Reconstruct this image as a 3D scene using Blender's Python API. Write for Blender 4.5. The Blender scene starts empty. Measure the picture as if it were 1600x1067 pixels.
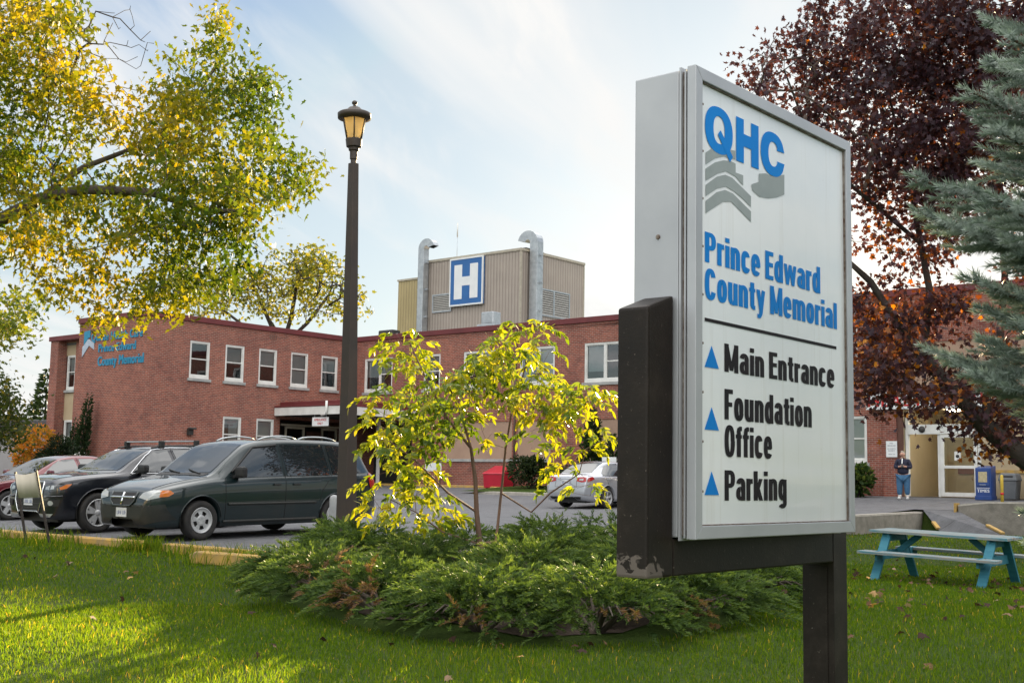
import bpy, bmesh, math, random
import numpy as np
from mathutils import Vector, Matrix
from mathutils.bvhtree import BVHTree
R = math.radians
sc = bpy.context.scene
col = sc.collection
random.seed(7)
rng = np.random.default_rng(11)

# ------------------------------------------------------------------ camera
EYE = Vector((0.0, 0.0, 1.55))
FPX, PITCH, ROLL = 1927.75, R(6.382), R(1.0207)
cam_data = bpy.data.cameras.new("camera")
cam_data.sensor_width = 36.0
cam_data.lens = FPX / 1600.0 * 36.0
cam_data.clip_start, cam_data.clip_end = 0.05, 4000.0
cam = bpy.data.objects.new("camera", cam_data)
col.objects.link(cam)
CAM_M = Matrix.Translation(EYE) @ Matrix.Rotation(R(90) + PITCH, 4, 'X') @ Matrix.Rotation(ROLL, 4, 'Z')
cam.matrix_world = CAM_M
sc.camera = cam

# ------------------------------------------------------------------ world, sun, exposure
SKY_VEIL, SKY_FILL = (6.3, 6.25, 6.15), (20.0, 19.6, 19.2)      # front cloud veil and added out-of-view fill, before the background strength
SUN_AZ, SUN_EL = R(15.7), R(12.35)          # azimuth clockwise from +Y
w = bpy.data.worlds.new("World"); sc.world = w; w.use_nodes = True
nt = w.node_tree; nt.nodes.clear()
N = nt.nodes.new; LK = nt.links.new
def nd(tree, typ, **kw):
    n = tree.nodes.new(typ)
    for k, v in kw.items():
        if k[0] == '_': setattr(n, k[1:], v)
        else: n.inputs[k.replace('__', ' ')].default_value = v
    return n
out = N('ShaderNodeOutputWorld'); bg = N('ShaderNodeBackground')
sky = N('ShaderNodeTexSky'); sky.sky_type = 'NISHITA'; sky.sun_disc = False
sky.sun_elevation = SUN_EL; sky.sun_rotation = SUN_AZ
sky.air_density = 1.0; sky.dust_density = 0.6; sky.ozone_density = 2.0; sky.altitude = 100
tc = N('ShaderNodeTexCoord'); sep = N('ShaderNodeSeparateXYZ'); LK(tc.outputs['Generated'], sep.inputs[0])
zz = N('ShaderNodeMath'); zz.operation = 'ADD'; LK(sep.outputs[2], zz.inputs[0]); zz.inputs[1].default_value = 0.16
zm = N('ShaderNodeMath'); zm.operation = 'MAXIMUM'; LK(zz.outputs[0], zm.inputs[0]); zm.inputs[1].default_value = 0.05
def div(o):
    m = N('ShaderNodeMath'); m.operation = 'DIVIDE'; LK(o, m.inputs[0]); LK(zm.outputs[0], m.inputs[1]); return m.outputs[0]
cmb = N('ShaderNodeCombineXYZ'); LK(div(sep.outputs[0]), cmb.inputs[0]); LK(div(sep.outputs[1]), cmb.inputs[1])
def cloud(rot, scl, nscale, detail, dist, lo, hi, seed):
    mp = N('ShaderNodeMapping'); mp.vector_type = 'TEXTURE'; mp.inputs['Rotation'].default_value = (0, 0, rot); mp.inputs['Scale'].default_value = scl
    mp.inputs['Location'].default_value = (seed, seed * .7, 0)
    LK(cmb.outputs[0], mp.inputs[0])
    nz = N('ShaderNodeTexNoise'); nz.inputs['Scale'].default_value = nscale; nz.inputs['Detail'].default_value = detail
    nz.inputs['Roughness'].default_value = .55; nz.inputs['Distortion'].default_value = dist; LK(mp.outputs[0], nz.inputs[0])
    mr = N('ShaderNodeMapRange'); mr.interpolation_type = 'SMOOTHSTEP'
    mr.inputs[1].default_value = lo; mr.inputs[2].default_value = hi; LK(nz.outputs[0], mr.inputs[0]); return mr.outputs[0]
c1 = cloud(R(68), (4.0, 1.0, 1), 1.5, 5, .6, .45, .66, 3.1)      # long wispy bands
c2 = cloud(R(80), (2.6, .8, 1), 3.2, 7, 1.2, .45, .78, 9.4)     # finer cirrus
mx = N('ShaderNodeMath'); mx.operation = 'MULTIPLY'; LK(c2, mx.inputs[0]); mx.inputs[1].default_value = .6
ad = N('ShaderNodeMath'); ad.operation = 'ADD'; ad.use_clamp = True; LK(c1, ad.inputs[0]); LK(mx.outputs[0], ad.inputs[1])
fc = N('ShaderNodeMath'); fc.operation = 'MULTIPLY_ADD'; LK(ad.outputs[0], fc.inputs[0]); fc.inputs[1].default_value = .92; fc.inputs[2].default_value = .06
# added fill: sky brightened overhead and behind the camera to lift shaded surfaces
def mth(op, a, b_, clamp=False):
    m = N('ShaderNodeMath'); m.operation = op; m.use_clamp = clamp
    for i, q in enumerate((a, b_)):
        if isinstance(q, (int, float)): m.inputs[i].default_value = q
        else: LK(q, m.inputs[i])
    return m.outputs[0]
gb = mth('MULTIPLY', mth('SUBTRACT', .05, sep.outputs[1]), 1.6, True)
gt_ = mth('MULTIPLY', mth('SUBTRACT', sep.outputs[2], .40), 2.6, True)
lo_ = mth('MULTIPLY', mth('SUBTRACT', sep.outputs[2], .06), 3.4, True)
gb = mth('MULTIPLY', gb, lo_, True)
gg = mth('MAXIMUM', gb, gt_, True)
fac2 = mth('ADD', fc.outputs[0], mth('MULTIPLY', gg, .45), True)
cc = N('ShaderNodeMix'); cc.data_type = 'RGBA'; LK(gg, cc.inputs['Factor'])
cc.inputs[6].default_value = (SKY_VEIL[0], SKY_VEIL[1], SKY_VEIL[2], 1); cc.inputs[7].default_value = (SKY_FILL[0], SKY_FILL[1], SKY_FILL[2], 1)
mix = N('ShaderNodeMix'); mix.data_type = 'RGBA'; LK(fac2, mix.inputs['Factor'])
dk = N('ShaderNodeMix'); dk.data_type = 'RGBA'; dk.blend_type = 'DARKEN'; dk.inputs[0].default_value = .68      # sky colour capped to dim the glow round the sun
LK(sky.outputs[0], dk.inputs[6]); dk.inputs[7].default_value = (4.0, 4.7, 5.05, 1)
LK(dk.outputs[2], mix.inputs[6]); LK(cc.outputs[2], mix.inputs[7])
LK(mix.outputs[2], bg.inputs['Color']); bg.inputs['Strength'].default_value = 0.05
LK(bg.outputs[0], out.inputs['Surface'])

sl = bpy.data.lights.new("sun", 'SUN'); sl.energy = 5.0; sl.angle = R(0.53); sl.color = (1.0, .76, .42)
sun = bpy.data.objects.new("sun", sl); col.objects.link(sun)
sdir = Vector((math.sin(SUN_AZ) * math.cos(SUN_EL), math.cos(SUN_AZ) * math.cos(SUN_EL), math.sin(SUN_EL)))
sun.rotation_euler = sdir.to_track_quat('Z', 'Y').to_euler()
sun.location = sdir * 120

sc.view_settings.view_transform = 'Standard'; sc.view_settings.look = 'None'
sc.view_settings.exposure = 1.62; sc.view_settings.gamma = 1.0
sc.render.engine = 'CYCLES'
cy = sc.cycles
cy.use_denoising = True
try: cy.denoiser = 'OPENIMAGEDENOISE'
except Exception: pass
cy.max_bounces = 8; cy.diffuse_bounces = 3; cy.glossy_bounces = 3; cy.transmission_bounces = 4; cy.transparent_max_bounces = 8
cy.caustics_reflective = False; cy.caustics_refractive = False
cy.sample_clamp_indirect = 6.0

# ------------------------------------------------------------------ survey frame (distances read off the photograph)
A40 = R(40.06)
U = Vector((math.sin(A40), math.cos(A40), 0)); V = Vector((math.cos(A40), -math.sin(A40), 0))
INNER = Vector((-7.9985, 62.0, 0))                 # inner corner of the L-shaped building
def uv(u, v, z=0.0): return Vector((INNER.x + U.x * u + V.x * v, INNER.y + U.y * u + V.y * v, z))
def to_uv(x, y):
    dx, dy = x - INNER.x, y - INNER.y
    return dx * U.x + dy * U.y, dx * V.x + dy * V.y
CAMR = np.array(CAM_M.to_3x3())
def at(px, py, Y):                                 # surveyed point at depth Y on the sight line of a photo pixel
    d = CAMR @ np.array([(px - 800) / FPX, -(py - 533.5) / FPX, -1.0])
    return Vector(np.array(EYE) + d * (Y / d[1]))

# ------------------------------------------------------------------ object helpers
def tag(o, label=None, cat=None, group=None, kind=None):
    if label: o['label'] = label
    if cat: o['category'] = cat
    if group: o['group'] = group
    if kind: o['kind'] = kind
    return o
def empty(name, loc, rotz=0.0, label=None, cat=None, group=None):
    o = bpy.data.objects.new(name, None); col.objects.link(o)
    o.location = loc; o.rotation_euler = (0, 0, rotz); o.empty_display_size = .2
    return tag(o, label, cat, group)
def link_mesh(name, me, mat=None, parent=None):
    o = bpy.data.objects.new(name, me); col.objects.link(o)
    if mat is not None:
        for m in (mat if isinstance(mat, (list, tuple)) else [mat]): me.materials.append(m)
    if parent is not None: o.parent = parent
    return o
def box_uv(me):
    n = len(me.loops)
    if n == 0 or n > 400000: return
    uvl = me.uv_layers.new(name="UVMap")
    co = np.empty(len(me.vertices) * 3); me.vertices.foreach_get('co', co); co = co.reshape(-1, 3)
    li = np.empty(n, int); me.loops.foreach_get('vertex_index', li)
    nr = np.empty(len(me.polygons) * 3); me.polygons.foreach_get('normal', nr); nr = np.abs(nr.reshape(-1, 3))
    lt = np.empty(len(me.polygons), int); me.polygons.foreach_get('loop_total', lt)
    pn = np.repeat(nr, lt, axis=0); p = co[li]
    up = (pn[:, 2] > pn[:, 0]) & (pn[:, 2] > pn[:, 1]); xx = (pn[:, 0] > pn[:, 1]) & ~up
    a = np.where(xx, p[:, 1], p[:, 0]); b = np.where(up, p[:, 1], p[:, 2])
    uvl.data.foreach_set('uv', np.stack([a, b], 1).ravel())

class MB:
    """collects boxes, bars, tubes, lathes and faces, and links them as ONE mesh object"""
    def __init__(s): s.v = []; s.f = []; s.m = []; s.mi = 0; s.sm = []; s.smooth = False
    def add(s, verts, faces, smooth=None):
        b = len(s.v); s.v += [tuple(q) for q in verts]
        for f in faces:
            s.f.append([i + b for i in f]); s.m.append(s.mi); s.sm.append(s.smooth if smooth is None else smooth)
        return s
    def box(s, x0, x1, y0, y1, z0, z1):
        v = [(x, y, z) for z in (z0, z1) for y in (y0, y1) for x in (x0, x1)]
        return s.add(v, [(0, 2, 3, 1), (4, 5, 7, 6), (0, 1, 5, 4), (2, 6, 7, 3), (0, 4, 6, 2), (1, 3, 7, 5)], False)
    def obox(s, c, ax, ay, az):                     # oriented box: centre and three half-axis vectors
        c, ax, ay, az = Vector(c), Vector(ax), Vector(ay), Vector(az)
        v = [c + ax * i + ay * j + az * k for k in (-1, 1) for j in (-1, 1) for i in (-1, 1)]
        return s.add(v, [(0, 2, 3, 1), (4, 5, 7, 6), (0, 1, 5, 4), (2, 6, 7, 3), (0, 4, 6, 2), (1, 3, 7, 5)], False)
    def bar(s, a, b, w, h, up=(0, 0, 1)):
        a, b = Vector(a), Vector(b); d = (b - a); L = d.length; d.normalize(); up = Vector(up)
        x = d.cross(up); x = x.normalized() if x.length > 1e-5 else Vector((1, 0, 0)); y = x.cross(d).normalized()
        return s.obox((a + b) / 2, d * L / 2, x * w / 2, y * h / 2)
    def quad(s, a, b, c, d): return s.add([a, b, c, d], [(0, 1, 2, 3)], False)
    def tube(s, pts, r, n=8, cap=True, smooth=True):
        pts = [Vector(p) for p in pts]; rs = r if isinstance(r, (list, tuple, np.ndarray)) else [r] * len(pts)
        vs = []; fs = []; prev = None
        for i, p in enumerate(pts):
            d = (pts[min(i + 1, len(pts) - 1)] - pts[max(i - 1, 0)]).normalized()
            if prev is None:
                x = d.orthogonal().normalized()
            else:
                x = prev - d * prev.dot(d); x = x.normalized() if x.length > 1e-6 else d.orthogonal().normalized()
            prev = x; y = d.cross(x)
            for k in range(n):
                a = 2 * math.pi * k / n; vs.append(p + (x * math.cos(a) + y * math.sin(a)) * rs[i])
        for i in range(len(pts) - 1):
            for k in range(n): fs.append((i * n + k, i * n + (k + 1) % n, (i + 1) * n + (k + 1) % n, (i + 1) * n + k))
        s.add(vs, fs, smooth)
        if cap:
            b = len(s.v) - len(vs)
            s.f.append([b + k for k in range(n)][::-1]); s.m.append(s.mi); s.sm.append(False)
            e = b + (len(pts) - 1) * n; s.f.append([e + k for k in range(n)]); s.m.append(s.mi); s.sm.append(False)
        return s
    def lathe(s, prof, n=24, o=(0, 0, 0), axis='Z', smooth=True, cap=True, rot=0.0):
        vs = []; fs = []
        for (r, h) in prof:
            for k in range(n):
                a = 2 * math.pi * k / n + rot
                c, d = r * math.cos(a), r * math.sin(a)
                p = (c, d, h) if axis == 'Z' else ((c, h, d) if axis == 'Y' else (h, c, d))
                vs.append((p[0] + o[0], p[1] + o[1], p[2] + o[2]))
        for i in range(len(prof) - 1):
            for k in range(n): fs.append((i * n + k, i * n + (k + 1) % n, (i + 1) * n + (k + 1) % n, (i + 1) * n + k))
        s.add(vs, fs, smooth)
        if cap:
            b = len(s.v) - len(vs)
            for base, rv in ((b, True), (b + (len(prof) - 1) * n, False)):
                ids = [base + k for k in range(n)]
                s.f.append(ids[::-1] if rv else ids); s.m.append(s.mi); s.sm.append(False)
        return s
    def prism(s, poly, fn, h0, h1):                 # 2-D outline swept from h0 to h1; fn(a, b, h) -> point
        n = len(poly); v = [fn(a, b, h) for h in (h0, h1) for a, b in poly]
        f = [tuple(range(n))[::-1], tuple(range(n, 2 * n))] + [(i, (i + 1) % n, n + (i + 1) % n, n + i) for i in range(n)]
        return s.add(v, f, False)
    def build(s, name, mat=None, parent=None, bevel=0.0, uvs=True, fix=True):
        me = bpy.data.meshes.new(name); me.from_pydata(s.v, [], s.f)
        if any(s.sm): me.polygons.foreach_set('use_smooth', s.sm)
        if any(s.m): me.polygons.foreach_set('material_index', s.m)
        if bevel or fix:
            bm = bmesh.new(); bm.from_mesh(me)
            if fix: bmesh.ops.recalc_face_normals(bm, faces=bm.faces)
            if bevel:
                es = [e for e in bm.edges if len(e.link_faces) == 2 and e.calc_face_angle(0) > .6]
                bmesh.ops.bevel(bm, geom=es, offset=bevel, segments=2, affect='EDGES', profile=.6, clamp_overlap=True)
            bm.to_mesh(me); bm.free()
        me.update()
        if uvs: box_uv(me)
        return link_mesh(name, me, mat, parent)

def np_mesh(name, verts, faces_per, mat, parent=None, attr=None, smooth=False):
    """verts (N,k,3) of N copies of one template; faces_per = faces of the template"""
    n, k, _ = verts.shape
    me = bpy.data.meshes.new(name)
    me.vertices.add(n * k); me.vertices.foreach_set('co', verts.reshape(-1).astype(np.float32))
    tot = np.array([len(f) for f in faces_per]); flat = np.concatenate([np.array(f) for f in faces_per])
    idx = (flat[None, :] + (np.arange(n) * k)[:, None]).ravel()
    me.loops.add(len(idx)); me.loops.foreach_set('vertex_index', idx.astype(np.int32))
    lt = np.tile(tot, n); ls = np.concatenate([[0], np.cumsum(lt)[:-1]])
    me.polygons.add(len(lt)); me.polygons.foreach_set('loop_start', ls.astype(np.int32))
    me.update(calc_edges=True)
    if smooth: me.polygons.foreach_set('use_smooth', np.ones(len(lt), bool))
    if attr is not None:
        a = me.attributes.new('tint', 'FLOAT', 'POINT'); a.data.foreach_set('value', np.repeat(attr, k).astype(np.float32))
    return link_mesh(name, me, mat, parent)

def pchip(xk, yk, x):
    xk = np.asarray(xk, float); yk = np.asarray(yk, float); x = np.clip(np.asarray(x, float), xk[0], xk[-1])
    h = np.diff(xk); d = np.diff(yk) / h; m = np.zeros_like(yk)
    for i in range(1, len(xk) - 1):
        if d[i - 1] * d[i] > 0:
            w1, w2 = 2 * h[i] + h[i - 1], h[i] + 2 * h[i - 1]; m[i] = (w1 + w2) / (w1 / d[i - 1] + w2 / d[i])
    m[0], m[-1] = d[0], d[-1]
    i = np.clip(np.searchsorted(xk, x) - 1, 0, len(h) - 1); t = (x - xk[i]) / h[i]
    return ((1 + 2 * t) * (1 - t) ** 2 * yk[i] + t * (1 - t) ** 2 * h[i] * m[i] + t * t * (3 - 2 * t) * yk[i + 1] + t * t * (t - 1) * h[i] * m[i + 1])

# ------------------------------------------------------------------ materials
def newmat(name):
    m = bpy.data.materials.new(name); m.use_nodes = True; t = m.node_tree
    return m, t, t.nodes['Principled BSDF'], t.nodes['Material Output']
def ramp(t, stops):
    r = t.nodes.new('ShaderNodeValToRGB'); e = r.color_ramp.elements
    while len(e) < len(stops): e.new(.5)
    for k, (p, c) in enumerate(stops):
        e[k].position = p; e[k].color = (*c, 1) if len(c) == 3 else c
    return r
def noise_node(t, scale, detail=4, rough=.6, coord='Object', dist=0.0, stretch=None):
    tcn = t.nodes.new('ShaderNodeTexCoord'); n = t.nodes.new('ShaderNodeTexNoise')
    n.inputs['Scale'].default_value = scale; n.inputs['Detail'].default_value = detail; n.inputs['Roughness'].default_value = rough
    n.inputs['Distortion'].default_value = dist
    if stretch:
        mp = t.nodes.new('ShaderNodeMapping'); mp.inputs['Scale'].default_value = stretch
        t.links.new(tcn.outputs[coord], mp.inputs[0]); t.links.new(mp.outputs[0], n.inputs[0])
    else: t.links.new(tcn.outputs[coord], n.inputs[0])
    return n
def mat(name, c, rough=.6, c2=None, scale=6.0, metal=0.0, bump=0.0, bscale=None, lo=.35, hi=.65, coat=0.0, spec=.5, stretch=None, detail=5):
    m, t, b, o = newmat(name)
    b.inputs['Roughness'].default_value = rough; b.inputs['Metallic'].default_value = metal
    b.inputs['Specular IOR Level'].default_value = spec
    if coat: b.inputs['Coat Weight'].default_value = coat; b.inputs['Coat Roughness'].default_value = .04
    if c2 is None: c2 = tuple(x * .82 for x in c)
    n = noise_node(t, scale, detail, stretch=stretch); r = ramp(t, [(lo, c), (hi, c2)])
    t.links.new(n.outputs[0], r.inputs[0]); t.links.new(r.outputs[0], b.inputs['Base Color'])
    if bump:
        n2 = noise_node(t, bscale or scale * 8, 6); bp = t.nodes.new('ShaderNodeBump'); bp.inputs['Strength'].default_value = bump
        bp.inputs['Distance'].default_value = .02
        t.links.new(n2.outputs[0], bp.inputs['Height']); t.links.new(bp.outputs[0], b.inputs['Normal'])
    return m
def leafmat(name, stops, trans=.5, rough=.6, tcol=None, spec=.12):
    """leaf: colour by the per-leaf 'tint', with light passing through"""
    m, t, b, o = newmat(name)
    at_ = t.nodes.new('ShaderNodeAttribute'); at_.attribute_name = 'tint'
    r = ramp(t, stops); t.links.new(at_.outputs['Fac'], r.inputs[0])
    t.links.new(r.outputs[0], b.inputs['Base Color']); b.inputs['Roughness'].default_value = rough
    b.inputs['Specular IOR Level'].default_value = spec
    tr = t.nodes.new('ShaderNodeBsdfTranslucent')
    g = t.nodes.new('ShaderNodeMix'); g.data_type = 'RGBA'; g.blend_type = 'MULTIPLY'; g.inputs[0].default_value = 1.0
    t.links.new(r.outputs[0], g.inputs[6]); g.inputs[7].default_value = (*(tcol or (1.6, 1.6, .9)), 1)
    t.links.new(g.outputs[2], tr.inputs['Color'])
    mx_ = t.nodes.new('ShaderNodeMixShader'); mx_.inputs[0].default_value = trans
    t.links.new(b.outputs[0], mx_.inputs[1]); t.links.new(tr.outputs[0], mx_.inputs[2]); t.links.new(mx_.outputs[0], o.inputs['Surface'])
    return m
def emit(name, c, s):
    m, t, b, o = newmat(name); b.inputs['Base Color'].default_value = (*c, 1)
    b.inputs['Emission Color'].default_value = (*c, 1); b.inputs['Emission Strength'].default_value = s; return m

# ------------------------------------------------------------------ lettering
def text_mesh(txt, bold=.0, res=6, track=1.0):
    cu = bpy.data.curves.new("lettering", 'FONT'); cu.body = txt; cu.resolution_u = res; cu.offset = bold; cu.fill_mode = 'FRONT'; cu.space_character = track
    o = bpy.data.objects.new("lettering", cu); col.objects.link(o)
    bpy.context.view_layer.update()
    dg = bpy.context.evaluated_depsgraph_get(); me = bpy.data.meshes.new_from_object(o.evaluated_get(dg))
    bpy.data.objects.remove(o); bpy.data.curves.remove(cu)
    return me
def text_on(name, txt, x0, x1, zb, cap, place, mat_, parent, bold=.02, ref='H', depth=.0, thick=None):
    """txt set between x0 and x1 on baseline zb with capital height cap; place(a, b, h) -> point.
    Heavy weights lay the outline down several times, shifted by a hair, so stems fatten and corners stay crisp."""
    me = text_mesh(txt, 0, 6, 1.0 + bold * 1.6); co = np.empty(len(me.vertices) * 3); me.vertices.foreach_get('co', co); co = co.reshape(-1, 3)
    mh = text_mesh(ref, 0); hh = np.empty(len(mh.vertices) * 3); mh.vertices.foreach_get('co', hh); hh = hh.reshape(-1, 3)
    hb, ht = hh[:, 1].min(), hh[:, 1].max(); bpy.data.meshes.remove(mh)
    sx = cap * bold * 1.25; sy = cap * bold * (.45 if thick is None else thick)
    a = x0 + sx + (co[:, 0] - co[:, 0].min()) / max(1e-6, np.ptp(co[:, 0])) * (x1 - x0 - 2 * sx)
    b = zb + sy + (co[:, 1] - hb) / (ht - hb) * (cap - 2 * sy)
    faces = [list(p.vertices) for p in me.polygons]; bpy.data.meshes.remove(me)
    M = MB(); k = 0
    nx = 5 if bold > .025 else 1; ny = 3 if bold > .025 else 1
    for i in np.linspace(-1, 1, nx) if nx > 1 else (0,):
        for j in np.linspace(-1, 1, ny) if ny > 1 else (0,):
            M.add([place(p + i * sx, q + j * sy, depth + k * .00006) for p, q in zip(a, b)], faces); k += 1
    if depth > .01:                                     # raised letters get side walls
        edges = {}
        for f in faces:
            for p, q in zip(f, f[1:] + f[:1]): edges[(p, q)] = 1
        rim = [e for e in edges if (e[1], e[0]) not in edges]
        for i in ((-1, 1) if nx > 1 else (0,)):
            for p, q in rim:
                M.add([place(a[p] + i * sx, b[p], depth), place(a[q] + i * sx, b[q], depth), place(a[q] + i * sx, b[q], 0), place(a[p] + i * sx, b[p], 0)], [(0, 1, 2, 3)])
    return M.build(name, mat_, parent, uvs=False, fix=False)
# ------------------------------------------------------------------ ground, parking lot, kerbs, walls
def lotz(u): return float(np.interp(u, [-60, -31, -29.4, -26.4, -20, -10.5, -4, -2, 0, 30], [.1, .35, .43, .48, .56, .70, .97, 1.12, 1.2, 1.2]))
def lawnz(u, v):
    l = np.interp(u, [-400, -80, -42, -36, -31.3, -28, -4, 0, 60], [-1.0, -.4, 0, .1, .36, .38, .8, 1.2, 1.2])
    r = np.interp(u, [-400, -80, -42, -34, -31, -28.5, -24.5, -10, -3, 1, 60], [-1.0, -.4, 0, .14, .31, .30, .15, .2, .28, .5, 1.2])
    t = min(1, max(0, (v - 27) / 6)); t = t * t * (3 - 2 * t)
    return float(l * (1 - t) + r * t)
V0 = 31.40                                            # lot edge held by the concrete wall
def is_lot(u, v): return (u > -30.9 and v < V0) or (u > -6.1 and v >= V0)
def groundz(u, v):
    if is_lot(u, v): return lotz(u) - .07
    b = .018 * math.sin(u * 1.7 + v) * math.cos(v * 1.3) if abs(u) < 80 else 0
    return lawnz(u, v) + b
def gz(x, y): return groundz(*to_uv(x, y))

m_grass_ground, t, b, o = newmat("lawn_soil")
n1 = noise_node(t, 1.3, 6, .65); n2 = noise_node(t, 34, 4, .7)
r1 = ramp(t, [(.3, (.040, .072, .012)), (.55, (.055, .092, .016)), (.75, (.085, .098, .028))]); t.links.new(n1.outputs[0], r1.inputs[0])
r2 = ramp(t, [(.3, (.45, .45, .45)), (.7, (1, 1, 1))]); t.links.new(n2.outputs[0], r2.inputs[0])
mm = t.nodes.new('ShaderNodeMix'); mm.data_type = 'RGBA'; mm.blend_type = 'MULTIPLY'; mm.inputs[0].default_value = 1
t.links.new(r1.outputs[0], mm.inputs[6]); t.links.new(r2.outputs[0], mm.inputs[7]); t.links.new(mm.outputs[2], b.inputs['Base Color'])
b.inputs['Roughness'].default_value = .9; b.inputs['Specular IOR Level'].default_value = .1
bp = t.nodes.new('ShaderNodeBump'); bp.inputs['Strength'].default_value = .8; bp.inputs['Distance'].default_value = .03
t.links.new(n2.outputs[0], bp.inputs['Height']); t.links.new(bp.outputs[0], b.inputs['Normal'])

def sheet(name, us, vs, zf, m, keep=None, **kw):
    vi = {}; verts = []; faces = []
    for i, u in enumerate(us):
        for j, v in enumerate(vs):
            vi[i, j] = len(verts); verts.append(tuple(uv(u, v, zf(u, v))))
    for i in range(len(us) - 1):
        for j in range(len(vs) - 1):
            if keep is None or keep((us[i] + us[i + 1]) / 2, (vs[j] + vs[j + 1]) / 2):
                faces.append((vi[i, j], vi[i, j + 1], vi[i + 1, j + 1], vi[i + 1, j]))
    me = bpy.data.meshes.new(name); me.from_pydata(verts, [], faces); me.update()
    me.polygons.foreach_set('use_smooth', [True] * len(faces))
    bmx = bmesh.new(); bmx.from_mesh(me); bmesh.ops.delete(bmx, geom=[x for x in bmx.verts if not x.link_faces], context='VERTS'); bmx.to_mesh(me); bmx.free()
    return tag(link_mesh(name, me, m), **kw)
gu = sorted(set([-400, -200, -120, -80, -60, -52, -30.95, -30.85, -6.2, -6.0, 0, 4, 30, 80, 200, 500] + list(np.round(np.arange(-46, -6.3, .45), 2)) + [-4, -2]))
gv = sorted(set([-400, -200, -90, -50, -20, 0, 10, V0, V0 + .12, 48, 54, 60, 80, 200, 400] + list(np.round(np.arange(18, 45, .45), 2))))
gu = [u for u in gu if not (-30.85 < u < -30.6 or -31.2 < u < -30.95)]; gv = [v for v in gv if not (V0 - .3 < v < V0 or V0 + .12 < v < V0 + .3)]
sheet("ground", gu, gv, groundz, m_grass_ground, label="green lawn ground sloping gently up to the parking lot", kind='structure', cat='ground')

m_asph, t, b, o = newmat("asphalt")
n1 = noise_node(t, .35, 6, .6); n2 = noise_node(t, 90, 3, .7); n3 = noise_node(t, 3.0, 5, .6, stretch=(1, 1, 1))
r1 = ramp(t, [(.3, (.115, .118, .128)), (.6, (.145, .148, .158)), (.8, (.175, .175, .182))]); t.links.new(n1.outputs[0], r1.inputs[0])
r2 = ramp(t, [(.35, (.6, .6, .6)), (.65, (1.2, 1.2, 1.2))]); t.links.new(n2.outputs[0], r2.inputs[0])
r3 = ramp(t, [(.35, (.72, .72, .72)), (.6, (1, 1, 1))]); t.links.new(n3.outputs[0], r3.inputs[0])
m1 = t.nodes.new('ShaderNodeMix'); m1.data_type = 'RGBA'; m1.blend_type = 'MULTIPLY'; m1.inputs[0].default_value = 1
m2 = t.nodes.new('ShaderNodeMix'); m2.data_type = 'RGBA'; m2.blend_type = 'MULTIPLY'; m2.inputs[0].default_value = 1
t.links.new(r1.outputs[0], m1.inputs[6]); t.links.new(r2.outputs[0], m1.inputs[7]); t.links.new(m1.outputs[2], m2.inputs[6]); t.links.new(r3.outputs[0], m2.inputs[7])
vo = t.nodes.new('ShaderNodeTexVoronoi'); vo.feature = 'DISTANCE_TO_EDGE'; vo.inputs['Scale'].default_value = .22
nv = noise_node(t, 1.2, 5, .6); va = t.nodes.new('ShaderNodeMix'); va.data_type = 'RGBA'; va.inputs[0].default_value = .12
tcv = t.nodes.new('ShaderNodeTexCoord'); t.links.new(tcv.outputs['Object'], va.inputs[6]); t.links.new(nv.outputs['Color'], va.inputs[7]); t.links.new(va.outputs[2], vo.inputs['Vector'])
rv = ramp(t, [(.0, (.35, .35, .35)), (.006, (1, 1, 1))]); t.links.new(vo.outputs['Distance'], rv.inputs[0])
m3 = t.nodes.new('ShaderNodeMix'); m3.data_type = 'RGBA'; m3.blend_type = 'MULTIPLY'; m3.inputs[0].default_value = .8
t.links.new(m2.outputs[2], m3.inputs[6]); t.links.new(rv.outputs[0], m3.inputs[7]); t.links.new(m3.outputs[2], b.inputs['Base Color'])
b.inputs['Roughness'].default_value = .78; bp = t.nodes.new('ShaderNodeBump'); bp.inputs['Strength'].default_value = .5; bp.inputs['Distance'].default_value = .01
t.links.new(n2.outputs[0], bp.inputs['Height']); t.links.new(bp.outputs[0], b.inputs['Normal'])
lu = [-30.86, -30, -29.4, -28, -26.4, -24, -20, -15, -10.5, -7, -6.1, -4, -3, -2, -1, 0.0]
sheet("parking_lot", lu, [-90, -40, -12, 0, 8, 16, 24, V0 - .02], lambda u, v: lotz(u), m_asph, label="grey asphalt parking lot in front of the brick building", kind='structure', cat='parking lot')
sheet("driveway", [-6.1, -4, -3, -2, -1, 0.0, 4.0], [V0 - .02, 36, 44, 60], lambda u, v: lotz(u), m_asph, label="grey asphalt driveway before the entrance doors", kind='structure', cat='driveway')

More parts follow.
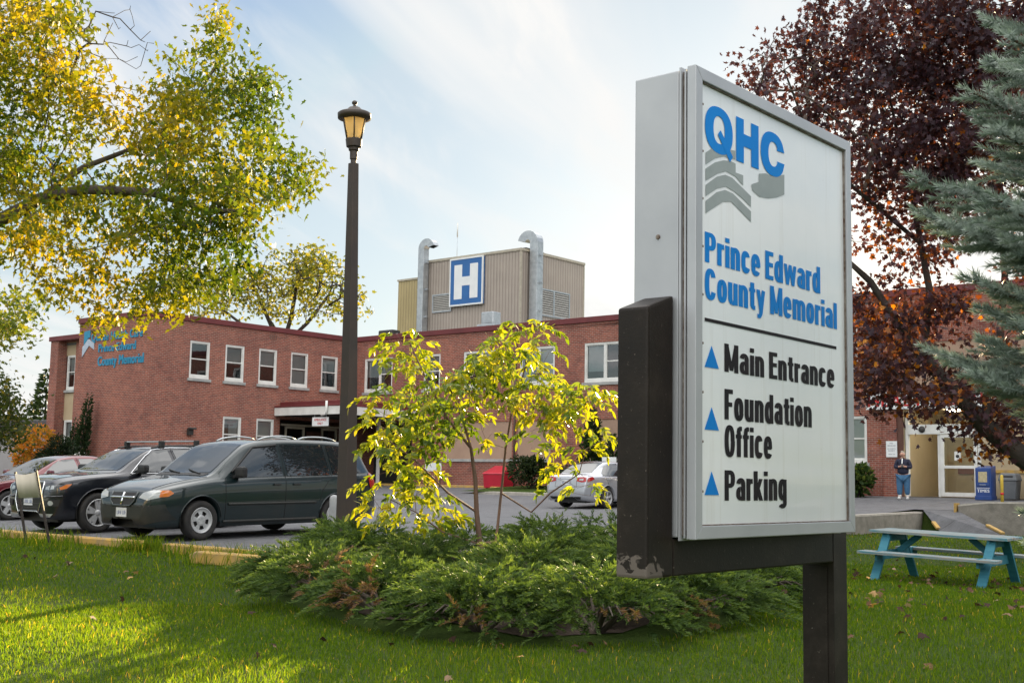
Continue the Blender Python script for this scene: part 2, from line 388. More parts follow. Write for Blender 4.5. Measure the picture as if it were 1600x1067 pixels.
m_yel = mat("worn_yellow_paint", (.50, .31, .075), .8, (.30, .22, .12), 6, bump=.5, bscale=30, lo=.4, hi=.72)
m_conc = mat("concrete", (.30, .275, .24), .85, (.19, .175, .15), 3.5, bump=.5, bscale=25)
m_conc_l = mat("pale_concrete", (.42, .39, .34), .85, (.30, .28, .24), 5, bump=.4, bscale=30)
def kerb(name, pts, wd, hgt, m, label, taper=0.06, cat='kerb', zlow=-.15, group=None):
    """a run of kerb through (u, v) points, top hgt above the lot"""
    b = MB(); n = len(pts)
    ring = []
    for k, (u, v) in enumerate(pts):
        p0 = Vector(pts[max(0, k - 1)]); p1 = Vector(pts[min(n - 1, k + 1)]); d = (p1 - p0).normalized(); q = Vector((-d.y, d.x))
        h = hgt + rng.uniform(-.006, .006); e = .55 if k in (0, n - 1) else 1
        z0 = lotz(u)
        prof = [(-.5, zlow), (-.5, h * .82 * e), (-.38, h * e), (.38, h * e), (.5, h * .82 * e), (.5, zlow)]
        ring.append([uv(u + q.x * a * wd, v + q.y * a * wd, z0 + c) for a, c in prof])
    vs = [p for r_ in ring for p in r_]; f = []
    for i in range(n - 1):
        for k in range(5): f.append((i * 6 + k, i * 6 + k + 1, (i + 1) * 6 + k + 1, (i + 1) * 6 + k))
    f += [tuple(range(6)), tuple(range((n - 1) * 6, n * 6))]
    b.add(vs, f)
    return tag(b.build(name, m), label, cat, group, 'structure')
K1 = [(-30.93, v) for v in (10, 10.1, 14, 18, 22, 24, 26, 27.5, 28.95, 29.05)]
kerb("kerb", K1, .15, .135, m_yel, "worn yellow kerb along the lawn in front of the parked cars, longest stretch", group="worn yellow kerbs at the lawn edge")
kerb("kerb", [(-30.9, v) for v in (29.45, 29.55, 30.3, 31.2, 31.85, 31.95)], .15, .125, m_yel, "worn yellow kerb stretch beside the dark minivan, right of the weeds", group="worn yellow kerbs at the lawn edge")
kerb("kerb", [(-31.45, 31.0), (-31.45, 31.12), (-31.42, 31.8), (-31.38, 32.7), (-31.38, 32.85)], .17, .11, m_yel, "loose tapered yellow parking block nearest the juniper bed", group="worn yellow kerbs at the lawn edge")
kerb("kerb", [(-.9, -.2), (-.9, 2), (-.95, 6), (-1.0, 9.5), (-1.6, 11.2), (-4.3, 12.2)], .2, .10, m_yel, "yellow kerb at the foot of the brick wall by the red bin")
kerb("kerb", [(-4.3, 12.3), (-4.6, 13.5), (-4.6, 18), (-4.3, 23)], .16, .12, m_conc_l, "pale kerb round the planted strip behind the silver car")
isl = sheet("verge", [-4.55, -3.5, -2, -1, 0], [11.6, 14, 18, 23, 27], lambda u, v: lotz(u) + .11, m_grass_ground, label="grassy planted strip at the foot of the brick wall", kind='structure', cat='verge')
# retaining walls
def ret_wall(pts, wd, m, label, endm=None):
    root = empty("retaining_wall", uv(pts[0][0], pts[0][1], pts[0][3]), 0, label, "wall")
    b = MB(); cap = MB(); vs = []; cs = []; n = len(pts)
    for k, (u, v, z0, zt) in enumerate(pts):
        p0 = Vector(pts[max(0, k - 1)][:2]); p1 = Vector(pts[min(n - 1, k + 1)][:2]); d = (p1 - p0).normalized(); q = Vector((-d.y, d.x))
        for a, z in ((-.5, z0 - .5), (-.5, zt - .05), (.5, zt - .05), (.5, z0 - .5)): vs.append(uv(u + q.x * a * wd, v + q.y * a * wd, z) - root.location)
        for a, z in ((-.52, zt - .05), (-.46, zt), (.46, zt), (.52, zt - .05)): cs.append(uv(u + q.x * a * wd, v + q.y * a * wd, z) - root.location)
    for B, L in ((b, vs), (cap, cs)):
        f = []
        for i in range(n - 1):
            for k in range(4): f.append((i * 4 + k, i * 4 + (k + 1) % 4, (i + 1) * 4 + (k + 1) % 4, (i + 1) * 4 + k))
        f += [(0, 1, 2, 3), tuple(range((n - 1) * 4, n * 4))]
        B.add(L, f)
    b.build("wall_body", m, root); cap.build("wall_cap", m_conc_l, root)
    return root
for_label = "weathered concrete retaining wall behind the blue picnic table, sloping towards the entrance"
ret_wall([(-31.0, V0 + .1, .1, lotz(-31) + .03), (-28.5, V0 + .1, .1, lotz(-28.5) + .03), (-22, V0 + .1, .12, lotz(-22) + .06), (-16, V0 + .1, .15, .70), (-10.7, V0 + .1, .2, .77), (-6, V0 + .1, .22, .82), (-4.3, V0 + .1, .22, .84), (-3.95, V0 + .1, .22, .70)], .26, m_conc, for_label)
rw2 = ret_wall([(-6.1, 32.75, .3, 1.06), (-6.1, 33.6, .3, 1.16), (-6.1, 36, .3, 1.20), (-6.1, 44, .3, 1.22), (-6.1, 58, .3, 1.22)], .26, m_conc, "concrete retaining wall with a yellow painted end, below the newspaper box")
b = MB(); p = uv(-6.1, 32.66, 0) - rw2.location; b.obox((p.x, p.y, .68 - rw2.location.z), V * .035, U * .15, (0, 0, .42)); b.build("painted_end", m_yel, rw2)
# sloping path between the walls
pth = [uv(-6.05, 31.62, lotz(-6.05) + .004), uv(-6.05, 32.64, lotz(-6.05) + .004), at(1578, 836, 33.0), at(1470, 836, 35.5)]
b = MB()
for q in pth[2:]: q.z = lawnz(*to_uv(q.x, q.y)) + .03
b.add(pth, [(0, 1, 2, 3)]); tag(b.build("path", m_asph), "short asphalt path sloping down between the concrete walls", "path", None, 'structure')
for a_, c_, lb in ((pth[0], pth[3], "left"), (pth[1], pth[2], "right")):
    b = MB(); p, q = a_.lerp(c_, .60), a_.lerp(c_, .88); b.bar(p + Vector((0, 0, .03)), q + Vector((0, 0, .03)), .12, .07)
    tag(b.build("kerb", m_yel, bevel=.02), "short yellow edging strip along the %s side of the sloping path" % lb, "kerb", None, 'structure')

# ------------------------------------------------------------------ grass, weeds, fallen leaves
BED = [(-3.3, 15.9), (-2.8, 14.1), (-2.2, 12.9), (-1.5, 11.75), (-.7, 10.9), (.2, 10.5), (1.2, 10.55), (2.1, 11.4), (2.9, 12.8), (3.35, 14.5), (3.3, 16), (3.0, 17.5), (2.2, 19.5), (.8, 20.6), (-.8, 20.6), (-2.2, 19.3), (-3.2, 17.6)]
def inside(poly, x, y):
    c = np.zeros(np.shape(x), bool); n = len(poly)
    for i in range(n):
        x0, y0 = poly[i]; x1, y1 = poly[(i + 1) % n]
        c ^= ((y0 > y) != (y1 > y)) & (x < (x1 - x0) * (y - y0) / (y1 - y0 + 1e-12) + x0)
    return c
def scatter(n, y0, y1, side=.60):
    y = np.sqrt(rng.uniform(y0 * y0, y1 * y1, n)); x = rng.uniform(-side, side, n) * y
    return x, y
def gz_arr(x, y): return np.array([gz(a, b_) for a, b_ in zip(x, y)])
def blades(name, x, y, h, wd, tint, m, lean=.5, **kw):
    n = len(x); z = gz_arr(x, y); a = rng.uniform(0, 2 * np.pi, n); l = rng.uniform(.1, 1, n) * lean * h
    da = a + rng.uniform(-1.2, 1.2, n)
    bx, by = np.cos(a) * wd / 2, np.sin(a) * wd / 2; dx, dy = np.cos(da) * l, np.sin(da) * l
    P = np.zeros((n, 5, 3))
    P[:, 0] = np.stack([x - bx, y - by, z - .01], 1); P[:, 1] = np.stack([x + bx, y + by, z - .01], 1)
    P[:, 2] = np.stack([x + bx * .8 + dx * .35, y + by * .8 + dy * .35, z + h * .6], 1); P[:, 3] = np.stack([x - bx * .8 + dx * .35, y - by * .8 + dy * .35, z + h * .6], 1)
    P[:, 4] = np.stack([x + dx, y + dy, z + h], 1)
    return tag(np_mesh(name, P, [(0, 1, 2, 3), (3, 2, 4)], m, attr=tint), **kw)
m_grass = leafmat("grass_blade", [(0, (.024, .062, .010)), (.5, (.047, .098, .014)), (.85, (.092, .132, .026)), (1, (.26, .21, .085))], .66, .5, (4.0, 3.0, .5), .10)
xs, ys = [], []
for n_, y0, y1 in ((115000, 7.8, 13.5), (115000, 13.5, 22), (50000, 22, 36)):
    x, y = scatter(n_, y0, y1)
    uu = (x - INNER.x) * U.x + (y - INNER.y) * U.y; vv = (x - INNER.x) * V.x + (y - INNER.y) * V.y
    k = ~(((uu > -31.05) & (vv < V0 + .15)) | ((uu > -6.4) & (vv >= V0))) & ~inside([(a * .96 + .0, (b_ - 15.5) * .96 + 15.5) for a, b_ in BED], x, y) & ~inside([(q.x, q.y) for q in pth], x, y)
    xs.append(x[k]); ys.append(y[k])
gx, gy = np.concatenate(xs), np.concatenate(ys)
pn = .5 + .5 * np.sin(gx * 1.9 + 1.3 * np.sin(gy * 1.1)) * np.cos(gy * 1.6 + gx * .7)
gt = np.clip(rng.normal(.42, .2, len(gx)) + .16 * (pn - .5), 0, 1); gt[rng.random(len(gx)) < .008] = 1
gh = rng.uniform(.02, .056, len(gx)) * (.8 + .4 * pn) * np.interp(gy, [8, 20, 36], [1, 1.0, 1.2])
blades("grass", gx, gy, gh, np.interp(gy, [8, 14, 22, 36], [.006, .009, .013, .02]), gt, m_grass, .8, label="short green lawn grass, sunlit yellow at the lower left", kind='stuff', cat='grass')
# tufts of weeds along the kerb and under the table
wx, wy = [], []
for (u_, v_, n_, s_) in ((-31.15, 29.25, 420, .22), (-31.1, 27.0, 160, .3), (-31.2, 31.6, 300, .5), (-31.1, 25.0, 120, .3), (-31.1, 30.3, 160, .4), (-30.9, 32.5, 420, .6), (-31.7, 27.0, 90, .2), (-31.9, 28.0, 90, .2)):
    p = uv(u_, v_); wx.append(rng.normal(p.x, s_, n_)); wy.append(rng.normal(p.y, s_ * .4, n_))
wx, wy = np.concatenate(wx), np.concatenate(wy)
blades("weeds", wx, wy, rng.uniform(.08, .3, len(wx)), .012, np.clip(rng.normal(.5, .25, len(wx)), 0, 1), m_grass, .7, label="ragged weeds growing along the yellow kerb", kind='stuff', cat='weeds')

LOBE = np.array([(0, 0), (.18, .05), (.5, .02), (.34, .28), (.52, .55), (.2, .55), (0, 1.0), (-.2, .55), (-.52, .55), (-.34, .28), (-.5, .02), (-.18, .05)])
def leaf_template(outline, fold=.25, curl=.15):
    x, y = outline[:, 0], outline[:, 1]; return np.stack([x, y, -fold * np.abs(x) - curl * y * y], 1)
def place_leaves(tpl, P, axis, size, nrm=None):
    n = len(P); d = axis / (np.linalg.norm(axis, axis=1, keepdims=True) + 1e-9)
    r = nrm if nrm is not None else rng.normal(size=(n, 3)); s = np.cross(d, r); s /= np.linalg.norm(s, axis=1, keepdims=True) + 1e-9
    q = np.cross(s, d)
    return P[:, None, :] + size[:, None, None] * (tpl[None, :, 0:1] * s[:, None] + tpl[None, :, 1:2] * d[:, None] + tpl[None, :, 2:3] * q[:, None])
m_litter = leafmat("dry_leaf", [(0, (.03, .018, .014)), (.5, (.07, .036, .024)), (.78, (.16, .09, .05)), (.92, (.36, .26, .18)), (1, (.55, .30, .07))], .15, .7)
lx, ly = [], []
for cx_, cy_, sx, sy, n_ in ((7.2, 18.5, 2.0, 1.6, 170), (5.6, 14.5, 1.5, 1.8, 60), (4.6, 12.5, 1.1, 1.6, 40), (-3, 13.5, 2.5, 3, 34), (-6.5, 18, 2.2, 1.6, 26), (.5, 10.6, 1.6, .3, 16)):
    lx.append(rng.normal(cx_, sx, n_)); ly.append(rng.normal(cy_, sy, n_))
lx, ly = np.concatenate(lx), np.concatenate(ly)
k = [not is_lot(*to_uv(a, b_)) for a, b_ in zip(lx, ly)]; lx, ly = lx[k], ly[k]
lp = np.stack([lx, ly, gz_arr(lx, ly) + rng.uniform(.035, .07, len(lx))], 1)
ax = rng.normal(size=lp.shape); ax[:, 2] *= .35; nr = rng.normal(size=lp.shape) * .5; nr[:, 2] += 1
tag(np_mesh("fallen_leaves", place_leaves(leaf_template(LOBE, .5, .35), lp, ax, rng.uniform(.05, .11, len(lp)), nr), [tuple(range(12))], m_litter, attr=rng.random(len(lp))),
    "dry brown fallen leaves scattered over the lawn", "leaves", None, 'stuff')
# ------------------------------------------------------------------ hospital building (local axes: x along V, y along U, z up)
BROT = -A40
m_brick, t, b, o = newmat("red_brick")
uvn = t.nodes.new('ShaderNodeUVMap'); uvn.uv_map = "UVMap"
br = t.nodes.new('ShaderNodeTexBrick'); br.offset = .5; br.inputs['Scale'].default_value = 1.0
br.inputs['Brick Width'].default_value = .215; br.inputs['Row Height'].default_value = .075; br.inputs['Mortar Size'].default_value = .008
br.inputs['Mortar Smooth'].default_value = .3; br.inputs['Bias'].default_value = -.1
br.inputs['Color1'].default_value = (.335, .106, .072, 1); br.inputs['Color2'].default_value = (.215, .077, .059, 1); br.inputs['Mortar'].default_value = (.36, .29, .24, 1)
t.links.new(uvn.outputs[0], br.inputs['Vector'])
n1 = noise_node(t, .55, 5, .65, 'UV'); n2 = noise_node(t, 5.0, 4, .6, 'UV')
r1 = ramp(t, [(.3, (.66, .64, .68)), (.5, (.95, .94, .94)), (.72, (1.16, 1.13, 1.06))]); t.links.new(n1.outputs[0], r1.inputs[0])
r2 = ramp(t, [(.3, (.8, .8, .8)), (.7, (1.12, 1.12, 1.12))]); t.links.new(n2.outputs[0], r2.inputs[0])
ma = t.nodes.new('ShaderNodeMix'); ma.data_type = 'RGBA'; ma.blend_type = 'MULTIPLY'; ma.inputs[0].default_value = 1
mb_ = t.nodes.new('ShaderNodeMix'); mb_.data_type = 'RGBA'; mb_.blend_type = 'MULTIPLY'; mb_.inputs[0].default_value = 1
t.links.new(br.outputs['Color'], ma.inputs[6]); t.links.new(r1.outputs[0], ma.inputs[7]); t.links.new(ma.outputs[2], mb_.inputs[6]); t.links.new(r2.outputs[0], mb_.inputs[7])
t.links.new(mb_.outputs[2], b.inputs['Base Color']); b.inputs['Roughness'].default_value = .85; b.inputs['Specular IOR Level'].default_value = .25
bp = t.nodes.new('ShaderNodeBump'); bp.inputs['Strength'].default_value = .35; bp.inputs['Distance'].default_value = .012
inv = t.nodes.new('ShaderNodeMath'); inv.operation = 'SUBTRACT'; inv.inputs[0].default_value = 1; t.links.new(br.outputs['Fac'], inv.inputs[1])
t.links.new(inv.outputs[0], bp.inputs['Height']); t.links.new(bp.outputs[0], b.inputs['Normal'])

m_fascia = mat("red_metal_flashing", (.155, .028, .030), .55, (.115, .022, .024), 1.5)
m_white = mat("white_trim_paint", (.74, .74, .71), .5, (.62, .62, .59), 2.5)
m_sill = mat("stone_sill", (.40, .40, .38), .8, (.28, .29, .29), 4, bump=.3)
m_stucco = mat("beige_stucco", (.40, .27, .195), .9, (.33, .22, .16), .8, bump=.3, bscale=40)
m_tan = mat("tan_panel", (.46, .37, .24), .8, (.40, .31, .19), 1.0)
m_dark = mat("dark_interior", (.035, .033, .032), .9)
m_blind = mat("window_blind", (.46, .50, .50), .8, (.38, .43, .44), 1.2)
m_gravel_roof = mat("flat_roof", (.16, .16, .16), .95)
m_galv = mat("galvanised_metal", (.55, .58, .60), .42, (.40, .43, .46), 4, metal=.75, bump=.1)
m_darkmetal = mat("dark_metal", (.04, .038, .036), .5)
m_glass, t, b, o = newmat("window_glass")
b.inputs['Base Color'].default_value = (.02, .025, .03, 1); b.inputs['Roughness'].default_value = .02
lw = t.nodes.new('ShaderNodeFresnel'); lw.inputs['IOR'].default_value = 1.6
gl = t.nodes.new('ShaderNodeBsdfGlossy'); gl.inputs['Roughness'].default_value = .02; gl.inputs['Color'].default_value = (.95, .97, 1, 1)
tp = t.nodes.new('ShaderNodeBsdfTransparent'); tp.inputs['Color'].default_value = (.85, .9, .9, 1)
fm = t.nodes.new('ShaderNodeMath'); fm.operation = 'MULTIPLY_ADD'; fm.inputs[1].default_value = 1.0; fm.inputs[2].default_value = .10; t.links.new(lw.outputs[0], fm.inputs[0])
nzg = noise_node(t, .9, 3); bpg = t.nodes.new('ShaderNodeBump'); bpg.inputs['Strength'].default_value = .03; bpg.inputs['Distance'].default_value = .05
t.links.new(nzg.outputs[0], bpg.inputs['Height']); t.links.new(bpg.outputs[0], gl.inputs['Normal'])
ms = t.nodes.new('ShaderNodeMixShader'); t.links.new(fm.outputs[0], ms.inputs[0]); t.links.new(tp.outputs[0], ms.inputs[1]); t.links.new(gl.outputs[0], ms.inputs[2]); t.links.new(ms.outputs[0], o.inputs['Surface'])

m_glass_d = m_glass.copy(); m_glass_d.name = "door_glass"
for n_ in m_glass_d.node_tree.nodes:
    if n_.type == 'MATH': n_.inputs[1].default_value = .5; n_.inputs[2].default_value = .02
hosp = empty("hospital_building", (INNER.x, INNER.y, 0), BROT, "two storey red brick L-shaped hospital building with a flat roof", "building")
def fy(y0):  return lambda a, z, d: (a, y0 + d, z)           # wall facing -y; d = depth into the wall
def fx(x0):  return lambda a, z, d: (x0 - d, a, z)           # wall facing +x
def wall(name, place, a0, a1, z0, z1, holes, m, parent, depth=.14, back=.3):
    """front skin with openings and reveals"""
    As = sorted(set([a0, a1] + [h[0] for h in holes] + [h[1] for h in holes])); Zs = sorted(set([z0, z1] + [h[2] for h in holes] + [h[3] for h in holes]))
    b = MB()
    for i in range(len(As) - 1):
        for j in range(len(Zs) - 1):
            ca, cz = (As[i] + As[i + 1]) / 2, (Zs[j] + Zs[j + 1]) / 2
            if any(h[0] < ca < h[1] and h[2] < cz < h[3] for h in holes): continue
            b.quad(*[place(a, z, 0) for a, z in ((As[i], Zs[j]), (As[i + 1], Zs[j]), (As[i + 1], Zs[j + 1]), (As[i], Zs[j + 1]))])
    for h in holes:
        dd = h[4] if len(h) > 4 else depth
        for (p, q) in (((h[0], h[2]), (h[0], h[3])), ((h[1], h[2]), (h[1], h[3])), ((h[0], h[2]), (h[1], h[2])), ((h[0], h[3]), (h[1], h[3]))):
            b.quad(place(*p, 0), place(*q, 0), place(*q, dd), place(*p, dd))
    return b.build(name, m, parent, fix=False)
def abox(b, place, a0, a1, z0, z1, d0, d1):
    v = [place(a, z, d) for d in (d0, d1) for z in (z0, z1) for a in (a0, a1)]
    b.add(v, [(0, 2, 3, 1), (4, 5, 7, 6), (0, 1, 5, 4), (2, 6, 7, 3), (0, 4, 6, 2), (1, 3, 7, 5)], False)
def window(place, a0, a1, z0, z1, style='hung', blind=.5, parent=hosp, sill=True, blind2=None, curtain=False):
    f = MB(); fw = .085
    abox(f, place, a0, a1, z1 - fw, z1, .02, .12); abox(f, place, a0, a1, z0, z0 + fw * 1.5, .015, .12)
    abox(f, place, a0, a0 + fw, z0 + fw * 1.5, z1 - fw, .02, .12); abox(f, place, a1 - fw, a1, z0 + fw * 1.5, z1 - fw, .02, .12)
    zm_ = z0 + (z1 - z0) * .52; bays = [(a0 + fw, a1 - fw, True)]
    if style == 'pair':
        am = a0 + (a1 - a0) * .54; abox(f, place, am - .05, am + .05, z0 + fw * 1.5, z1 - fw, .025, .12)
        bays = [(a0 + fw, am - .05, False), (am + .05, a1 - fw, True)]
    for q0, q1, hung in bays:
        s = .035
        abox(f, place, q0, q0 + s, z0 + fw * 1.5, z1 - fw, .05, .11); abox(f, place, q1 - s, q1, z0 + fw * 1.5, z1 - fw, .05, .11)
        abox(f, place, q0 + s, q1 - s, z1 - fw - s, z1 - fw, .05, .11); abox(f, place, q0 + s, q1 - s, z0 + fw * 1.5, z0 + fw * 1.5 + s * 1.4, .05, .11)
        if hung: abox(f, place, q0 + s, q1 - s, zm_ - .025, zm_ + .025, .045, .11)
    wf = f.build("window", m_white, parent)
    g = MB(); g.quad(*[place(a, z, .085) for a, z in ((a0 + .05, z0 + .05), (a1 - .05, z0 + .05), (a1 - .05, z1 - .05), (a0 + .05, z1 - .05))]); g.build("pane", m_glass, wf, fix=False)
    if blind:
        q = MB()
        for i, (q0, q1, hung) in enumerate(bays):
            fr = (blind2 if (i == 1 and blind2 is not None) else blind); zb = z1 - (z1 - z0) * fr
            if fr: abox(q, place, q0 - .02, q1 + .02, max(zb, z0 + .1), z1 - .04, .125 + .03, .165)
        if q.v: q.build("blind", m_blind, wf)
    if curtain:
        q = MB(); nn = 14; aa = a0 + (a1 - a0) * .45
        for k in range(nn):
            c0, c1 = aa + (a1 - .08 - aa) * k / nn, aa + (a1 - .08 - aa) * (k + 1) / nn; d0, d1 = (.16, .20) if k % 2 else (.20, .16)
            q.quad(place(c0, z0 + .05, d0), place(c1, z0 + .05, d1), place(c1, z1 - .05, d1), place(c0, z1 - .05, d0))
        q.build("curtain", m_blind, wf, fix=False)
    if sill:
        s = MB(); abox(s, place, a0 - .09, a1 + .09, z0 - .13, z0 - .002, -.07, .13); s.build("sill", m_sill, wf, bevel=.008)
    return wf
ZT = 8.36
lwp, rwp, ewp, bwp = fx(0.0), fy(0.0), fy(-12.0), fy(-8.2)
LWIN = [(-9.77 + 1.92 * k, -8.70 + 1.92 * k, 5.78, 7.45) for k in range(5)]
LG = [(-7.83, -6.80, 2.50, 4.17), (-5.93, -4.90, 2.50, 4.17)]
CAN_IN = [(-4.55, -.35, .9, 4.22, 1.6)]
wall("brick_wall", lwp, -12, 0, .2, ZT, LWIN + LG + CAN_IN, m_brick, hosp)
for k, h in enumerate(LWIN): window(lwp, *h, blind=(.0, .52, .5, .9, .44)[k])
window(lwp, *LG[0], blind=.2, curtain=True); window(lwp, *LG[1], blind=1.0)
RWIN = [(.87, 2.84, 5.72, 7.41), (4.98, 6.05, 5.72, 7.41), (7.54, 9.51, 5.72, 7.41), (10.94, 12.91, 5.72, 7.41), (14.53, 16.50, 5.72, 7.41), (18.0, 19.97, 5.72, 7.41), (21.4, 23.4, 5.72, 7.41), (24.9, 26.9, 5.72, 7.41), (33.6, 35.6, 5.72, 7.41)]
PAN = [(6.35, 10.55, 2.46, 4.15), (10.85, 12.75, 2.46, 4.15), (14.62, 17.6, 2.46, 4.15), (19.5, 23.4, 2.46, 4.15), (28.9, 33.0, 4.95, 6.6)]
GW = [(25.2, 27.22, 2.37, 4.06)]
ENT = [(28.58, 33.6, 1.0, 4.24, .0)]
HALL = [(.35, 4.3, .9, 4.2, 1.4)]
wall("brick_wall", rwp, 0, 45, .2, ZT, RWIN + [p + (.04,) for p in PAN] + GW + ENT + HALL, m_brick, hosp)
RB = [(.55, .5), (.55, .5), (.6, .55), (1.0, 1.0), (.72, 0), (.5, .5), (.6, .4), (.5, .5), (.5, .3)]
for k, h in enumerate(RWIN): window(rwp, *h, style=('hung' if k == 1 else 'pair'), blind=RB[k][0], blind2=RB[k][1])
window(rwp, *GW[0], style='pair', blind=1.0, blind2=1.0)
for p in PAN: b = MB(); b.quad(*[rwp(a, z, .035) for a, z in ((p[0], p[2]), (p[1], p[2]), (p[1], p[3]), (p[0], p[3]))]); b.build("stucco_panel", m_stucco, hosp)
for p in PAN[:4]:
    s = MB(); abox(s, rwp, p[0] - .08, p[1] + .08, p[2] - .13, p[2] - .002, -.06, .03); s.build("sill", m_sill, hosp, bevel=.008)
wall("brick_wall", ewp, -5.4, 0, .2, ZT, [], m_brick, hosp)
BW = [(-12.95, -12.15, 5.75, 7.55), (-12.95, -12.15, 2.45, 4.2)]
b = MB()
wall("brick_wall", bwp, -13.15, -5.4, .2, ZT, [(-13.1, -12.1, .9, ZT - .12, .10)], m_brick, hosp)
b = MB(); bpl = fy(-8.12)
for z0, z1 in ((.9, 2.3), (4.2, 5.6), (7.55, ZT - .12)): b = MB(); abox(b, bpl, -13.1, -12.1, z0, z1, 0, .02); b.build("stucco_panel", m_tan, hosp)
for h in BW: window(fy(-8.16), *h, blind=.55)
b = MB(); b.box(-13.85, -13.12, -8.62, -7.9, .2, ZT); b.build("brick_pilaster", m_brick, hosp)
b = MB()      # walls the photograph does not face, and the roof deck
b.quad((-5.4, -12, .2), (-5.4, -8.2, .2), (-5.4, -8.2, ZT), (-5.4, -12, ZT)); b.quad((-13.85, -8.2, .2), (-13.85, 14, .2), (-13.85, 14, ZT), (-13.85, -8.2, ZT))
b.quad((-13.85, 14, .2), (45, 14, .2), (45, 14, ZT), (-13.85, 14, ZT)); b.quad((45, 0, .2), (45, 14, .2), (45, 14, ZT), (45, 0, ZT))
b.build("brick_wall", m_brick, hosp, fix=False)
b = MB(); b.box(-5.35, -.05, -11.95, 0, 8.1, 8.2); b.box(-13.8, -5.35, -8.15, 13.95, 8.1, 8.2); b.box(-5.35, 44.95, 0, 13.95, 8.1, 8.2); b.build("roof", m_gravel_roof, hosp)
b = MB()
def trim(x0, x1, y0, y1): b.box(x0, x1, y0, y1, ZT - .06, ZT + .18)
trim(-.30, .07, -11.72, -.0); trim(-5.46, .07, -12.07, -11.72); trim(-5.46, -5.1, -11.72, -8.2); trim(-13.95, -5.46, -8.70, -8.2)
trim(0.0, 45.05, -.07, .3); trim(-13.9, 45.05, 13.75, 14.05); trim(44.75, 45.05, .3, 13.75)
b.build("roof_trim", m_fascia, hosp, bevel=.012)
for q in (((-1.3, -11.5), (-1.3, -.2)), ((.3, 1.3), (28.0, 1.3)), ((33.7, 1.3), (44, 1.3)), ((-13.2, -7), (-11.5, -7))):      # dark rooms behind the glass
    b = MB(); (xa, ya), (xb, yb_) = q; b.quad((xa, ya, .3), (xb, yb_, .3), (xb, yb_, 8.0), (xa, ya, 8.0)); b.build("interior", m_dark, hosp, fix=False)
# floor slabs so that no daylight falls between storeys
b = MB(); b.box(-1.3, -.15, -11.5, -.2, 4.6, 4.7); b.box(.3, 28, .16, 1.3, 4.6, 4.7); b.box(33.7, 44, .16, 1.3, 4.6, 4.7); b.build("floor_slab", m_dark, hosp)

# ambulance bay under the canopy
m_doorwood = mat("brown_door", (.085, .035, .022), .5, (.06, .025, .018), 3)
m_cream = mat("cream_frame", (.50, .46, .36), .6)
b = MB(); b.quad((-1.6, -4.55, .9), (-1.6, -.35, .9), (-1.6, -.35, 4.22), (-1.6, -4.55, 4.22)); b.quad((.35, 1.4, .9), (4.3, 1.4, .9), (4.3, 1.4, 4.2), (.35, 1.4, 4.2)); b.build("recess_wall", mat("recess_brown", (.10, .05, .038), .8, (.07, .036, .03), 1.0), hosp, fix=False)
f = MB(); pl = fx(-.35)
for a0, a1 in ((-3.9, -2.7), (-1.6, -.6)):
    abox(f, pl, a0, a0 + .09, 1.0, 3.9, 0, .08); abox(f, pl, a1 - .09, a1, 1.0, 3.9, 0, .08); abox(f, pl, a0 + .09, a1 - .09, 3.8, 3.9, 0, .08)
abox(f, pl, -4.2, -.4, 3.92, 4.02, -.03, .06)
dr = f.build("door", m_cream, hosp)
g = MB(); g.quad(*[fx(-.42)(a, z, 0) for a, z in ((-3.9, 1.0), (-2.7, 1.0), (-2.7, 3.85), (-3.9, 3.85))]); g.quad(*[fx(-.42)(a, z, 0) for a, z in ((-1.6, 1.0), (-.6, 1.0), (-.6, 3.85), (-1.6, 3.85))]); g.build("pane", m_glass, dr, fix=False)
g = MB(); abox(g, fx(-.30), -2.6, -1.7, 1.0, 3.7, 0, .06); g.build("door", m_doorwood, hosp)
CL = 4.5
c = MB(); c.box(.001, CL, -4.85, -.001, 4.36, 4.66); cn = c.build("canopy", m_dark, hosp)
c = MB(); c.box(.001, CL + .05, -4.90, -4.852, 4.34, 4.72); c.box(CL + .002, CL + .05, -4.85, -.001, 4.34, 4.72); c.build("fascia", m_white, cn, bevel=.01)
c = MB(); c.box(.001, CL + .07, -4.93, -.002, 4.722, 4.80); c.box(.05, CL - .1, -4.6, -.05, 4.802, 5.0); c.build("flashing", m_fascia, cn, bevel=.02)
c = MB(); c.tube([(CL - .75, -4.98, 4.95), (CL - .75, -4.98, 4.5), (CL - .8, -5.0, 4.36), (CL - 1.05, -5.0, 4.30)], .055, 10); c.build("downspout", m_white, cn)
for x0_, y0_ in ((CL - 1.5, -1.06), (CL - .2, -4.6)): c = MB(); c.box(x0_, x0_ + .12, y0_, y0_ + .12, 1.0, 4.36); c.build("post", m_white, cn)
c = MB(); c.tube([(10.72, -.05, 1.2), (10.72, -.05, 4.4), (10.72, -.05, 8.3)], .045, 8); c.build("rain_pipe", mat("brown_pipe", (.12, .075, .06), .6), hosp)
# wall lamp + vent box low on the left wall
c = MB(); c.box(.001, .16, -9.75, -9.5, 3.25, 3.55); c.box(.16, .30, -9.82, -9.43, 3.5, 3.58); c.build("wall_vent", m_darkmetal, hosp, bevel=.02)
c = MB()
for k in range(4): c.box(.001, .012, -5.35 + k * .12, -5.29 + k * .12, 7.92, 8.14)
c.build("wall_grille", mat("grille_brown", (.15, .08, .06), .7), hosp)

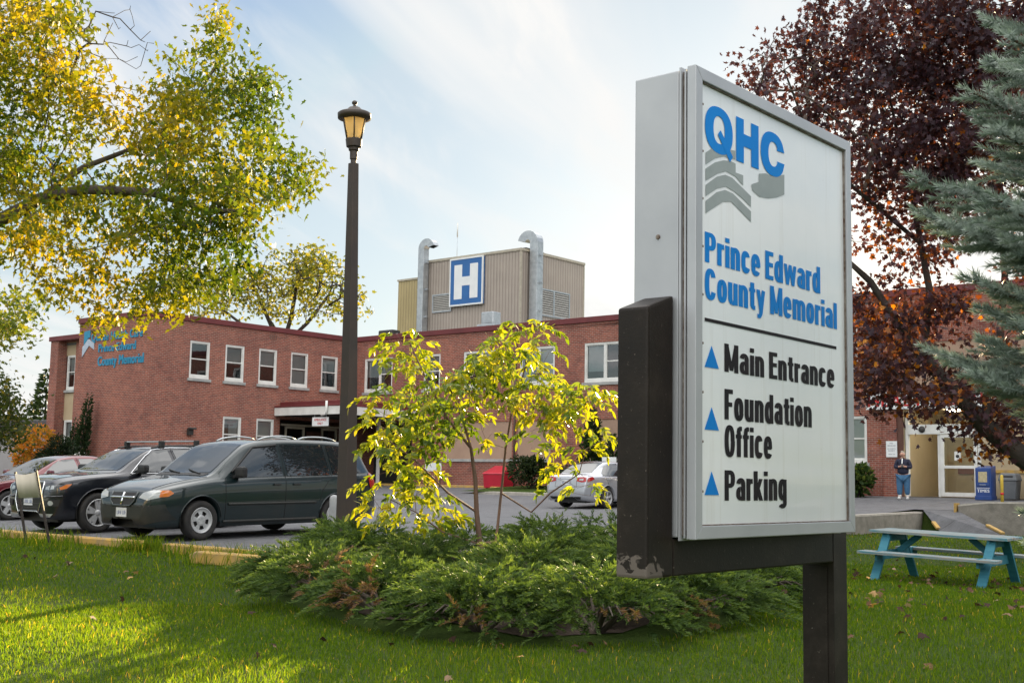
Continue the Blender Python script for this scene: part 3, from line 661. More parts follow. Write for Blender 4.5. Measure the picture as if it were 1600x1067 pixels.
# entrance
m_vest = mat("vestibule_tan", (.46, .38, .25), .7, (.40, .33, .21), .9)
m_floor = mat("vestibule_floor", (.20, .17, .14), .7)
pv = MB(); X0, X1, D = 28.58, 33.6, 3.2
pv.quad((X0, 0, 1.19), (X0, D, 1.19), (X0, D, 4.3), (X0, 0, 4.3)); pv.quad((X1, 0, 1.19), (X1, D, 1.19), (X1, D, 4.3), (X1, 0, 4.3)); pv.quad((X0, D, 1.19), (X1, D, 1.19), (X1, D, 4.3), (X0, D, 4.3)); pv.quad((X0, 0, 4.26), (X1, 0, 4.26), (X1, D, 4.26), (X0, D, 4.26))
vst = pv.build("vestibule", m_vest, hosp, fix=False)
pv = MB(); pv.quad((X0, -.1, 1.215), (X1, -.1, 1.215), (X1, D, 1.215), (X0, D, 1.215)); pv.build("floor", m_floor, vst, fix=False)
pv = MB(); pv.box(28.95, 30.05, D - .08, D - .02, 1.25, 3.3); pv.build("inner_door", mat("inner_door_tan", (.36, .28, .17), .5, (.30, .23, .14), 2), vst)
pv = MB(); pv.box(29.35, 29.95, D - .14, D - .081, 2.05, 2.25); pv.build("push_plate", mat("maroon_sign", (.16, .05, .05), .6), vst)
pv = MB(); pv.box(29.78, 29.88, D - .14, D - .081, 2.62, 2.8); pv.box(29.5, 29.6, D - .14, D - .081, 2.95, 3.08); pv.build("door_closer", m_darkmetal, vst)
lamp_m = emit("ceiling_lamp_glow", (1.0, .90, .70), 22.0)
for x in (29.9, 30.6): pv = MB(); pv.box(x, x + .45, .5, .72, 4.19, 4.255); pv.build("ceiling_lamp", lamp_m, vst)
f = MB(); dp = fy(.12)
abox(f, dp, 28.60, 28.72, 1.22, 4.2, -.02, .10); abox(f, dp, 28.72, 31.25, 3.38, 3.72, -.06, .10); abox(f, dp, 31.13, 31.25, 1.22, 3.38, -.02, .10)
abox(f, dp, 29.74, 29.84, 1.22, 3.38, .0, .08)
abox(f, dp, 29.86, 29.97, 1.24, 3.36, -.05, .02); abox(f, dp, 31.0, 31.11, 1.24, 3.36, -.05, .02); abox(f, dp, 29.97, 31.0, 3.26, 3.36, -.05, .02); abox(f, dp, 29.97, 31.0, 1.24, 1.38, -.05, .02); abox(f, dp, 29.97, 31.0, 2.20, 2.30, -.05, .02)
sd = f.build("sliding_door", m_white, hosp, bevel=.006)
g = MB(); g.quad(*[dp(a, z, -.02) for a, z in ((29.95, 1.3), (31.02, 1.3), (31.02, 3.3), (29.95, 3.3))]); g.build("pane", m_glass_d, sd, fix=False)
g = MB(); abox(g, dp, 30.33, 30.55, 2.47, 2.78, -.035, -.028); g.build("door_notice", mat("paper_white", (.78, .78, .75), .7), sd)
g = MB(); g.lathe([(.001, 0), (.06, 0), (.06, .006)], 14, (30.44, .12 - .042, 2.62), 'Y'); g.build("door_emblem", m_darkmetal, sd)
g = MB(); g.lathe([(.02, -.06), (.10, -.04), (.12, 0)], 14, (29.22, .04, 3.55), 'Y'); g.build("door_sensor", m_darkmetal, sd)
b = MB(); b.box(31.26, 33.59, .05, .12, 1.0, 4.23); b.build("tan_wall", m_tan, hosp)
b = MB(); b.box(27.86, 28.36, -.11, -.001, .9, 4.255); b.build("brick_pier", m_brick, hosp)
b = MB(); b.box(28.37, 28.57, -.05, -.002, .9, 4.255); b.build("brown_jamb", mat("brown_jamb", (.12, .055, .04), .8), hosp)
b = MB(); b.box(31.6, 33.4, .0, .045, 2.06, 2.16); b.build("wall_rail", m_yel, hosp)

# penthouse on the roof
m_clad, t, b_, o = newmat("ribbed_cladding")
uvn = t.nodes.new('ShaderNodeUVMap'); wv = t.nodes.new('ShaderNodeTexWave'); wv.wave_type = 'BANDS'; wv.bands_direction = 'X'; wv.inputs['Scale'].default_value = 1.57
wv.inputs['Distortion'].default_value = 0; t.links.new(uvn.outputs[0], wv.inputs['Vector'])
n1 = noise_node(t, .8, 5, .6, 'UV'); r1 = ramp(t, [(.3, (.33, .285, .245)), (.7, (.40, .345, .295))]); t.links.new(n1.outputs[0], r1.inputs[0])
r2 = ramp(t, [(.0, (.68, .66, .66)), (.28, (1, 1, 1))]); t.links.new(wv.outputs[0], r2.inputs[0])
m1 = t.nodes.new('ShaderNodeMix'); m1.data_type = 'RGBA'; m1.blend_type = 'MULTIPLY'; m1.inputs[0].default_value = 1; t.links.new(r1.outputs[0], m1.inputs[6]); t.links.new(r2.outputs[0], m1.inputs[7])
t.links.new(m1.outputs[2], b_.inputs['Base Color']); b_.inputs['Roughness'].default_value = .55
bp = t.nodes.new('ShaderNodeBump'); bp.inputs['Distance'].default_value = .03; bp.inputs['Strength'].default_value = .5; t.links.new(wv.outputs[0], bp.inputs['Height']); t.links.new(bp.outputs[0], b_.inputs['Normal'])
m_clad_y = m_clad.copy(); m_clad_y.name = "yellow_cladding"
for n_ in m_clad_y.node_tree.nodes:
    if n_.type == 'VALTORGB' and abs(n_.color_ramp.elements[0].color[0] - .33) < .01:
        n_.color_ramp.elements[0].color = (.36, .29, .14, 1); n_.color_ramp.elements[1].color = (.42, .34, .17, 1)
PX0, PX1, PY0, PY1, PZ = .82, 7.58, 4.0, 9.2, 12.82
b = MB(); b.box(PX0, PX1, PY0, PY1, 8.2, PZ); pent = b.build("penthouse", m_clad, hosp)
m_ptrim = mat("beige_trim", (.44, .40, .32), .5)
b = MB(); e = .05
b.box(PX0 - e, PX1 + e, PY0 - e, PY0 + .1, PZ + .002, PZ + .13); b.box(PX1 - .1, PX1 + e, PY0 + .1, PY1 + e, PZ + .002, PZ + .13); b.box(PX0 - e, PX0 + .1, PY0 + .1, PY1 + e, PZ + .002, PZ + .13)
b.box(PX1 - .06, PX1 + .03, PY0 - .03, PY0 + .06, 8.2, PZ); b.box(PX0 - .03, PX0 + .06, PY0 - .03, PY0 + .06, 8.2, PZ); b.box(PX1 - .06, PX1 + .03, PY1 - .06, PY1 + .03, 8.2, PZ)
b.build("corner_trim", m_ptrim, pent)
b = MB(); b.box(-1.02, PX0 - .04, PY0 + .05, PY1 - .5, 8.2, 12.03); b.build("annex", m_clad_y, pent)
b = MB(); b.box(-1.07, PX0 - .04, PY0 - .0, PY1 - .45, 12.032, 12.13); b.build("annex_trim", m_ptrim, pent)
def louver(place, a0, a1, z0, z1, nb, mull=False):
    f = MB(); w_ = .07
    abox(f, place, a0, a1, z1 - w_, z1, -.06, -.002); abox(f, place, a0, a1, z0, z0 + w_, -.06, -.002); abox(f, place, a0, a0 + w_, z0 + w_, z1 - w_, -.06, -.002); abox(f, place, a1 - w_, a1, z0 + w_, z1 - w_, -.06, -.002)
    bays = [(a0 + w_, a1 - w_)]
    if mull: am = (a0 + a1) / 2; abox(f, place, am - .05, am + .05, z0 + w_, z1 - w_, -.06, -.002); bays = [(a0 + w_, am - .05), (am + .05, a1 - w_)]
    fr = f.build("louver", m_galv, pent)
    d = MB(); s = MB()
    for q0, q1 in bays:
        abox(d, place, q0, q1, z0 + w_, z1 - w_, -.006, -.003)
        for k in range(nb):
            z = z0 + w_ + (z1 - z0 - 2 * w_) * (k + .5) / nb; h = (z1 - z0) / nb * .34
            s.add([place(q0, z - h, -.055), place(q1, z - h, -.055), place(q1, z + h, -.012), place(q0, z + h, -.012)], [(0, 1, 2, 3)])
    d.build("opening", m_dark, fr); s.build("slats", mat("louver_slat", (.40, .39, .36), .5), fr, fix=False)
louver(fy(PY0), 1.62, 2.98, 10.12, 11.08, 9)
def fxo(x0): return lambda a, z, d: (x0 - d, a, z)
louver(fxo(PX1), PY0 + 1.28, PY0 + 3.95, 9.75, 11.14, 11, True)
b = MB()
for x0, x1, y0, y1, z0, z1 in ((5.5, 7.0, 5.2, 6.6, PZ + .1, PZ + .35), (7.0, 7.4, 4.6, 5.4, PZ + .1, PZ + .28), (6.8, 7.3, 6.0, 7.8, PZ + .1, PZ + .22)): b.box(x0, x1, y0, y1, z0, z1)
b.build("roof_unit", m_darkmetal, pent, bevel=.05)

BR3 = Matrix.Translation((INNER.x, INNER.y, 0)) @ Matrix.Rotation(BROT, 4, 'Z')
def bl(x, y, z): return BR3 @ Vector((x, y, z))
# rooftop ducts
def duct(x, y, z0, z1, flip, label, r=.19, squat=False):
    root = empty("exhaust_duct", bl(x, y, z0), BROT, label, "duct", "tall galvanised ducts on the rooftop block")
    b = MB(); h = z1 - z0
    b.box(-r, r, -r, r, 0, h - .45); b.build("shaft", m_galv, root, bevel=.015)
    b = MB()
    for k in range(1, 5): b.box(-r - .012, r + .012, -r - .012, r + .012, (h - .5) * k / 5, (h - .5) * k / 5 + .03)
    b.build("seam_band", m_galv, root)
    b = MB(); sg = 1 if flip else -1; prof = []
    for k in range(10):
        a = math.pi * k / 9 * .92; cx_ = sg * (r + .16); ro, ri = .16 + 2 * r, .16
        prof.append(((cx_ - sg * ro * math.cos(a), h - .45 + ro * math.sin(a) * .95), (cx_ - sg * ri * math.cos(a), h - .45 + ri * math.sin(a) * .95)))
    vs = []
    for (ox, oz), (ix, iz) in prof:
        for y_ in (-r, r): vs += [(ox, y_, oz), (ix, y_, iz)]
    f = []
    for k in range(9):
        i = k * 4; f += [(i, i + 2, i + 6, i + 4), (i + 1, i + 5, i + 7, i + 3), (i, i + 4, i + 5, i + 1), (i + 2, i + 3, i + 7, i + 6)]
    b.add(vs, f); b.build("hood", m_galv, root)
    b = MB()
    for zz_ in (.3, .55, .8): b.box(r, r + .16, -.05, .05, h * zz_ - .04, h * zz_ + .04); 
    b.build("bracket", m_galv, root)
    return root
duct(1.13, 3.72, 8.2, 13.95, True, "galvanised duct with hooked top at the left end of the rooftop block", .2)
duct(7.95, 4.75, 8.2, 13.75, False, "galvanised duct with hooked top at the front corner of the rooftop block", .24)
vt = empty("roof_vent", bl(7.25, 2.2, 8.2), BROT, "short galvanised roof vent below the front corner duct", "vent")
b = MB(); b.box(-.55, .55, -.4, .4, 0, .75); b.build("vent_base", m_galv, vt, bevel=.03); b = MB(); b.box(-.38, .38, -.3, .3, .75, 1.35); b.build("vent_cap", m_galv, vt, bevel=.06)
vt = empty("roof_fan", bl(.1, 2.4, 8.2), BROT, "dark hooded roof fan at the foot of the left duct", "fan")
b = MB(); b.box(-.55, .5, -.3, .3, .55, .95); b.build("hood", m_darkmetal, vt, bevel=.08); b = MB(); b.tube([(-.35, 0, 0), (-.2, 0, .5), (.1, 0, .6)], .22, 10); b.tube([(.5, 0, .62), (.95, 0, .5), (1.0, 0, 0)], .16, 10); b.build("pipe", m_galv, vt)
an = empty("antenna", bl(2.8, 4.5, PZ + .1), 0, "thin white antenna mast on the rooftop block", "antenna")
b = MB(); b.tube([(0, 0, 0), (0, 0, 1.25)], .012, 6); b.build("mast", m_galv, an); b = MB(); b.tube([(0, 0, 1.2), (0, 0, 1.95)], .035, 6); b.build("whip", m_white, an)
# the H sign
m_hblue = mat("sign_blue", (.026, .135, .37), .4, (.022, .115, .33), 1.2); m_signwhite = mat("sign_white", (.78, .80, .80), .45, (.70, .73, .74), 2)
hs = empty("hospital_sign", bl(2.97, PY0 - .09, 10.36), BROT, "square blue hospital sign with a white letter H on the rooftop block", "sign")
b = MB(); b.box(0, 2.24, -.08, .085, 0, 2.42); b.build("sign_box", m_hblue, hs, bevel=.01)
b = MB(); w_ = .05
b.box(-.02, 2.26, -.10, -.02, -.03, w_); b.box(-.02, 2.26, -.10, -.02, 2.42 - w_, 2.45); b.box(-.02, w_, -.10, -.02, w_, 2.42 - w_); b.box(2.24 - w_, 2.26, -.10, -.02, w_, 2.42 - w_); b.build("sign_frame", m_signwhite, hs)
b = MB(); H_ = [(.30, .32), (.84, .32), (.84, 1.0), (1.38, 1.0), (1.38, .32), (1.92, .32), (1.92, 2.1), (1.38, 2.1), (1.38, 1.46), (.84, 1.46), (.84, 2.1), (.30, 2.1)]
b.prism(H_, lambda a, z, h: (a, h, z), -.088, -.079); b.build("letter", m_signwhite, hs)
# lettering on the end wall
m_cyan = mat("wall_letter_blue", (.02, .25, .42), .4)
wl_ = empty("wall_lettering", bl(-2.6, -12.03, 7.3), BROT, "pale blue three line hospital name lettering on the brick end wall", "sign")
pw = lambda a, z, h: (a + 2.6, .028 - h, z - 7.3)
text_on("letter_line", "Quinte Health Care", -4.35, -.30, 7.42, .36, pw, m_cyan, wl_, .035, depth=.03)
text_on("letter_line", "Prince Edward", -3.72, -.78, 6.90, .36, pw, m_cyan, wl_, .035, depth=.03)
text_on("letter_line", "County Memorial", -3.72, -.14, 6.28, .42, pw, m_cyan, wl_, .035, depth=.03)
b = MB(); b.prism([(-5.05, 6.75), (-4.5, 7.25), (-4.1, 7.05), (-4.1, 7.35), (-4.6, 7.55), (-5.05, 7.2)], lambda a, z, h: pw(a, z, h), 0, .03); b.build("emblem", mat("pale_letter", (.45, .52, .62), .5), wl_)
b = MB(); b.prism([(-4.95, 7.3), (-4.55, 7.62), (-4.45, 7.62), (-4.45, 7.95), (-4.95, 7.9)], lambda a, z, h: pw(a, z, h), 0, .03); b.build("emblem", m_cyan, wl_)
# entrance sign board
m_redl = mat("sign_red", (.55, .02, .02), .5)
es = empty("entrance_sign", bl(30.2, -.02, 4.26), BROT, "long white board with red capital letters above the entrance doors", "sign")
b = MB(); b.box(-2.9, 3.0, -.22, .018, 0, .60); b.build("board", m_signwhite, es, bevel=.01)
text_on("letters", "HEALTH CENTRE", -2.82, 2.5, .10, .40, lambda a, z, h: (a, -.224 - h, z), m_redl, es, .03, depth=.006)
# notice by the door
ns = empty("wall_notice", bl(28.19, -.13, 2.58), BROT, "white no smoking notice on the brick pier beside the entrance", "notice")
b = MB(); b.box(-.2, .2, -.012, .012, 0, .56); b.build("plate", m_signwhite, ns)
m_ink = mat("notice_ink", (.10, .11, .16), .7)
for k, (tx, z, cp, x) in enumerate((("NO", .46, .05, .06), ("SMOKING", .37, .055, .15), ("ON HOSPITAL", .27, .045, .16), ("PROPERTY", .20, .045, .13), ("THANK YOU", .08, .04, .13))):
    text_on("lettering", tx, -x, x, z, cp, lambda a, q, h: (a, -.0135 - h, q), m_ink, ns, .02)
# ambulance sign hung from the canopy
am = empty("ambulance_sign", bl(3.2, -4.83, 3.82), BROT, "small white sign with red letters hanging under the canopy edge", "sign")
b = MB(); b.box(-.55, .55, -.012, .012, 0, .40); b.build("plate", m_signwhite, am)
b = MB(); b.tube([(-.4, 0, .40), (-.4, 0, .54)], .012, 6); b.tube([(.4, 0, .40), (.4, 0, .54)], .012, 6); b.build("hanger", m_galv, am)
text_on("lettering", "AMBULANCE", -.42, .42, .23, .11, lambda a, z, h: (a, -.015 - h, z), m_redl, am, .03)
text_on("lettering", "ONLY", -.18, .18, .06, .11, lambda a, z, h: (a, -.015 - h, z), m_redl, am, .03)
# ------------------------------------------------------------------ vehicles
def paint(name, c, metal=.25, rough=.32, dirt=(.05, .045, .04), dirtamt=.25):
    m, t, b, o = newmat(name)
    n = noise_node(t, 1.7, 5, .6); r = ramp(t, [(.45, (0, 0, 0)), (.8, (dirtamt,) * 3)]); t.links.new(n.outputs[0], r.inputs[0])
    mx_ = t.nodes.new('ShaderNodeMix'); mx_.data_type = 'RGBA'; t.links.new(r.outputs[0], mx_.inputs[0]); mx_.inputs[6].default_value = (*c, 1); mx_.inputs[7].default_value = (*dirt, 1)
    t.links.new(mx_.outputs[2], b.inputs['Base Color']); b.inputs['Metallic'].default_value = metal; b.inputs['Roughness'].default_value = rough
    b.inputs['Coat Weight'].default_value = 1; b.inputs['Coat Roughness'].default_value = .03
    return m
def gloss(name, c, rough=.05, metal=0.0, coat=0.0, spec=.5):
    m, t, b, o = newmat(name); b.inputs['Base Color'].default_value = (*c, 1); b.inputs['Roughness'].default_value = rough
    b.inputs['Metallic'].default_value = metal; b.inputs['Coat Weight'].default_value = coat; b.inputs['Specular IOR Level'].default_value = spec; return m
m_cglass = gloss("car_glass", (.012, .018, .020), .015, 0, 0, 1.0); m_cglass.node_tree.nodes['Principled BSDF'].inputs['IOR'].default_value = 1.72
m_tyre = mat("tyre_rubber", (.016, .016, .017), .85, (.03, .028, .026), 9, bump=.2)
m_alloy = mat("alloy_silver", (.52, .53, .54), .35, (.42, .43, .44), 8, metal=.35)
m_chrome = gloss("chrome", (.72, .74, .76), .12, 1.0)
m_blackp = mat("black_plastic", (.018, .018, .018), .55)
m_lens = gloss("headlamp_lens", (.42, .44, .44), .08, .2, 1.0)
m_lens_d = gloss("dark_lamp_lens", (.06, .065, .07), .04, .3, 1.0)
m_amber = gloss("amber_lens", (.62, .16, .02), .12, 0, 1.0)
m_redl2 = gloss("red_lens", (.40, .012, .012), .10, 0, 1.0)
m_seam = mat("panel_gap", (.006, .006, .007), .8)
m_plate = mat("plate_white", (.68, .70, .72), .5)
m_plate_ink = mat("plate_ink", (.08, .12, .30), .6)

class Car:
    def __init__(s, name, label, loc, rotz, pitch, L, keys, arches, wheel_r, tuck, paintm, cat='car', group=None):
        s.root = empty(name, loc, 0, label, cat, group); s.root.rotation_mode = 'XYZ'
        s.root.rotation_euler = (0, -pitch, rotz); s.L = L; s.k = keys; s.arch = arches; s.wr = wheel_r
        S = keys['s']; f = lambda q, x: pchip(S, keys[q], x)
        xs = set(np.round(np.concatenate([np.arange(0, .2, .02), np.arange(.2, L - .3, .06), np.arange(L - .3, L - .004, .02), [L]]), 4))
        for c, r in arches:
            for a in np.linspace(0, math.pi, 19): xs.add(round(c + r * math.cos(a), 4))
            xs |= {round(c - r - .002, 4), round(c + r + .002, 4)}
        xs = np.array(sorted(x for x in xs if 0 <= x <= L))
        zt, zs, ws, wr, b0 = f('zt', xs), f('zs', xs), f('ws', xs), f('wr', xs), f('b', xs)
        rings = []
        for i, x in enumerate(xs):
            b = b0[i]
            for c, r in arches:
                if abs(x - c) <= r: b = max(b, s.wr + .01 + math.sqrt(max(0, r * r - (x - c) ** 2)))
            b = min(b, zs[i] - .03); zb = b0[i]; P = [(max(.02, ws[i] * .5), b)]
            for q in np.linspace(0, 1, 9):
                z = b + (zs[i] - b) * q; g = (z - zb) / (zs[i] - zb)
                y = ws[i] - tuck * max(0, (1 - g)) ** 2.2 - .030 * max(0, g - .55) ** 1.5 * 2
                P.append((y, z))
            T = max(zt[i], zs[i] + .02); y0 = P[-1][0]; y1 = min(wr[i], y0 - .03); h = T - zs[i]; e = min(.10, .5 * h)
            P.append((y0 - .022, zs[i] + min(.018, .2 * h)))
            for q in np.linspace(.2, 1, 5):
                P.append((y0 - .022 + (y1 - y0 + .022) * q + .012 * math.sin(math.pi * q), zs[i] + min(.018, .2 * h) + (h - e - min(.018, .2 * h)) * q))
            A, C, B = (y1, T - e), (y1 - .02, T - .012), (y1 - .15 if y1 > .2 else y1 * .5, T - .016)
            for q in (.25, .5, .75, 1): P.append(tuple((1 - q) ** 2 * A[j] + 2 * q * (1 - q) * C[j] + q * q * B[j] for j in (0, 1)))
            P.append((B[0] * .5, T - .005)); P.append((0, T))
            rings.append([(L / 2 - x, y, z) for y, z in P] + [(L / 2 - x, -y, z) for y, z in P[-2::-1]])
        n = len(rings[0]); vs = [p for r in rings for p in r]; fs = []
        for i in range(len(rings) - 1):
            for k in range(n - 1): fs.append((i * n + k, (i + 1) * n + k, (i + 1) * n + k + 1, i * n + k + 1))
        fs += [tuple(range(n)), tuple(range((len(rings) - 1) * n, len(rings) * n))[::-1]]
        B_ = MB(); B_.add(vs, fs, True); s.body = B_.build("body", paintm, s.root)
        s.bvh = BVHTree.FromPolygons([Vector(v) for v in vs], fs)
        u = MB(); u.box(-L / 2 + .25, L / 2 - .25, -.62, .62, .20, .55); u.build("underbody", m_blackp, s.root)
    def hit(s, mode, a, b, side=1):
        L = s.L
        if mode == 'side': o_, d = Vector((L / 2 - a, 3 * side, b)), Vector((0, -side, 0))
        elif mode == 'top': o_, d = Vector((L / 2 - a, b, 4)), Vector((0, 0, -1))
        elif mode == 'front': o_, d = Vector((L / 2 + 3, a, b)), Vector((-1, 0, 0))
        elif mode == 'rear': o_, d = Vector((-L / 2 - 3, a, b)), Vector((1, 0, 0))
        else: raise ValueError
        p, nrm, i, dist = s.bvh.ray_cast(o_, d)
        if p is None:
            p, nrm, i, dist = s.bvh.find_nearest(o_ + d * 2.2)
        if nrm.dot(d) > 0: nrm = -nrm
        return p, nrm
    def decal(s, name, poly, mode, m, parent=None, side=1, off=.006, lim=.09):
        bm = bmesh.new(); vv = [bm.verts.new((a, b, 0)) for a, b in poly]; bm.faces.new(vv); bmesh.ops.triangulate(bm, faces=bm.faces[:])
        for _ in range(5):
            es = [e for e in bm.edges if e.calc_length() > lim]
            if not es: break
            bmesh.ops.subdivide_edges(bm, edges=es, cuts=1); bmesh.ops.triangulate(bm, faces=bm.faces[:])
        for v in bm.verts:
            p, nrm = s.hit(mode, v.co.x, v.co.y, side); v.co = p + nrm * off
        bmesh.ops.recalc_face_normals(bm, faces=bm.faces[:])
        f0 = bm.faces[:]
        bnd = [e for e in bm.edges if e.is_boundary]        # short rim down to the body
        me = bpy.data.meshes.new(name); bm.to_mesh(me); bm.free(); me.polygons.foreach_set('use_smooth', [True] * len(me.polygons)); me.update()
        return link_mesh(name, me, m, parent or s.root)
    def line(s, name, pts, mode, r, m, parent=None, side=1, off=.0, step=.06, n=5):
        P = []
        for (a0, b0), (a1, b1) in zip(pts[:-1], pts[1:]):
            k = max(1, int(math.hypot(a1 - a0, b1 - b0) / step))
            for i in range(k): P.append((a0 + (a1 - a0) * i / k, b0 + (b1 - b0) * i / k))
        P.append(pts[-1]); Q = []
        for a, b in P:
            p, nrm = s.hit(mode, a, b, side); Q.append(p + nrm * off)
        M = MB(); M.tube(Q, r, n); return M.build(name, m, parent or s.root)
    def wheels(s, spokes, track, half=.11, rim=.68, hub=m_alloy):
        for c in [a[0] for a in s.arch]:
            for sd in (1, -1):
                x, y = s.L / 2 - c, sd * track; r = s.wr; o_ = (x, y, r)
                W = MB(); rr = r * rim
                W.lathe([(rr * .98, half * .9 * sd), (rr * 1.0, half * .98 * sd), (rr * .93, half * .99 * sd), (rr * .88, half * .7 * sd), (rr * .86, -half * sd)], 32, o_, 'Y', cap=False)
                spokes(W, x, y, r, rr, half, sd)
                w_ = W.build("wheel", hub, s.root)
                T = MB(); T.lathe([(rr * .99, -half * sd), (r * .90, -half * 1.05 * sd), (r * .975, -half * .9 * sd), (r, -half * .6 * sd), (r, half * .6 * sd), (r * .975, half * .9 * sd), (r * .90, half * 1.06 * sd), (rr * 1.03, half * .97 * sd), (rr * .985, half * .86 * sd)], 36, o_, 'Y', cap=False); T.build("tyre", m_tyre, w_)
                D = MB(); D.lathe([(.01, half * .35 * sd), (rr * .84, half * .35 * sd), (rr * .84, half * .25 * sd)], 24, o_, 'Y'); D.build("brake_disc", m_darkmetal, w_)
                A = MB(); ar = [a[1] for a in s.arch if a[0] == c][0]; A.smooth = True
                ps = [(x + ar * 1.01 * math.cos(a), r + .01 + ar * 1.01 * math.sin(a)) for a in np.linspace(-.25, math.pi + .25, 24)]
                yo, yi = sd * (track + half * .75), sd * (track - .35)
                vs = [(px, yo, pz) for px, pz in ps] + [(px, yi, pz) for px, pz in ps]; k = len(ps)
                A.add(vs, [(i, i + 1, k + i + 1, k + i) for i in range(k - 1)] + [tuple(range(k, 2 * k))]); A.build("wheel_arch", m_blackp, s.root, fix=False)
    def mirror(s, a, z, sd, m, size=(.16, .11, .10)):
        p, nrm = s.hit('side', a, z, sd); M = MB()
        M.obox((p.x - .02, p.y + sd * .14, p.z + .09), (size[0] * .55, sd * .03, 0), (0, sd * size[1], 0), (0, 0, size[2]))
        h = M.build("mirror", m, s.root, bevel=.05); M = MB(); M.bar((p.x, p.y - sd * .02, p.z), (p.x - .01, p.y + sd * .10, p.z + .05), .10, .05); M.build("mirror_arm", m_blackp, h); return h
    def handle(s, a, z, sd, m, w_=.16):
        p, nrm = s.hit('side', a, z, sd); M = MB(); M.obox(p + nrm * .018, (w_ / 2, 0, 0), (0, .014, 0), (0, 0, .017)); return M.build("door_handle", m, s.root, bevel=.008)
    def plate(s, mode, z, m=m_plate, y=0.0):
        pts = [s.hit(mode, y + a, z + b)[0] for a in (-.15, .15) for b in (-.07, .07)]
        sg = 1 if mode == 'front' else -1; x = max(sg * p.x for p in pts) * sg + sg * .012
        M = MB(); M.box(x - .006, x + .006, y - .155, y + .155, z - .077, z + .077); pl_ = M.build("license_plate", m, s.root, bevel=.004)
        M = MB(); xx = x + sg * .0075
        for i, k in enumerate((0, 1, 2, 3, 5, 6, 7)):
            yy = y - .12 + k * .034; M.box(min(x, xx), max(x, xx), yy, yy + .008, z - .035, z + .03); M.box(min(x, xx), max(x, xx), yy + .008, yy + .022, z + (-.035, .022, -.006, .0)[i % 4], z + (-.027, .03, .002, .008)[i % 4])
            M.box(min(x, xx), max(x, xx), yy + .014, yy + .022, z - .03, z + .02) if i % 2 else None
        M.build("plate_characters", m_plate_ink, pl_); return pl_

def spk_bars(n, w_, double=0.0, taper=.75):
    def f(W, x, y, r, rr, half, sd):
        yo = y + sd * half * .80
        W.lathe([(.002, half * .92 * sd), (rr * .20, half * .90 * sd), (rr * .26, half * .7 * sd)], 20, (x, y, r), 'Y')
        for k in range(n):
            for dv in ((-double, double) if double else (0,)):
                a0 = 2 * math.pi * k / n + .3; a1 = a0 + dv
                p0 = (x + rr * .16 * math.cos(a0), yo, r + rr * .16 * math.sin(a0)); p1 = (x + rr * .93 * math.cos(a1), yo + sd * half * .1, r + rr * .93 * math.sin(a1))
                d = Vector(p1) - Vector(p0); q = Vector((-d.z, 0, d.x)).normalized()
                t = sd * half * .16; v = []
                for pp, ww in ((Vector(p0), w_), (Vector(p1), w_ * taper)):
                    for sy in (0, -2.2 * t):
                        v += [pp + q * ww / 2 + Vector((0, sy, 0)), pp - q * ww / 2 + Vector((0, sy, 0))]
                W.add(v, [(0, 1, 5, 4), (2, 6, 7, 3), (0, 4, 6, 2), (1, 3, 7, 5)], False)
    return f
def spk_holes(n):
    def f(W, x, y, r, rr, half, sd):                      # dished disc with n oblong windows between broad spokes
        yo = half * .86 * sd; segs = 60
        rad = [.0, .30, .42, .70, .82, .96]; dep = [.86, .88, .80, .76, .80, .92]
        pt = lambda q, a, dy: (x + rr * q * math.cos(a), y + half * dy * sd, r + rr * q * math.sin(a))
        for i in range(len(rad) - 1):
            for k in range(segs):
                ph = (k + .5) / segs * n % 1
                if i == 2 and .22 < ph < .78: continue
                a0, a1 = 2 * math.pi * k / segs + .2, 2 * math.pi * (k + 1) / segs + .2
                W.add([pt(rad[i], a0, dep[i]), pt(rad[i], a1, dep[i]), pt(rad[i + 1], a1, dep[i + 1]), pt(rad[i + 1], a0, dep[i + 1])], [(0, 1, 2, 3)], True)
        for k in range(5):
            a = 2 * math.pi * k / 5 + .8; W.lathe([(.017, half * .86 * sd), (.015, half * .93 * sd)], 8, (x + rr * .22 * math.cos(a), y, r + rr * .22 * math.sin(a)), 'Y')
    return f
HEAD_IN = math.atan2(-U.y, -U.x); HEAD_OUT = math.atan2(U.y, U.x)
def park(u_front, wb_mid, v_c, heading_in):
    """root location and pitch for a car whose axle midpoint is wb_mid behind the front axle"""
    um = u_front + wb_mid if heading_in else u_front - wb_mid
    sl_ = math.atan((lotz(um + 1.3) - lotz(um - 1.3)) / 2.6)
    return uv(um, v_c, lotz(um) + .005), (-sl_ if heading_in else sl_)

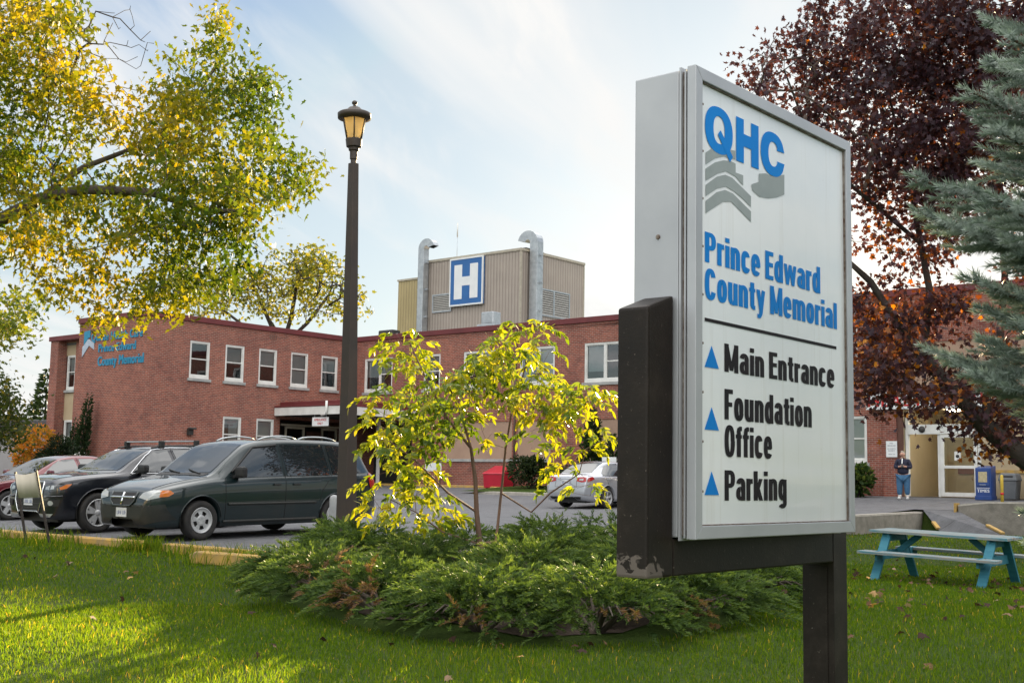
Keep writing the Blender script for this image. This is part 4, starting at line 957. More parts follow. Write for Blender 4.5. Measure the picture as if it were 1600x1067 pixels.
# --- minivan
vp = paint("minivan_green_paint", (.005, .017, .020), .35, .35, (.035, .03, .024), .3)
m_vlow = mat("minivan_bumper", (.010, .015, .015), .5, (.024, .022, .018), 2.5)
L = 5.09; fa, ra = .93, 3.96
loc, pit = park(-29.42, 1.515, 27.40, True)
off = Vector((math.cos(HEAD_IN), math.sin(HEAD_IN), 0)) * ((fa + ra) / 2 - L / 2)
van = Car("minivan", "dark green minivan with roof rails parked nose to the kerb behind the lamp post", loc + off, HEAD_IN, pit, L, dict(
    s=[0, .03, .10, .25, .60, 1.00, 1.18, 1.6, 2.02, 2.4, 3.0, 3.8, 4.40, 4.66, 4.84, 4.96, 5.03, 5.06, 5.09],
    zt=[.60, .74, .85, .92, 1.01, 1.08, 1.12, 1.42, 1.665, 1.735, 1.765, 1.76, 1.725, 1.68, 1.48, 1.20, 1.02, .78, .62],
    zs=[.56, .70, .78, .83, .90, .96, .98, 1.0, 1.02, 1.03, 1.04, 1.06, 1.07, 1.08, 1.08, 1.05, .96, .73, .58],
    ws=[.60, .70, .80, .89, .96, .985, .99, .995, 1.0, 1.0, 1.0, 1.0, .99, .97, .945, .915, .89, .87, .82],
    wr=[.5, .60, .68, .74, .82, .87, .88, .83, .77, .76, .755, .755, .75, .73, .73, .75, .70, .6, .5],
    b=[.36, .28, .24, .22, .22, .22, .22, .22, .22, .22, .22, .22, .23, .25, .28, .30, .33, .35, .40]),
    [(fa, .40), (ra, .40)], .335, .075, vp, 'minivan')
van.wheels(spk_holes(5), .86, .105, .66)
for sd in (1, -1):
    van.decal("side_window", [(1.62, 1.055), (1.50, 1.07), (1.96, 1.48), (2.12, 1.58), (2.62, 1.64), (2.68, 1.075)], 'side', m_cglass, side=sd)
    van.decal("side_window", [(2.79, 1.08), (2.73, 1.645), (3.75, 1.65), (3.80, 1.10)], 'side', m_cglass, side=sd)
    van.decal("side_window", [(3.88, 1.10), (3.83, 1.645), (4.38, 1.62), (4.54, 1.57), (4.76, 1.14)], 'side', m_cglass, side=sd)
    for a in ([(1.42, .30), (1.40, 1.03)], [(2.73, .28), (2.73, 1.05), (2.70, 1.64)], [(3.84, 1.08), (3.80, 1.64)], [(3.55, .62), (3.60, .80), (3.84, 1.08)]): van.line("panel_gap", a, 'side', .006, m_seam, side=sd)
    van.line("side_moulding", [(1.46, .60), (3.46, .60)], 'side', .022, m_vlow, side=sd, off=.004, n=6)
    van.line("sill_moulding", [(1.38, .30), (3.5, .30)], 'side', .03, m_vlow, side=sd)
    van.line("window_visor", [(1.56, 1.14), (2.10, 1.585), (2.64, 1.635)], 'side', .022, m_blackp, side=sd, off=.012, n=6)
    van.handle(2.52, .93, sd, m_blackp); van.handle(2.98, .93, sd, m_blackp)
    van.mirror(1.62, 1.06, sd, m_blackp)
    van.decal("taillight", [(4.86, .86), (4.80, 1.06), (4.86, 1.14), (4.97, 1.10), (5.03, .92), (5.0, .80)], 'side', m_redl2, side=sd, off=.014, lim=.05)
    van.decal("reverse_lens", [(4.89, 1.02), (4.87, 1.11), (4.955, 1.09), (4.975, 1.02)], 'side', m_lens, side=sd, off=.018, lim=.05)
    van.decal("headlight", [(sd * .46, .72), (sd * .52, .80), (sd * .70, .845), (sd * .84, .84), (sd * .845, .73), (sd * .70, .68)], 'front', m_lens, off=.010, lim=.04)
    van.decal("indicator", [(.16, .735), (.185, .835), (.33, .845), (.39, .80), (.30, .745)], 'side', m_amber, side=sd, off=.014, lim=.04)
    van.line("wheel_lip", [(fa + .41 * math.cos(a), .345 + .41 * math.sin(a)) for a in np.linspace(.1, math.pi - .1, 14)], 'side', .014, vp, side=sd)
    van.line("wheel_lip", [(ra + .41 * math.cos(a), .345 + .41 * math.sin(a)) for a in np.linspace(.1, math.pi - .1, 14)], 'side', .014, vp, side=sd)
    for q0, q1 in ((2.35, 3.25), (3.3, 4.25)):
        M = MB(); P = []
        for k in range(9):
            s_ = q0 + (q1 - q0) * k / 8; p, _n = van.hit('top', s_, sd * .60); P.append(p + Vector((0, 0, .005 + .055 * math.sin(math.pi * k / 8) ** .5)))
        M.tube(P, .017, 6); M.build("roof_rail", m_galv, van.root)
    M = MB(); p, _n = van.hit('side', 4.0, .95, sd)
van.decal("fuel_flap", [(3.98, .86), (3.98, 1.0), (4.14, 1.0), (4.14, .86)], 'side', vp, side=1, off=.006)
van.decal("windshield", [(1.26, -.70), (1.20, 0), (1.26, .70), (1.62, .70), (1.98, .62), (2.04, 0), (1.98, -.62), (1.62, -.70)], 'top', m_cglass, off=.006)
van.decal("rear_window", [(-.62, 1.18), (.62, 1.18), (.56, 1.56), (-.56, 1.56)], 'rear', m_cglass)
van.decal("cowl", [(1.10, -.72), (1.08, 0), (1.10, .72), (1.24, .72), (1.19, 0), (1.24, -.72)], 'top', m_blackp, off=.008)
for yy, dy in ((.55, -.5), (-.05, -.5)): van.line("wiper", [(1.17, yy), (1.30, yy + dy)], 'top', .012, m_blackp, off=.02)
van.decal("grille", [(-.36, .80), (-.33, .66), (-.24, .60), (.24, .60), (.33, .66), (.36, .80)], 'front', m_blackp, off=.012, lim=.05)
for a in ([(-.36, .72), (.36, .72)], [(0, .60), (0, .80)]): van.line("grille_cross", a, 'front', .022, m_chrome, off=.016, n=6)
van.line("grille_surround", [(-.37, .81), (-.35, .66), (-.25, .585), (.25, .585), (.35, .66), (.37, .81)], 'front', .018, vp, off=.010, n=6)
van.decal("front_bumper", [(-.62, .56), (-.78, .60), (-.88, .62), (-.90, .36), (-.6, .27), (.6, .27), (.90, .36), (.88, .62), (.78, .60), (.62, .56)], 'front', m_vlow, off=.008, lim=.06)
van.plate('front', .47, y=.0)
van.line("hood_gap", [(.16, .62), (.6, .74), (1.1, .83)], 'top', .006, m_seam); van.line("hood_gap", [(.16, -.62), (.6, -.74), (1.1, -.83)], 'top', .006, m_seam)
M = MB(); M.box(-L / 2 - .03, -L / 2 + .12, -.82, .82, .46, .62); M.build("rear_bumper", m_vlow, van.root, bevel=.04)

# --- black sport utility vehicle
ap = paint("suv_black_paint", (.009, .011, .017), .35, .3, (.035, .033, .03), .2)
L = 4.63; fa, ra = .88, 3.69
loc, pit = park(-29.44, 1.405, 24.28, True); off = Vector((math.cos(HEAD_IN), math.sin(HEAD_IN), 0)) * ((fa + ra) / 2 - L / 2)
suv = Car("sport_utility_car", "black sport utility car with silver roof bars parked left of the minivan", loc + off, HEAD_IN, pit, L, dict(
    s=[0, .03, .1, .3, .7, 1.15, 1.35, 1.75, 2.15, 2.6, 3.3, 3.9, 4.2, 4.42, 4.52, 4.58, 4.63],
    zt=[.64, .86, .97, 1.03, 1.08, 1.12, 1.15, 1.38, 1.565, 1.635, 1.645, 1.60, 1.50, 1.24, 1.09, .86, .66],
    zs=[.58, .80, .89, .95, 1.0, 1.03, 1.04, 1.055, 1.06, 1.07, 1.09, 1.11, 1.11, 1.08, 1.01, .80, .6],
    ws=[.66, .75, .83, .90, .935, .94, .94, .94, .94, .94, .94, .93, .91, .87, .84, .80, .74],
    wr=[.55, .63, .71, .77, .81, .83, .84, .77, .69, .65, .65, .64, .63, .62, .60, .56, .5],
    b=[.40, .30, .26, .25, .25, .25, .25, .25, .25, .25, .25, .25, .27, .30, .34, .38, .42]), [(fa, .425), (ra, .425)], .368, .07, ap, 'car')
suv.wheels(spk_bars(5, .075, .20, .8), .82, .118, .70)
for sd in (1, -1):
    suv.decal("side_window", [(1.62, 1.105), (2.02, 1.42), (2.2, 1.52), (2.52, 1.555), (2.60, 1.12)], 'side', m_cglass, side=sd)
    suv.decal("side_window", [(2.72, 1.125), (2.64, 1.56), (3.2, 1.565), (3.52, 1.54), (3.58, 1.15)], 'side', m_cglass, side=sd)
    suv.decal("side_window", [(3.68, 1.16), (3.62, 1.53), (3.85, 1.50), (4.12, 1.24)], 'side', m_cglass, side=sd)
    suv.line("window_chrome", [(4.14, 1.22), (3.86, 1.53), (3.5, 1.575), (2.6, 1.59), (2.18, 1.545), (1.98, 1.43), (1.56, 1.085)], 'side', .011, m_chrome, side=sd, off=.006)
    suv.line("window_chrome", [(1.56, 1.085), (2.6, 1.10), (4.14, 1.20)], 'side', .010, m_chrome, side=sd, off=.006)
    for a in ([(1.55, .32), (1.5, .8), (1.52, 1.06)], [(2.66, .32), (2.66, 1.08), (2.60, 1.58)]): suv.line("panel_gap", a, 'side', .006, m_seam, side=sd)
    suv.mirror(1.72, 1.09, sd, m_blackp, (.15, .12, .085)); suv.handle(2.45, .95, sd, ap, .2); suv.handle(3.4, .98, sd, ap, .2)
    suv.decal("headlight", [(sd * .50, .80), (sd * .53, .86), (sd * .72, .895), (sd * .86, .885), (sd * .845, .78), (sd * .66, .755)], 'front', m_lens_d, off=.010, lim=.04)
    suv.decal("headlight_reflector", [(sd * .54, .80), (sd * .56, .85), (sd * .66, .865), (sd * .68, .79)], 'front', m_lens, off=.014, lim=.04); suv.decal("headlight_reflector", [(sd * .70, .80), (sd * .71, .87), (sd * .77, .875), (sd * .78, .81)], 'front', m_lens, off=.014, lim=.04)
    suv.decal("indicator", [(.14, .795), (.12, .835), (.24, .895), (.34, .90), (.24, .82)], 'side', m_amber, side=sd, off=.014, lim=.04)
    suv.decal("fog_lamp_grille", [(sd * .56, .60), (sd * .84, .62), (sd * .82, .50), (sd * .58, .48)], 'front', m_blackp, off=.010, lim=.05); suv.decal("fog_lamp", [(sd * (.72 + .05 * math.cos(a)), .555 + .045 * math.sin(a)) for a in np.linspace(0, 6.0, 12)], 'front', m_lens, off=.016, lim=.05)
    suv.line("bumper_crease", [(sd * .55, .66), (sd * .86, .68)], 'front', .018, ap, off=.004)
    suv.line("sill_moulding", [(1.34, .33), (3.22, .33)], 'side', .03, m_blackp, side=sd)
    for ax_ in (fa, ra): suv.line("wheel_lip", [(ax_ + .435 * math.cos(a), .378 + .435 * math.sin(a)) for a in np.linspace(.1, math.pi - .1, 14)], 'side', .016, ap, side=sd)
    M = MB(); P = [suv.hit('top', s_, sd * .585)[0] + Vector((0, 0, .03)) for s_ in np.linspace(2.2, 3.9, 12)]; M.tube(P, .018, 6); M.build("roof_rail", m_darkmetal, suv.root)
for s_ in (2.42, 3.25):
    M = MB(); z_ = suv.hit('top', s_, 0)[0].z + .085; x_ = suv.L / 2 - s_; M.box(x_ - .04, x_ + .04, -.64, .64, z_, z_ + .026); rb = M.build("roof_bar", m_galv, suv.root, bevel=.008)
    for sd in (1, -1): M = MB(); M.box(x_ - .05, x_ + .05, sd * .60 - .045, sd * .60 + .045, z_ - .12, z_ + .03); M.build("bar_foot", m_blackp, rb, bevel=.02)
suv.decal("windshield", [(1.40, -.66), (1.34, 0), (1.40, .66), (1.75, .66), (2.10, .585), (2.16, 0), (2.10, -.585), (1.75, -.66)], 'top', m_cglass)
gr = suv.decal("grille", [(-.40, .92), (-.44, .86), (-.44, .62), (-.34, .40), (.34, .40), (.44, .62), (.44, .86), (.40, .92)], 'front', m_blackp, off=.010, lim=.05)
suv.line("grille_surround", [(-.42, .93), (-.46, .86), (-.46, .61), (-.36, .38), (.36, .38), (.46, .61), (.46, .86), (.42, .93), (-.42, .93)], 'front', .014, m_chrome, off=.012)
for k in range(5): suv.line("grille_bar", [(-.43 + .02 * (k < 1), .46 + .085 * k), (.43 - .02 * (k < 1), .46 + .085 * k)], 'front', .006, m_darkmetal, off=.016)
M = MB()
for k in range(4):
    yc = -.135 + .09 * k; p = suv.hit('front', yc, .825)[0]; M.tube([(p.x + .028, yc + .062 * math.cos(a), .825 + .062 * math.sin(a)) for a in np.linspace(0, 2 * math.pi, 21)], .009, 5, cap=False)
M.build("ring_emblem", m_chrome, suv.root)
suv.plate('front', .58); suv.decal("lower_trim", [(-.75, .36), (-.7, .30), (.7, .30), (.75, .36)], 'front', m_galv, off=.008, lim=.06)
suv.line("hood_gap", [(.14, .55), (.6, .70), (1.3, .80)], 'top', .006, m_seam); suv.line("hood_gap", [(.14, -.55), (.6, -.70), (1.3, -.80)], 'top', .006, m_seam)
suv.decal("taillight", [(4.2, .98), (4.25, 1.10), (4.5, 1.0), (4.52, .90)], 'side', m_redl2, side=1, off=.012, lim=.05); suv.decal("rear_window", [(-.55, 1.18), (.55, 1.18), (.5, 1.42), (-.5, 1.42)], 'rear', m_cglass)

# --- sedans
def sedan(name, label, loc, rot, pit, pm, spokes, wr_=.325):
    L = 4.62
    c = Car(name, label, loc, rot, pit, L, dict(
        s=[0, .03, .1, .3, .8, 1.25, 1.42, 1.85, 2.25, 2.65, 3.05, 3.5, 3.85, 4.12, 4.42, 4.52, 4.58, 4.62],
        zt=[.55, .66, .73, .79, .88, .95, .985, 1.20, 1.385, 1.45, 1.46, 1.39, 1.24, 1.10, 1.07, 1.02, .82, .62],
        zs=[.5, .62, .68, .74, .83, .88, .89, .915, .935, .945, .955, .97, .98, .99, .99, .93, .76, .57],
        ws=[.6, .68, .76, .83, .875, .885, .885, .885, .885, .885, .885, .885, .875, .86, .82, .79, .76, .71],
        wr=[.5, .56, .62, .70, .76, .78, .785, .71, .62, .58, .58, .585, .62, .66, .68, .66, .6, .5],
        b=[.34, .25, .21, .20, .20, .20, .20, .20, .20, .20, .20, .20, .20, .22, .26, .29, .33, .38]), [(.92, .375), (3.57, .375)], wr_, .06, pm, 'car')
    c.wheels(spokes, .775, .10, .70)
    for sd in (1, -1):
        c.decal("side_window", [(1.68, .965), (2.04, 1.24), (2.22, 1.335), (2.60, 1.37), (2.66, .985)], 'side', m_cglass, side=sd)
        c.decal("side_window", [(2.76, .99), (2.71, 1.375), (3.05, 1.375), (3.40, 1.31), (3.72, 1.10), (3.72, 1.03)], 'side', m_cglass, side=sd)
        for a in ([(1.52, .30), (1.48, .6), (1.52, .92)], [(2.70, .28), (2.70, .96), (2.67, 1.40)], [(3.30, .50), (3.55, .80), (3.66, 1.0)]): c.line("panel_gap", a, 'side', .006, m_seam, side=sd)
        c.line("window_trim", [(1.62, .955), (2.68, .972), (3.76, 1.02)], 'side', .009, m_blackp, side=sd, off=.004)
        c.mirror(1.78, .95, sd, pm, (.13, .10, .07)); c.handle(2.55, .86, sd, pm); c.handle(3.45, .89, sd, pm)
        c.decal("headlight", [(sd * .44, .62), (sd * .5, .70), (sd * .74, .72), (sd * .76, .62), (sd * .6, .58)], 'front', m_lens, off=.010, lim=.04)
        tl = c.decal("taillight", [(sd * .40, .88), (sd * .42, .98), (sd * .60, 1.0), (sd * .74, .985), (sd * .765, .86), (sd * .6, .84)], 'rear', m_redl2, off=.012, lim=.04)
        c.decal("taillight_wrap", [(4.22, .93), (4.28, 1.0), (4.46, .985), (4.53, .90), (4.50, .84)], 'side', m_redl2, tl, side=sd, off=.012, lim=.04)
        c.decal("reverse_lens", [(sd * .50, .895), (sd * .52, .955), (sd * .66, .95), (sd * .66, .89)], 'rear', m_lens, tl, off=.017, lim=.04)
        for ax_ in (.92, 3.57): c.line("wheel_lip", [(ax_ + .385 * math.cos(a), wr_ + .01 + .385 * math.sin(a)) for a in np.linspace(.1, math.pi - .1, 14)], 'side', .012, pm, side=sd)
    c.decal("windshield", [(1.48, -.60), (1.42, 0), (1.48, .60), (1.85, .60), (2.2, .53), (2.26, 0), (2.2, -.53), (1.85, -.60)], 'top', m_cglass)
    c.decal("rear_window", [(3.32, -.50), (3.30, 0), (3.32, .50), (3.75, .56), (4.02, .58), (4.08, 0), (4.02, -.58), (3.75, -.56)], 'top', m_cglass)
    c.plate('rear', .83); c.decal("grille", [(-.36, .62), (.36, .62), (.3, .54), (-.3, .54)], 'front', m_blackp, lim=.05)
    c.line("trunk_gap", [(-.40, .88), (-.42, .70), (.42, .70), (.40, .88)], 'rear', .006, m_seam); c.line("trunk_chrome", [(-.26, .955), (.26, .955)], 'rear', .012, m_chrome, off=.006)
    c.decal("rear_diffuser", [(-.62, .40), (-.55, .32), (.55, .32), (.62, .40)], 'rear', m_blackp, lim=.06)
    c.decal("front_intake", [(-.5, .46), (-.45, .36), (.45, .36), (.5, .46)], 'front', m_blackp, lim=.06)
    return c
off = Vector((math.cos(HEAD_IN), math.sin(HEAD_IN), 0)) * ((.92 + 3.57) / 2 - 4.62 / 2)
loc, pit = park(-28.17, 1.325, 18.70, True)
sedan("sedan", "dark red sedan at the left edge behind the blank lawn sign", loc + off, HEAD_IN, pit, paint("sedan_red_paint", (.125, .006, .014), .3, .3, (.10, .02, .02), .2), spk_bars(5, .105, 0, .9))
loc, pit = park(-10.53 + 2.65, 1.325, 22.48, False)
off = Vector((math.cos(HEAD_OUT), math.sin(HEAD_OUT), 0)) * ((.92 + 3.57) / 2 - 4.62 / 2)
sedan("sedan", "silver sedan seen from behind, parked facing the building left of the big sign", loc + off, HEAD_OUT, pit, paint("sedan_silver_paint", (.46, .48, .52), .6, .32, (.35, .35, .35), .2), spk_bars(5, .05, .13, .8))
# condensed heavy grotesque drawn from strokes (vertical strokes thicker than horizontal ones)
TV, TH = .192, .148
def _arc(cx, cy, rx, ry, a0, a1, n=18, p=2.5):
    out = []
    for a in np.radians(np.linspace(a0, a1, n)):
        c, s_ = math.cos(a), math.sin(a); out.append((cx + rx * math.copysign(abs(c) ** (2 / p), c), cy + ry * math.copysign(abs(s_) ** (2 / p), s_)))
    return out
def glyph(ch):
    a, b, X = TV / 2, TH / 2, .74
    S = []                                              # strokes: (centre line, vertical weight, horizontal weight)
    def st(*pts, tv=TV, th=TH): S.append((list(pts), tv, th))
    w = .43; m = w / 2; rx, ry = m - a, X / 2 - b; cy_ = X / 2
    if ch in 'il': w = TV; st((a, 0), (a, X if ch == 'i' else 1)); (st((a, .845), (a, 1)) if ch == 'i' else None)
    elif ch == 'P': w = .47; st((a, 0), (a, 1)); st((a, 1 - b), (.24, 1 - b), *_arc(.24, .71, .47 - a - .24, .29 - b, 90, -90), (.24, .42 + b), (a, .42 + b))
    elif ch == 'E': w = .40; st((a, 0), (a, 1)); st((a, b), (w, b)); st((a, .53), (w - .02, .53)); st((a, 1 - b), (w, 1 - b))
    elif ch == 'F': w = .38; st((a, 0), (a, 1)); st((a, .50), (w - .03, .50)); st((a, 1 - b), (w, 1 - b))
    elif ch == 'C': w = .48; st(*_arc(.24, .5, .24 - a, .52 - b, 28, 332, 30))
    elif ch == 'O': w = .48; st(*_arc(.24, .5, .24 - a, .52 - b, 0, 360, 40))
    elif ch == 'M': w = .62; st((a, 0), (a, 1)); st((w - a, 0), (w - a, 1)); st((.10, 1), (.31, .06), tv=.15, th=.1); st((w - .10, 1), (.31, .06), tv=.15, th=.1)
    elif ch == 'r': w = .30; st((a, 0), (a, X)); st((a + .01, .46), (a + .02, .56), (.19, .645), (.30, .655), tv=.15, th=.17)
    elif ch == 'n': st((a, 0), (a, X)); st((a, .46), *_arc(m, .48, rx, X + .015 - b - .48, 180, 0), (w - a, 0))
    elif ch == 'm':
        w = .68; st((a, 0), (a, X)); r2 = (w - TV) / 4
        for c in (a + r2, a + 3 * r2): st((c - r2, .46), *_arc(c, .48, r2, X + .015 - b - .48, 180, 0), (c + r2, 0))
    elif ch == 'u': st((w - a, 0), (w - a, X)); st((w - a, .28), *_arc(m, .26, rx, .275 - b, 0, -180), (a, X))
    elif ch == 'c': w = .41; st(*_arc(.205, cy_, .205 - a, ry + .015, 32, 328, 30))
    elif ch == 'o': st(*_arc(m, cy_, rx, ry + .015, 0, 360, 40))
    elif ch == 'e': st((a, cy_ - .01), (w - a * .4, cy_ - .01), th=.12); st(*_arc(m, cy_, rx, ry + .015, -4, 322, 32))
    elif ch == 'd': st((w - a, 0), (w - a, 1)); st(*_arc(m, cy_, rx, ry + .015, 0, 360, 40))
    elif ch == 'g': st(*_arc(m, cy_ + .01, rx, ry + .005, 0, 360, 40)); st((w - a, X), (w - a, -.06), *_arc(m, -.06, rx, .17 - b * .4, 0, -150, 14))
    elif ch == 'a': w = .42; st((w - a, 0), (w - a, .50), *_arc(w / 2, .50, w / 2 - a, X + .015 - b - .50, 0, 165, 14)); st((w - a, .405), (.22, .405), *_arc(.215, .235, .215 - a, .17, 90, 270, 16), (w - a, .12), th=.125)
    elif ch == 't': w = .29; st((.15, .93), (.15, .2), (.155, .12), (.20, b), (.29, b)); st((0, X - b), (.29, X - b), th=.125)
    elif ch == 'f': w = .29; st((.14, 0), (.14, .80), (.16, .90), (.21, 1 - b), (.30, 1 - b)); st((0, X - b), (.29, X - b), th=.125)
    elif ch == 'y': w = .43; st((.085, X), (.225, .03), tv=.17); st((w - .085, X), (.215, -.07), (.17, -.17), (.05, -.18), tv=.165)
    elif ch == 'w': w = .64; st((.075, X), (.18, 0), tv=.155); st((.18, 0), (.32, X), tv=.14); st((.32, X), (.46, 0), tv=.14); st((.46, 0), (w - .075, X), tv=.155)
    elif ch == 'k': w = .44; st((a, 0), (a, 1)); st((.15, .30), (w - .10, X), tv=.18, th=.13); st((.20, .40), (w - .09, 0), tv=.19, th=.13)
    P = []
    for pts, tv, th in S:
        L = []; n = len(pts); closed = math.hypot(pts[0][0] - pts[-1][0], pts[0][1] - pts[-1][1]) < 1e-4 and n > 8
        for i in range(n):
            p0 = pts[i - 1] if i else (pts[-2] if closed else pts[0]); p1 = pts[i + 1] if i < n - 1 else (pts[1] if closed else pts[-1])
            dx, dy = p1[0] - p0[0], p1[1] - p0[1]; q = math.hypot(dx, dy) or 1; nx, ny = -dy / q, dx / q
            k = 1.0
            if 0 < i < n - 1:
                e0 = (pts[i][0] - p0[0], pts[i][1] - p0[1]); l0 = math.hypot(*e0) or 1; k = 1 / max(.55, abs(e0[0] / l0 * ny * -1 + e0[1] / l0 * nx) if False else 1)
            if n == 2 and abs(dx) > .02 and abs(dy) > .02:                     # diagonals end level with the line
                hx = tv / 2 * q / abs(dy) * abs(dy) / q; L.append(((pts[i][0] - hx, pts[i][1]), (pts[i][0] + hx, pts[i][1])))
            else: L.append(((pts[i][0] + nx * tv / 2, pts[i][1] + ny * th / 2), (pts[i][0] - nx * tv / 2, pts[i][1] - ny * th / 2)))
        for i in range(n - 1): P.append([L[i][0], L[i][1], L[i + 1][1], L[i + 1][0]])
    return P, w
def sign_line(name, txt, x0, x1, zb, cap, place, mat_, parent, gap=.05):
    polys = []; x = 0
    for ch in txt:
        if ch == ' ': x += .19; continue
        P, w = glyph(ch); polys += [[(px + x, py) for px, py in q] for q in P]; x += w + gap
    x -= gap; k = (x1 - x0) / x; M = MB()
    for i, q in enumerate(polys): M.add([place(x0 + px * k, zb + py * cap, .0004 + (i % 40) * .00003) for px, py in q], [(0, 1, 2, 3)])
    return M.build(name, mat_, parent, uvs=False, fix=False)
# ------------------------------------------------------------------ the big sign (local: x along U, y towards the reader, z up)
m_alu = mat("sign_aluminium", (.51, .52, .54), .45, (.43, .44, .465), 1.3, metal=.35, bump=.05)
m_face, t, b_, o = newmat("sign_face_acrylic")
n = noise_node(t, 2.2, 6, .7); r = ramp(t, [(.35, (.81, .84, .86)), (.7, (.86, .88, .89))]); t.links.new(n.outputs[0], r.inputs[0])
ns_ = noise_node(t, 14, 5, .7, stretch=(1, 1, .035)); rs_ = ramp(t, [(.56, (1, 1, 1)), (.80, (.84, .82, .78))]); t.links.new(ns_.outputs[0], rs_.inputs[0])      # rain streaks
nd_ = noise_node(t, 60, 2, .8); rd_ = ramp(t, [(.75, (1, 1, 1)), (.82, (.62, .58, .52))]); t.links.new(nd_.outputs[0], rd_.inputs[0])            # specks of dirt
k1 = t.nodes.new('ShaderNodeMix'); k1.data_type = 'RGBA'; k1.blend_type = 'MULTIPLY'; k1.inputs[0].default_value = 1; k2 = t.nodes.new('ShaderNodeMix'); k2.data_type = 'RGBA'; k2.blend_type = 'MULTIPLY'; k2.inputs[0].default_value = 1
t.links.new(r.outputs[0], k1.inputs[6]); t.links.new(rs_.outputs[0], k1.inputs[7]); t.links.new(k1.outputs[2], k2.inputs[6]); t.links.new(rd_.outputs[0], k2.inputs[7]); t.links.new(k2.outputs[2], b_.inputs['Base Color'])
b_.inputs['Roughness'].default_value = .35; b_.inputs['Coat Weight'].default_value = .8; b_.inputs['Coat Roughness'].default_value = .02; b_.inputs['Coat IOR'].default_value = 1.45
n2 = noise_node(t, 1.1, 2); bp = t.nodes.new('ShaderNodeBump'); bp.inputs['Strength'].default_value = .06; bp.inputs['Distance'].default_value = .03; t.links.new(n2.outputs[0], bp.inputs['Height']); t.links.new(bp.outputs[0], b_.inputs['Coat Normal'])
m_brown, t, b_, o = newmat("weathered_brown_steel")
n = noise_node(t, 3.0, 7, .7); r = ramp(t, [(.3, (.009, .007, .006)), (.55, (.017, .012, .009)), (.75, (.040, .030, .024))]); t.links.new(n.outputs[0], r.inputs[0])
nf = noise_node(t, 55, 3, .8); rf = ramp(t, [(.66, (0, 0, 0)), (.74, (1, 1, 1))]); t.links.new(nf.outputs[0], rf.inputs[0])
# grey primer showing through where the paint has flaked near the bottom of the arm
gco = t.nodes.new('ShaderNodeTexCoord'); gs = t.nodes.new('ShaderNodeSeparateXYZ'); t.links.new(gco.outputs['Object'], gs.inputs[0])
zr = t.nodes.new('ShaderNodeMapRange'); zr.inputs[1].default_value = 1.34; zr.inputs[2].default_value = 1.16; t.links.new(gs.outputs[2], zr.inputs[0])
xr = t.nodes.new('ShaderNodeMapRange'); xr.inputs[1].default_value = .0; xr.inputs[2].default_value = -.12; t.links.new(gs.outputs[0], xr.inputs[0])
ng = noise_node(t, 17, 2, .5, dist=1.2); g1 = t.nodes.new('ShaderNodeMath'); g1.operation = 'MULTIPLY'; t.links.new(zr.outputs[0], g1.inputs[0]); t.links.new(xr.outputs[0], g1.inputs[1])
g2 = t.nodes.new('ShaderNodeMath'); g2.operation = 'MULTIPLY'; t.links.new(g1.outputs[0], g2.inputs[0]); t.links.new(ng.outputs[0], g2.inputs[1])
rg = ramp(t, [(.30, (0, 0, 0)), (.33, (1, 1, 1))]); t.links.new(g2.outputs[0], rg.inputs[0])
mA = t.nodes.new('ShaderNodeMix'); mA.data_type = 'RGBA'; mA.inputs[7].default_value = (.16, .13, .11, 1); t.links.new(rf.outputs[0], mA.inputs[0]); t.links.new(r.outputs[0], mA.inputs[6])
mB = t.nodes.new('ShaderNodeMix'); mB.data_type = 'RGBA'; mB.inputs[7].default_value = (.13, .108, .092, 1); t.links.new(rg.outputs[0], mB.inputs[0]); t.links.new(mA.outputs[2], mB.inputs[6]); t.links.new(mB.outputs[2], b_.inputs['Base Color'])
b_.inputs['Roughness'].default_value = .5; b_.inputs['Specular IOR Level'].default_value = .28; bp = t.nodes.new('ShaderNodeBump'); bp.inputs['Strength'].default_value = .25; bp.inputs['Distance'].default_value = .004; t.links.new(nf.outputs[0], bp.inputs['Height']); t.links.new(bp.outputs[0], b_.inputs['Normal'])
m_lblue = mat("vinyl_blue", (.004, .215, .66), .55, (.006, .23, .68), 3, spec=.15); m_lblack = mat("vinyl_black", (.012, .011, .014), .55, (.022, .015, .018), 4, spec=.15)
m_lgrey = mat("vinyl_grey", (.30, .34, .34), .45, (.34, .38, .38), 5, spec=.2); m_rust = mat("rusty_seam", (.10, .06, .04), .8, (.26, .23, .2), 30)
F0 = Vector((.7799, 5.2, 0)); SROT = math.atan2(U.y, U.x)
gzs = lawnz(*to_uv(1.78, 6.4))
sg = empty("pylon_sign", (F0.x, F0.y, 0), SROT, "large white hospital direction sign in a silver frame on a dark brown post", "sign")
W_, ZB, ZT_ = 1.55, 1.315, 3.358                       # local y: -V direction is +y, so the face looks towards -y
def sb(x0, x1, d0, d1, z0, z1): return (x0, x1, d0, d1, z0, z1)
b = MB(); b.box(.012, W_ - .012, .096, .327, ZB + .004, ZT_ - .004); cab = b.build("cabinet", m_alu, sg, bevel=.006)
b = MB(); b.box(.02, W_ - .02, .047, .094, ZB + .012, ZT_ - .014); b.build("joint", m_rust, sg)
b = MB(); b.box(.004, W_ - .004, .078, .088, ZB - .008, ZT_ + .004); b.box(.008, W_ - .008, .056, .064, ZB + .003, ZT_ - .006); b.build("flange", m_alu, sg)
b = MB(); fr_ = .055
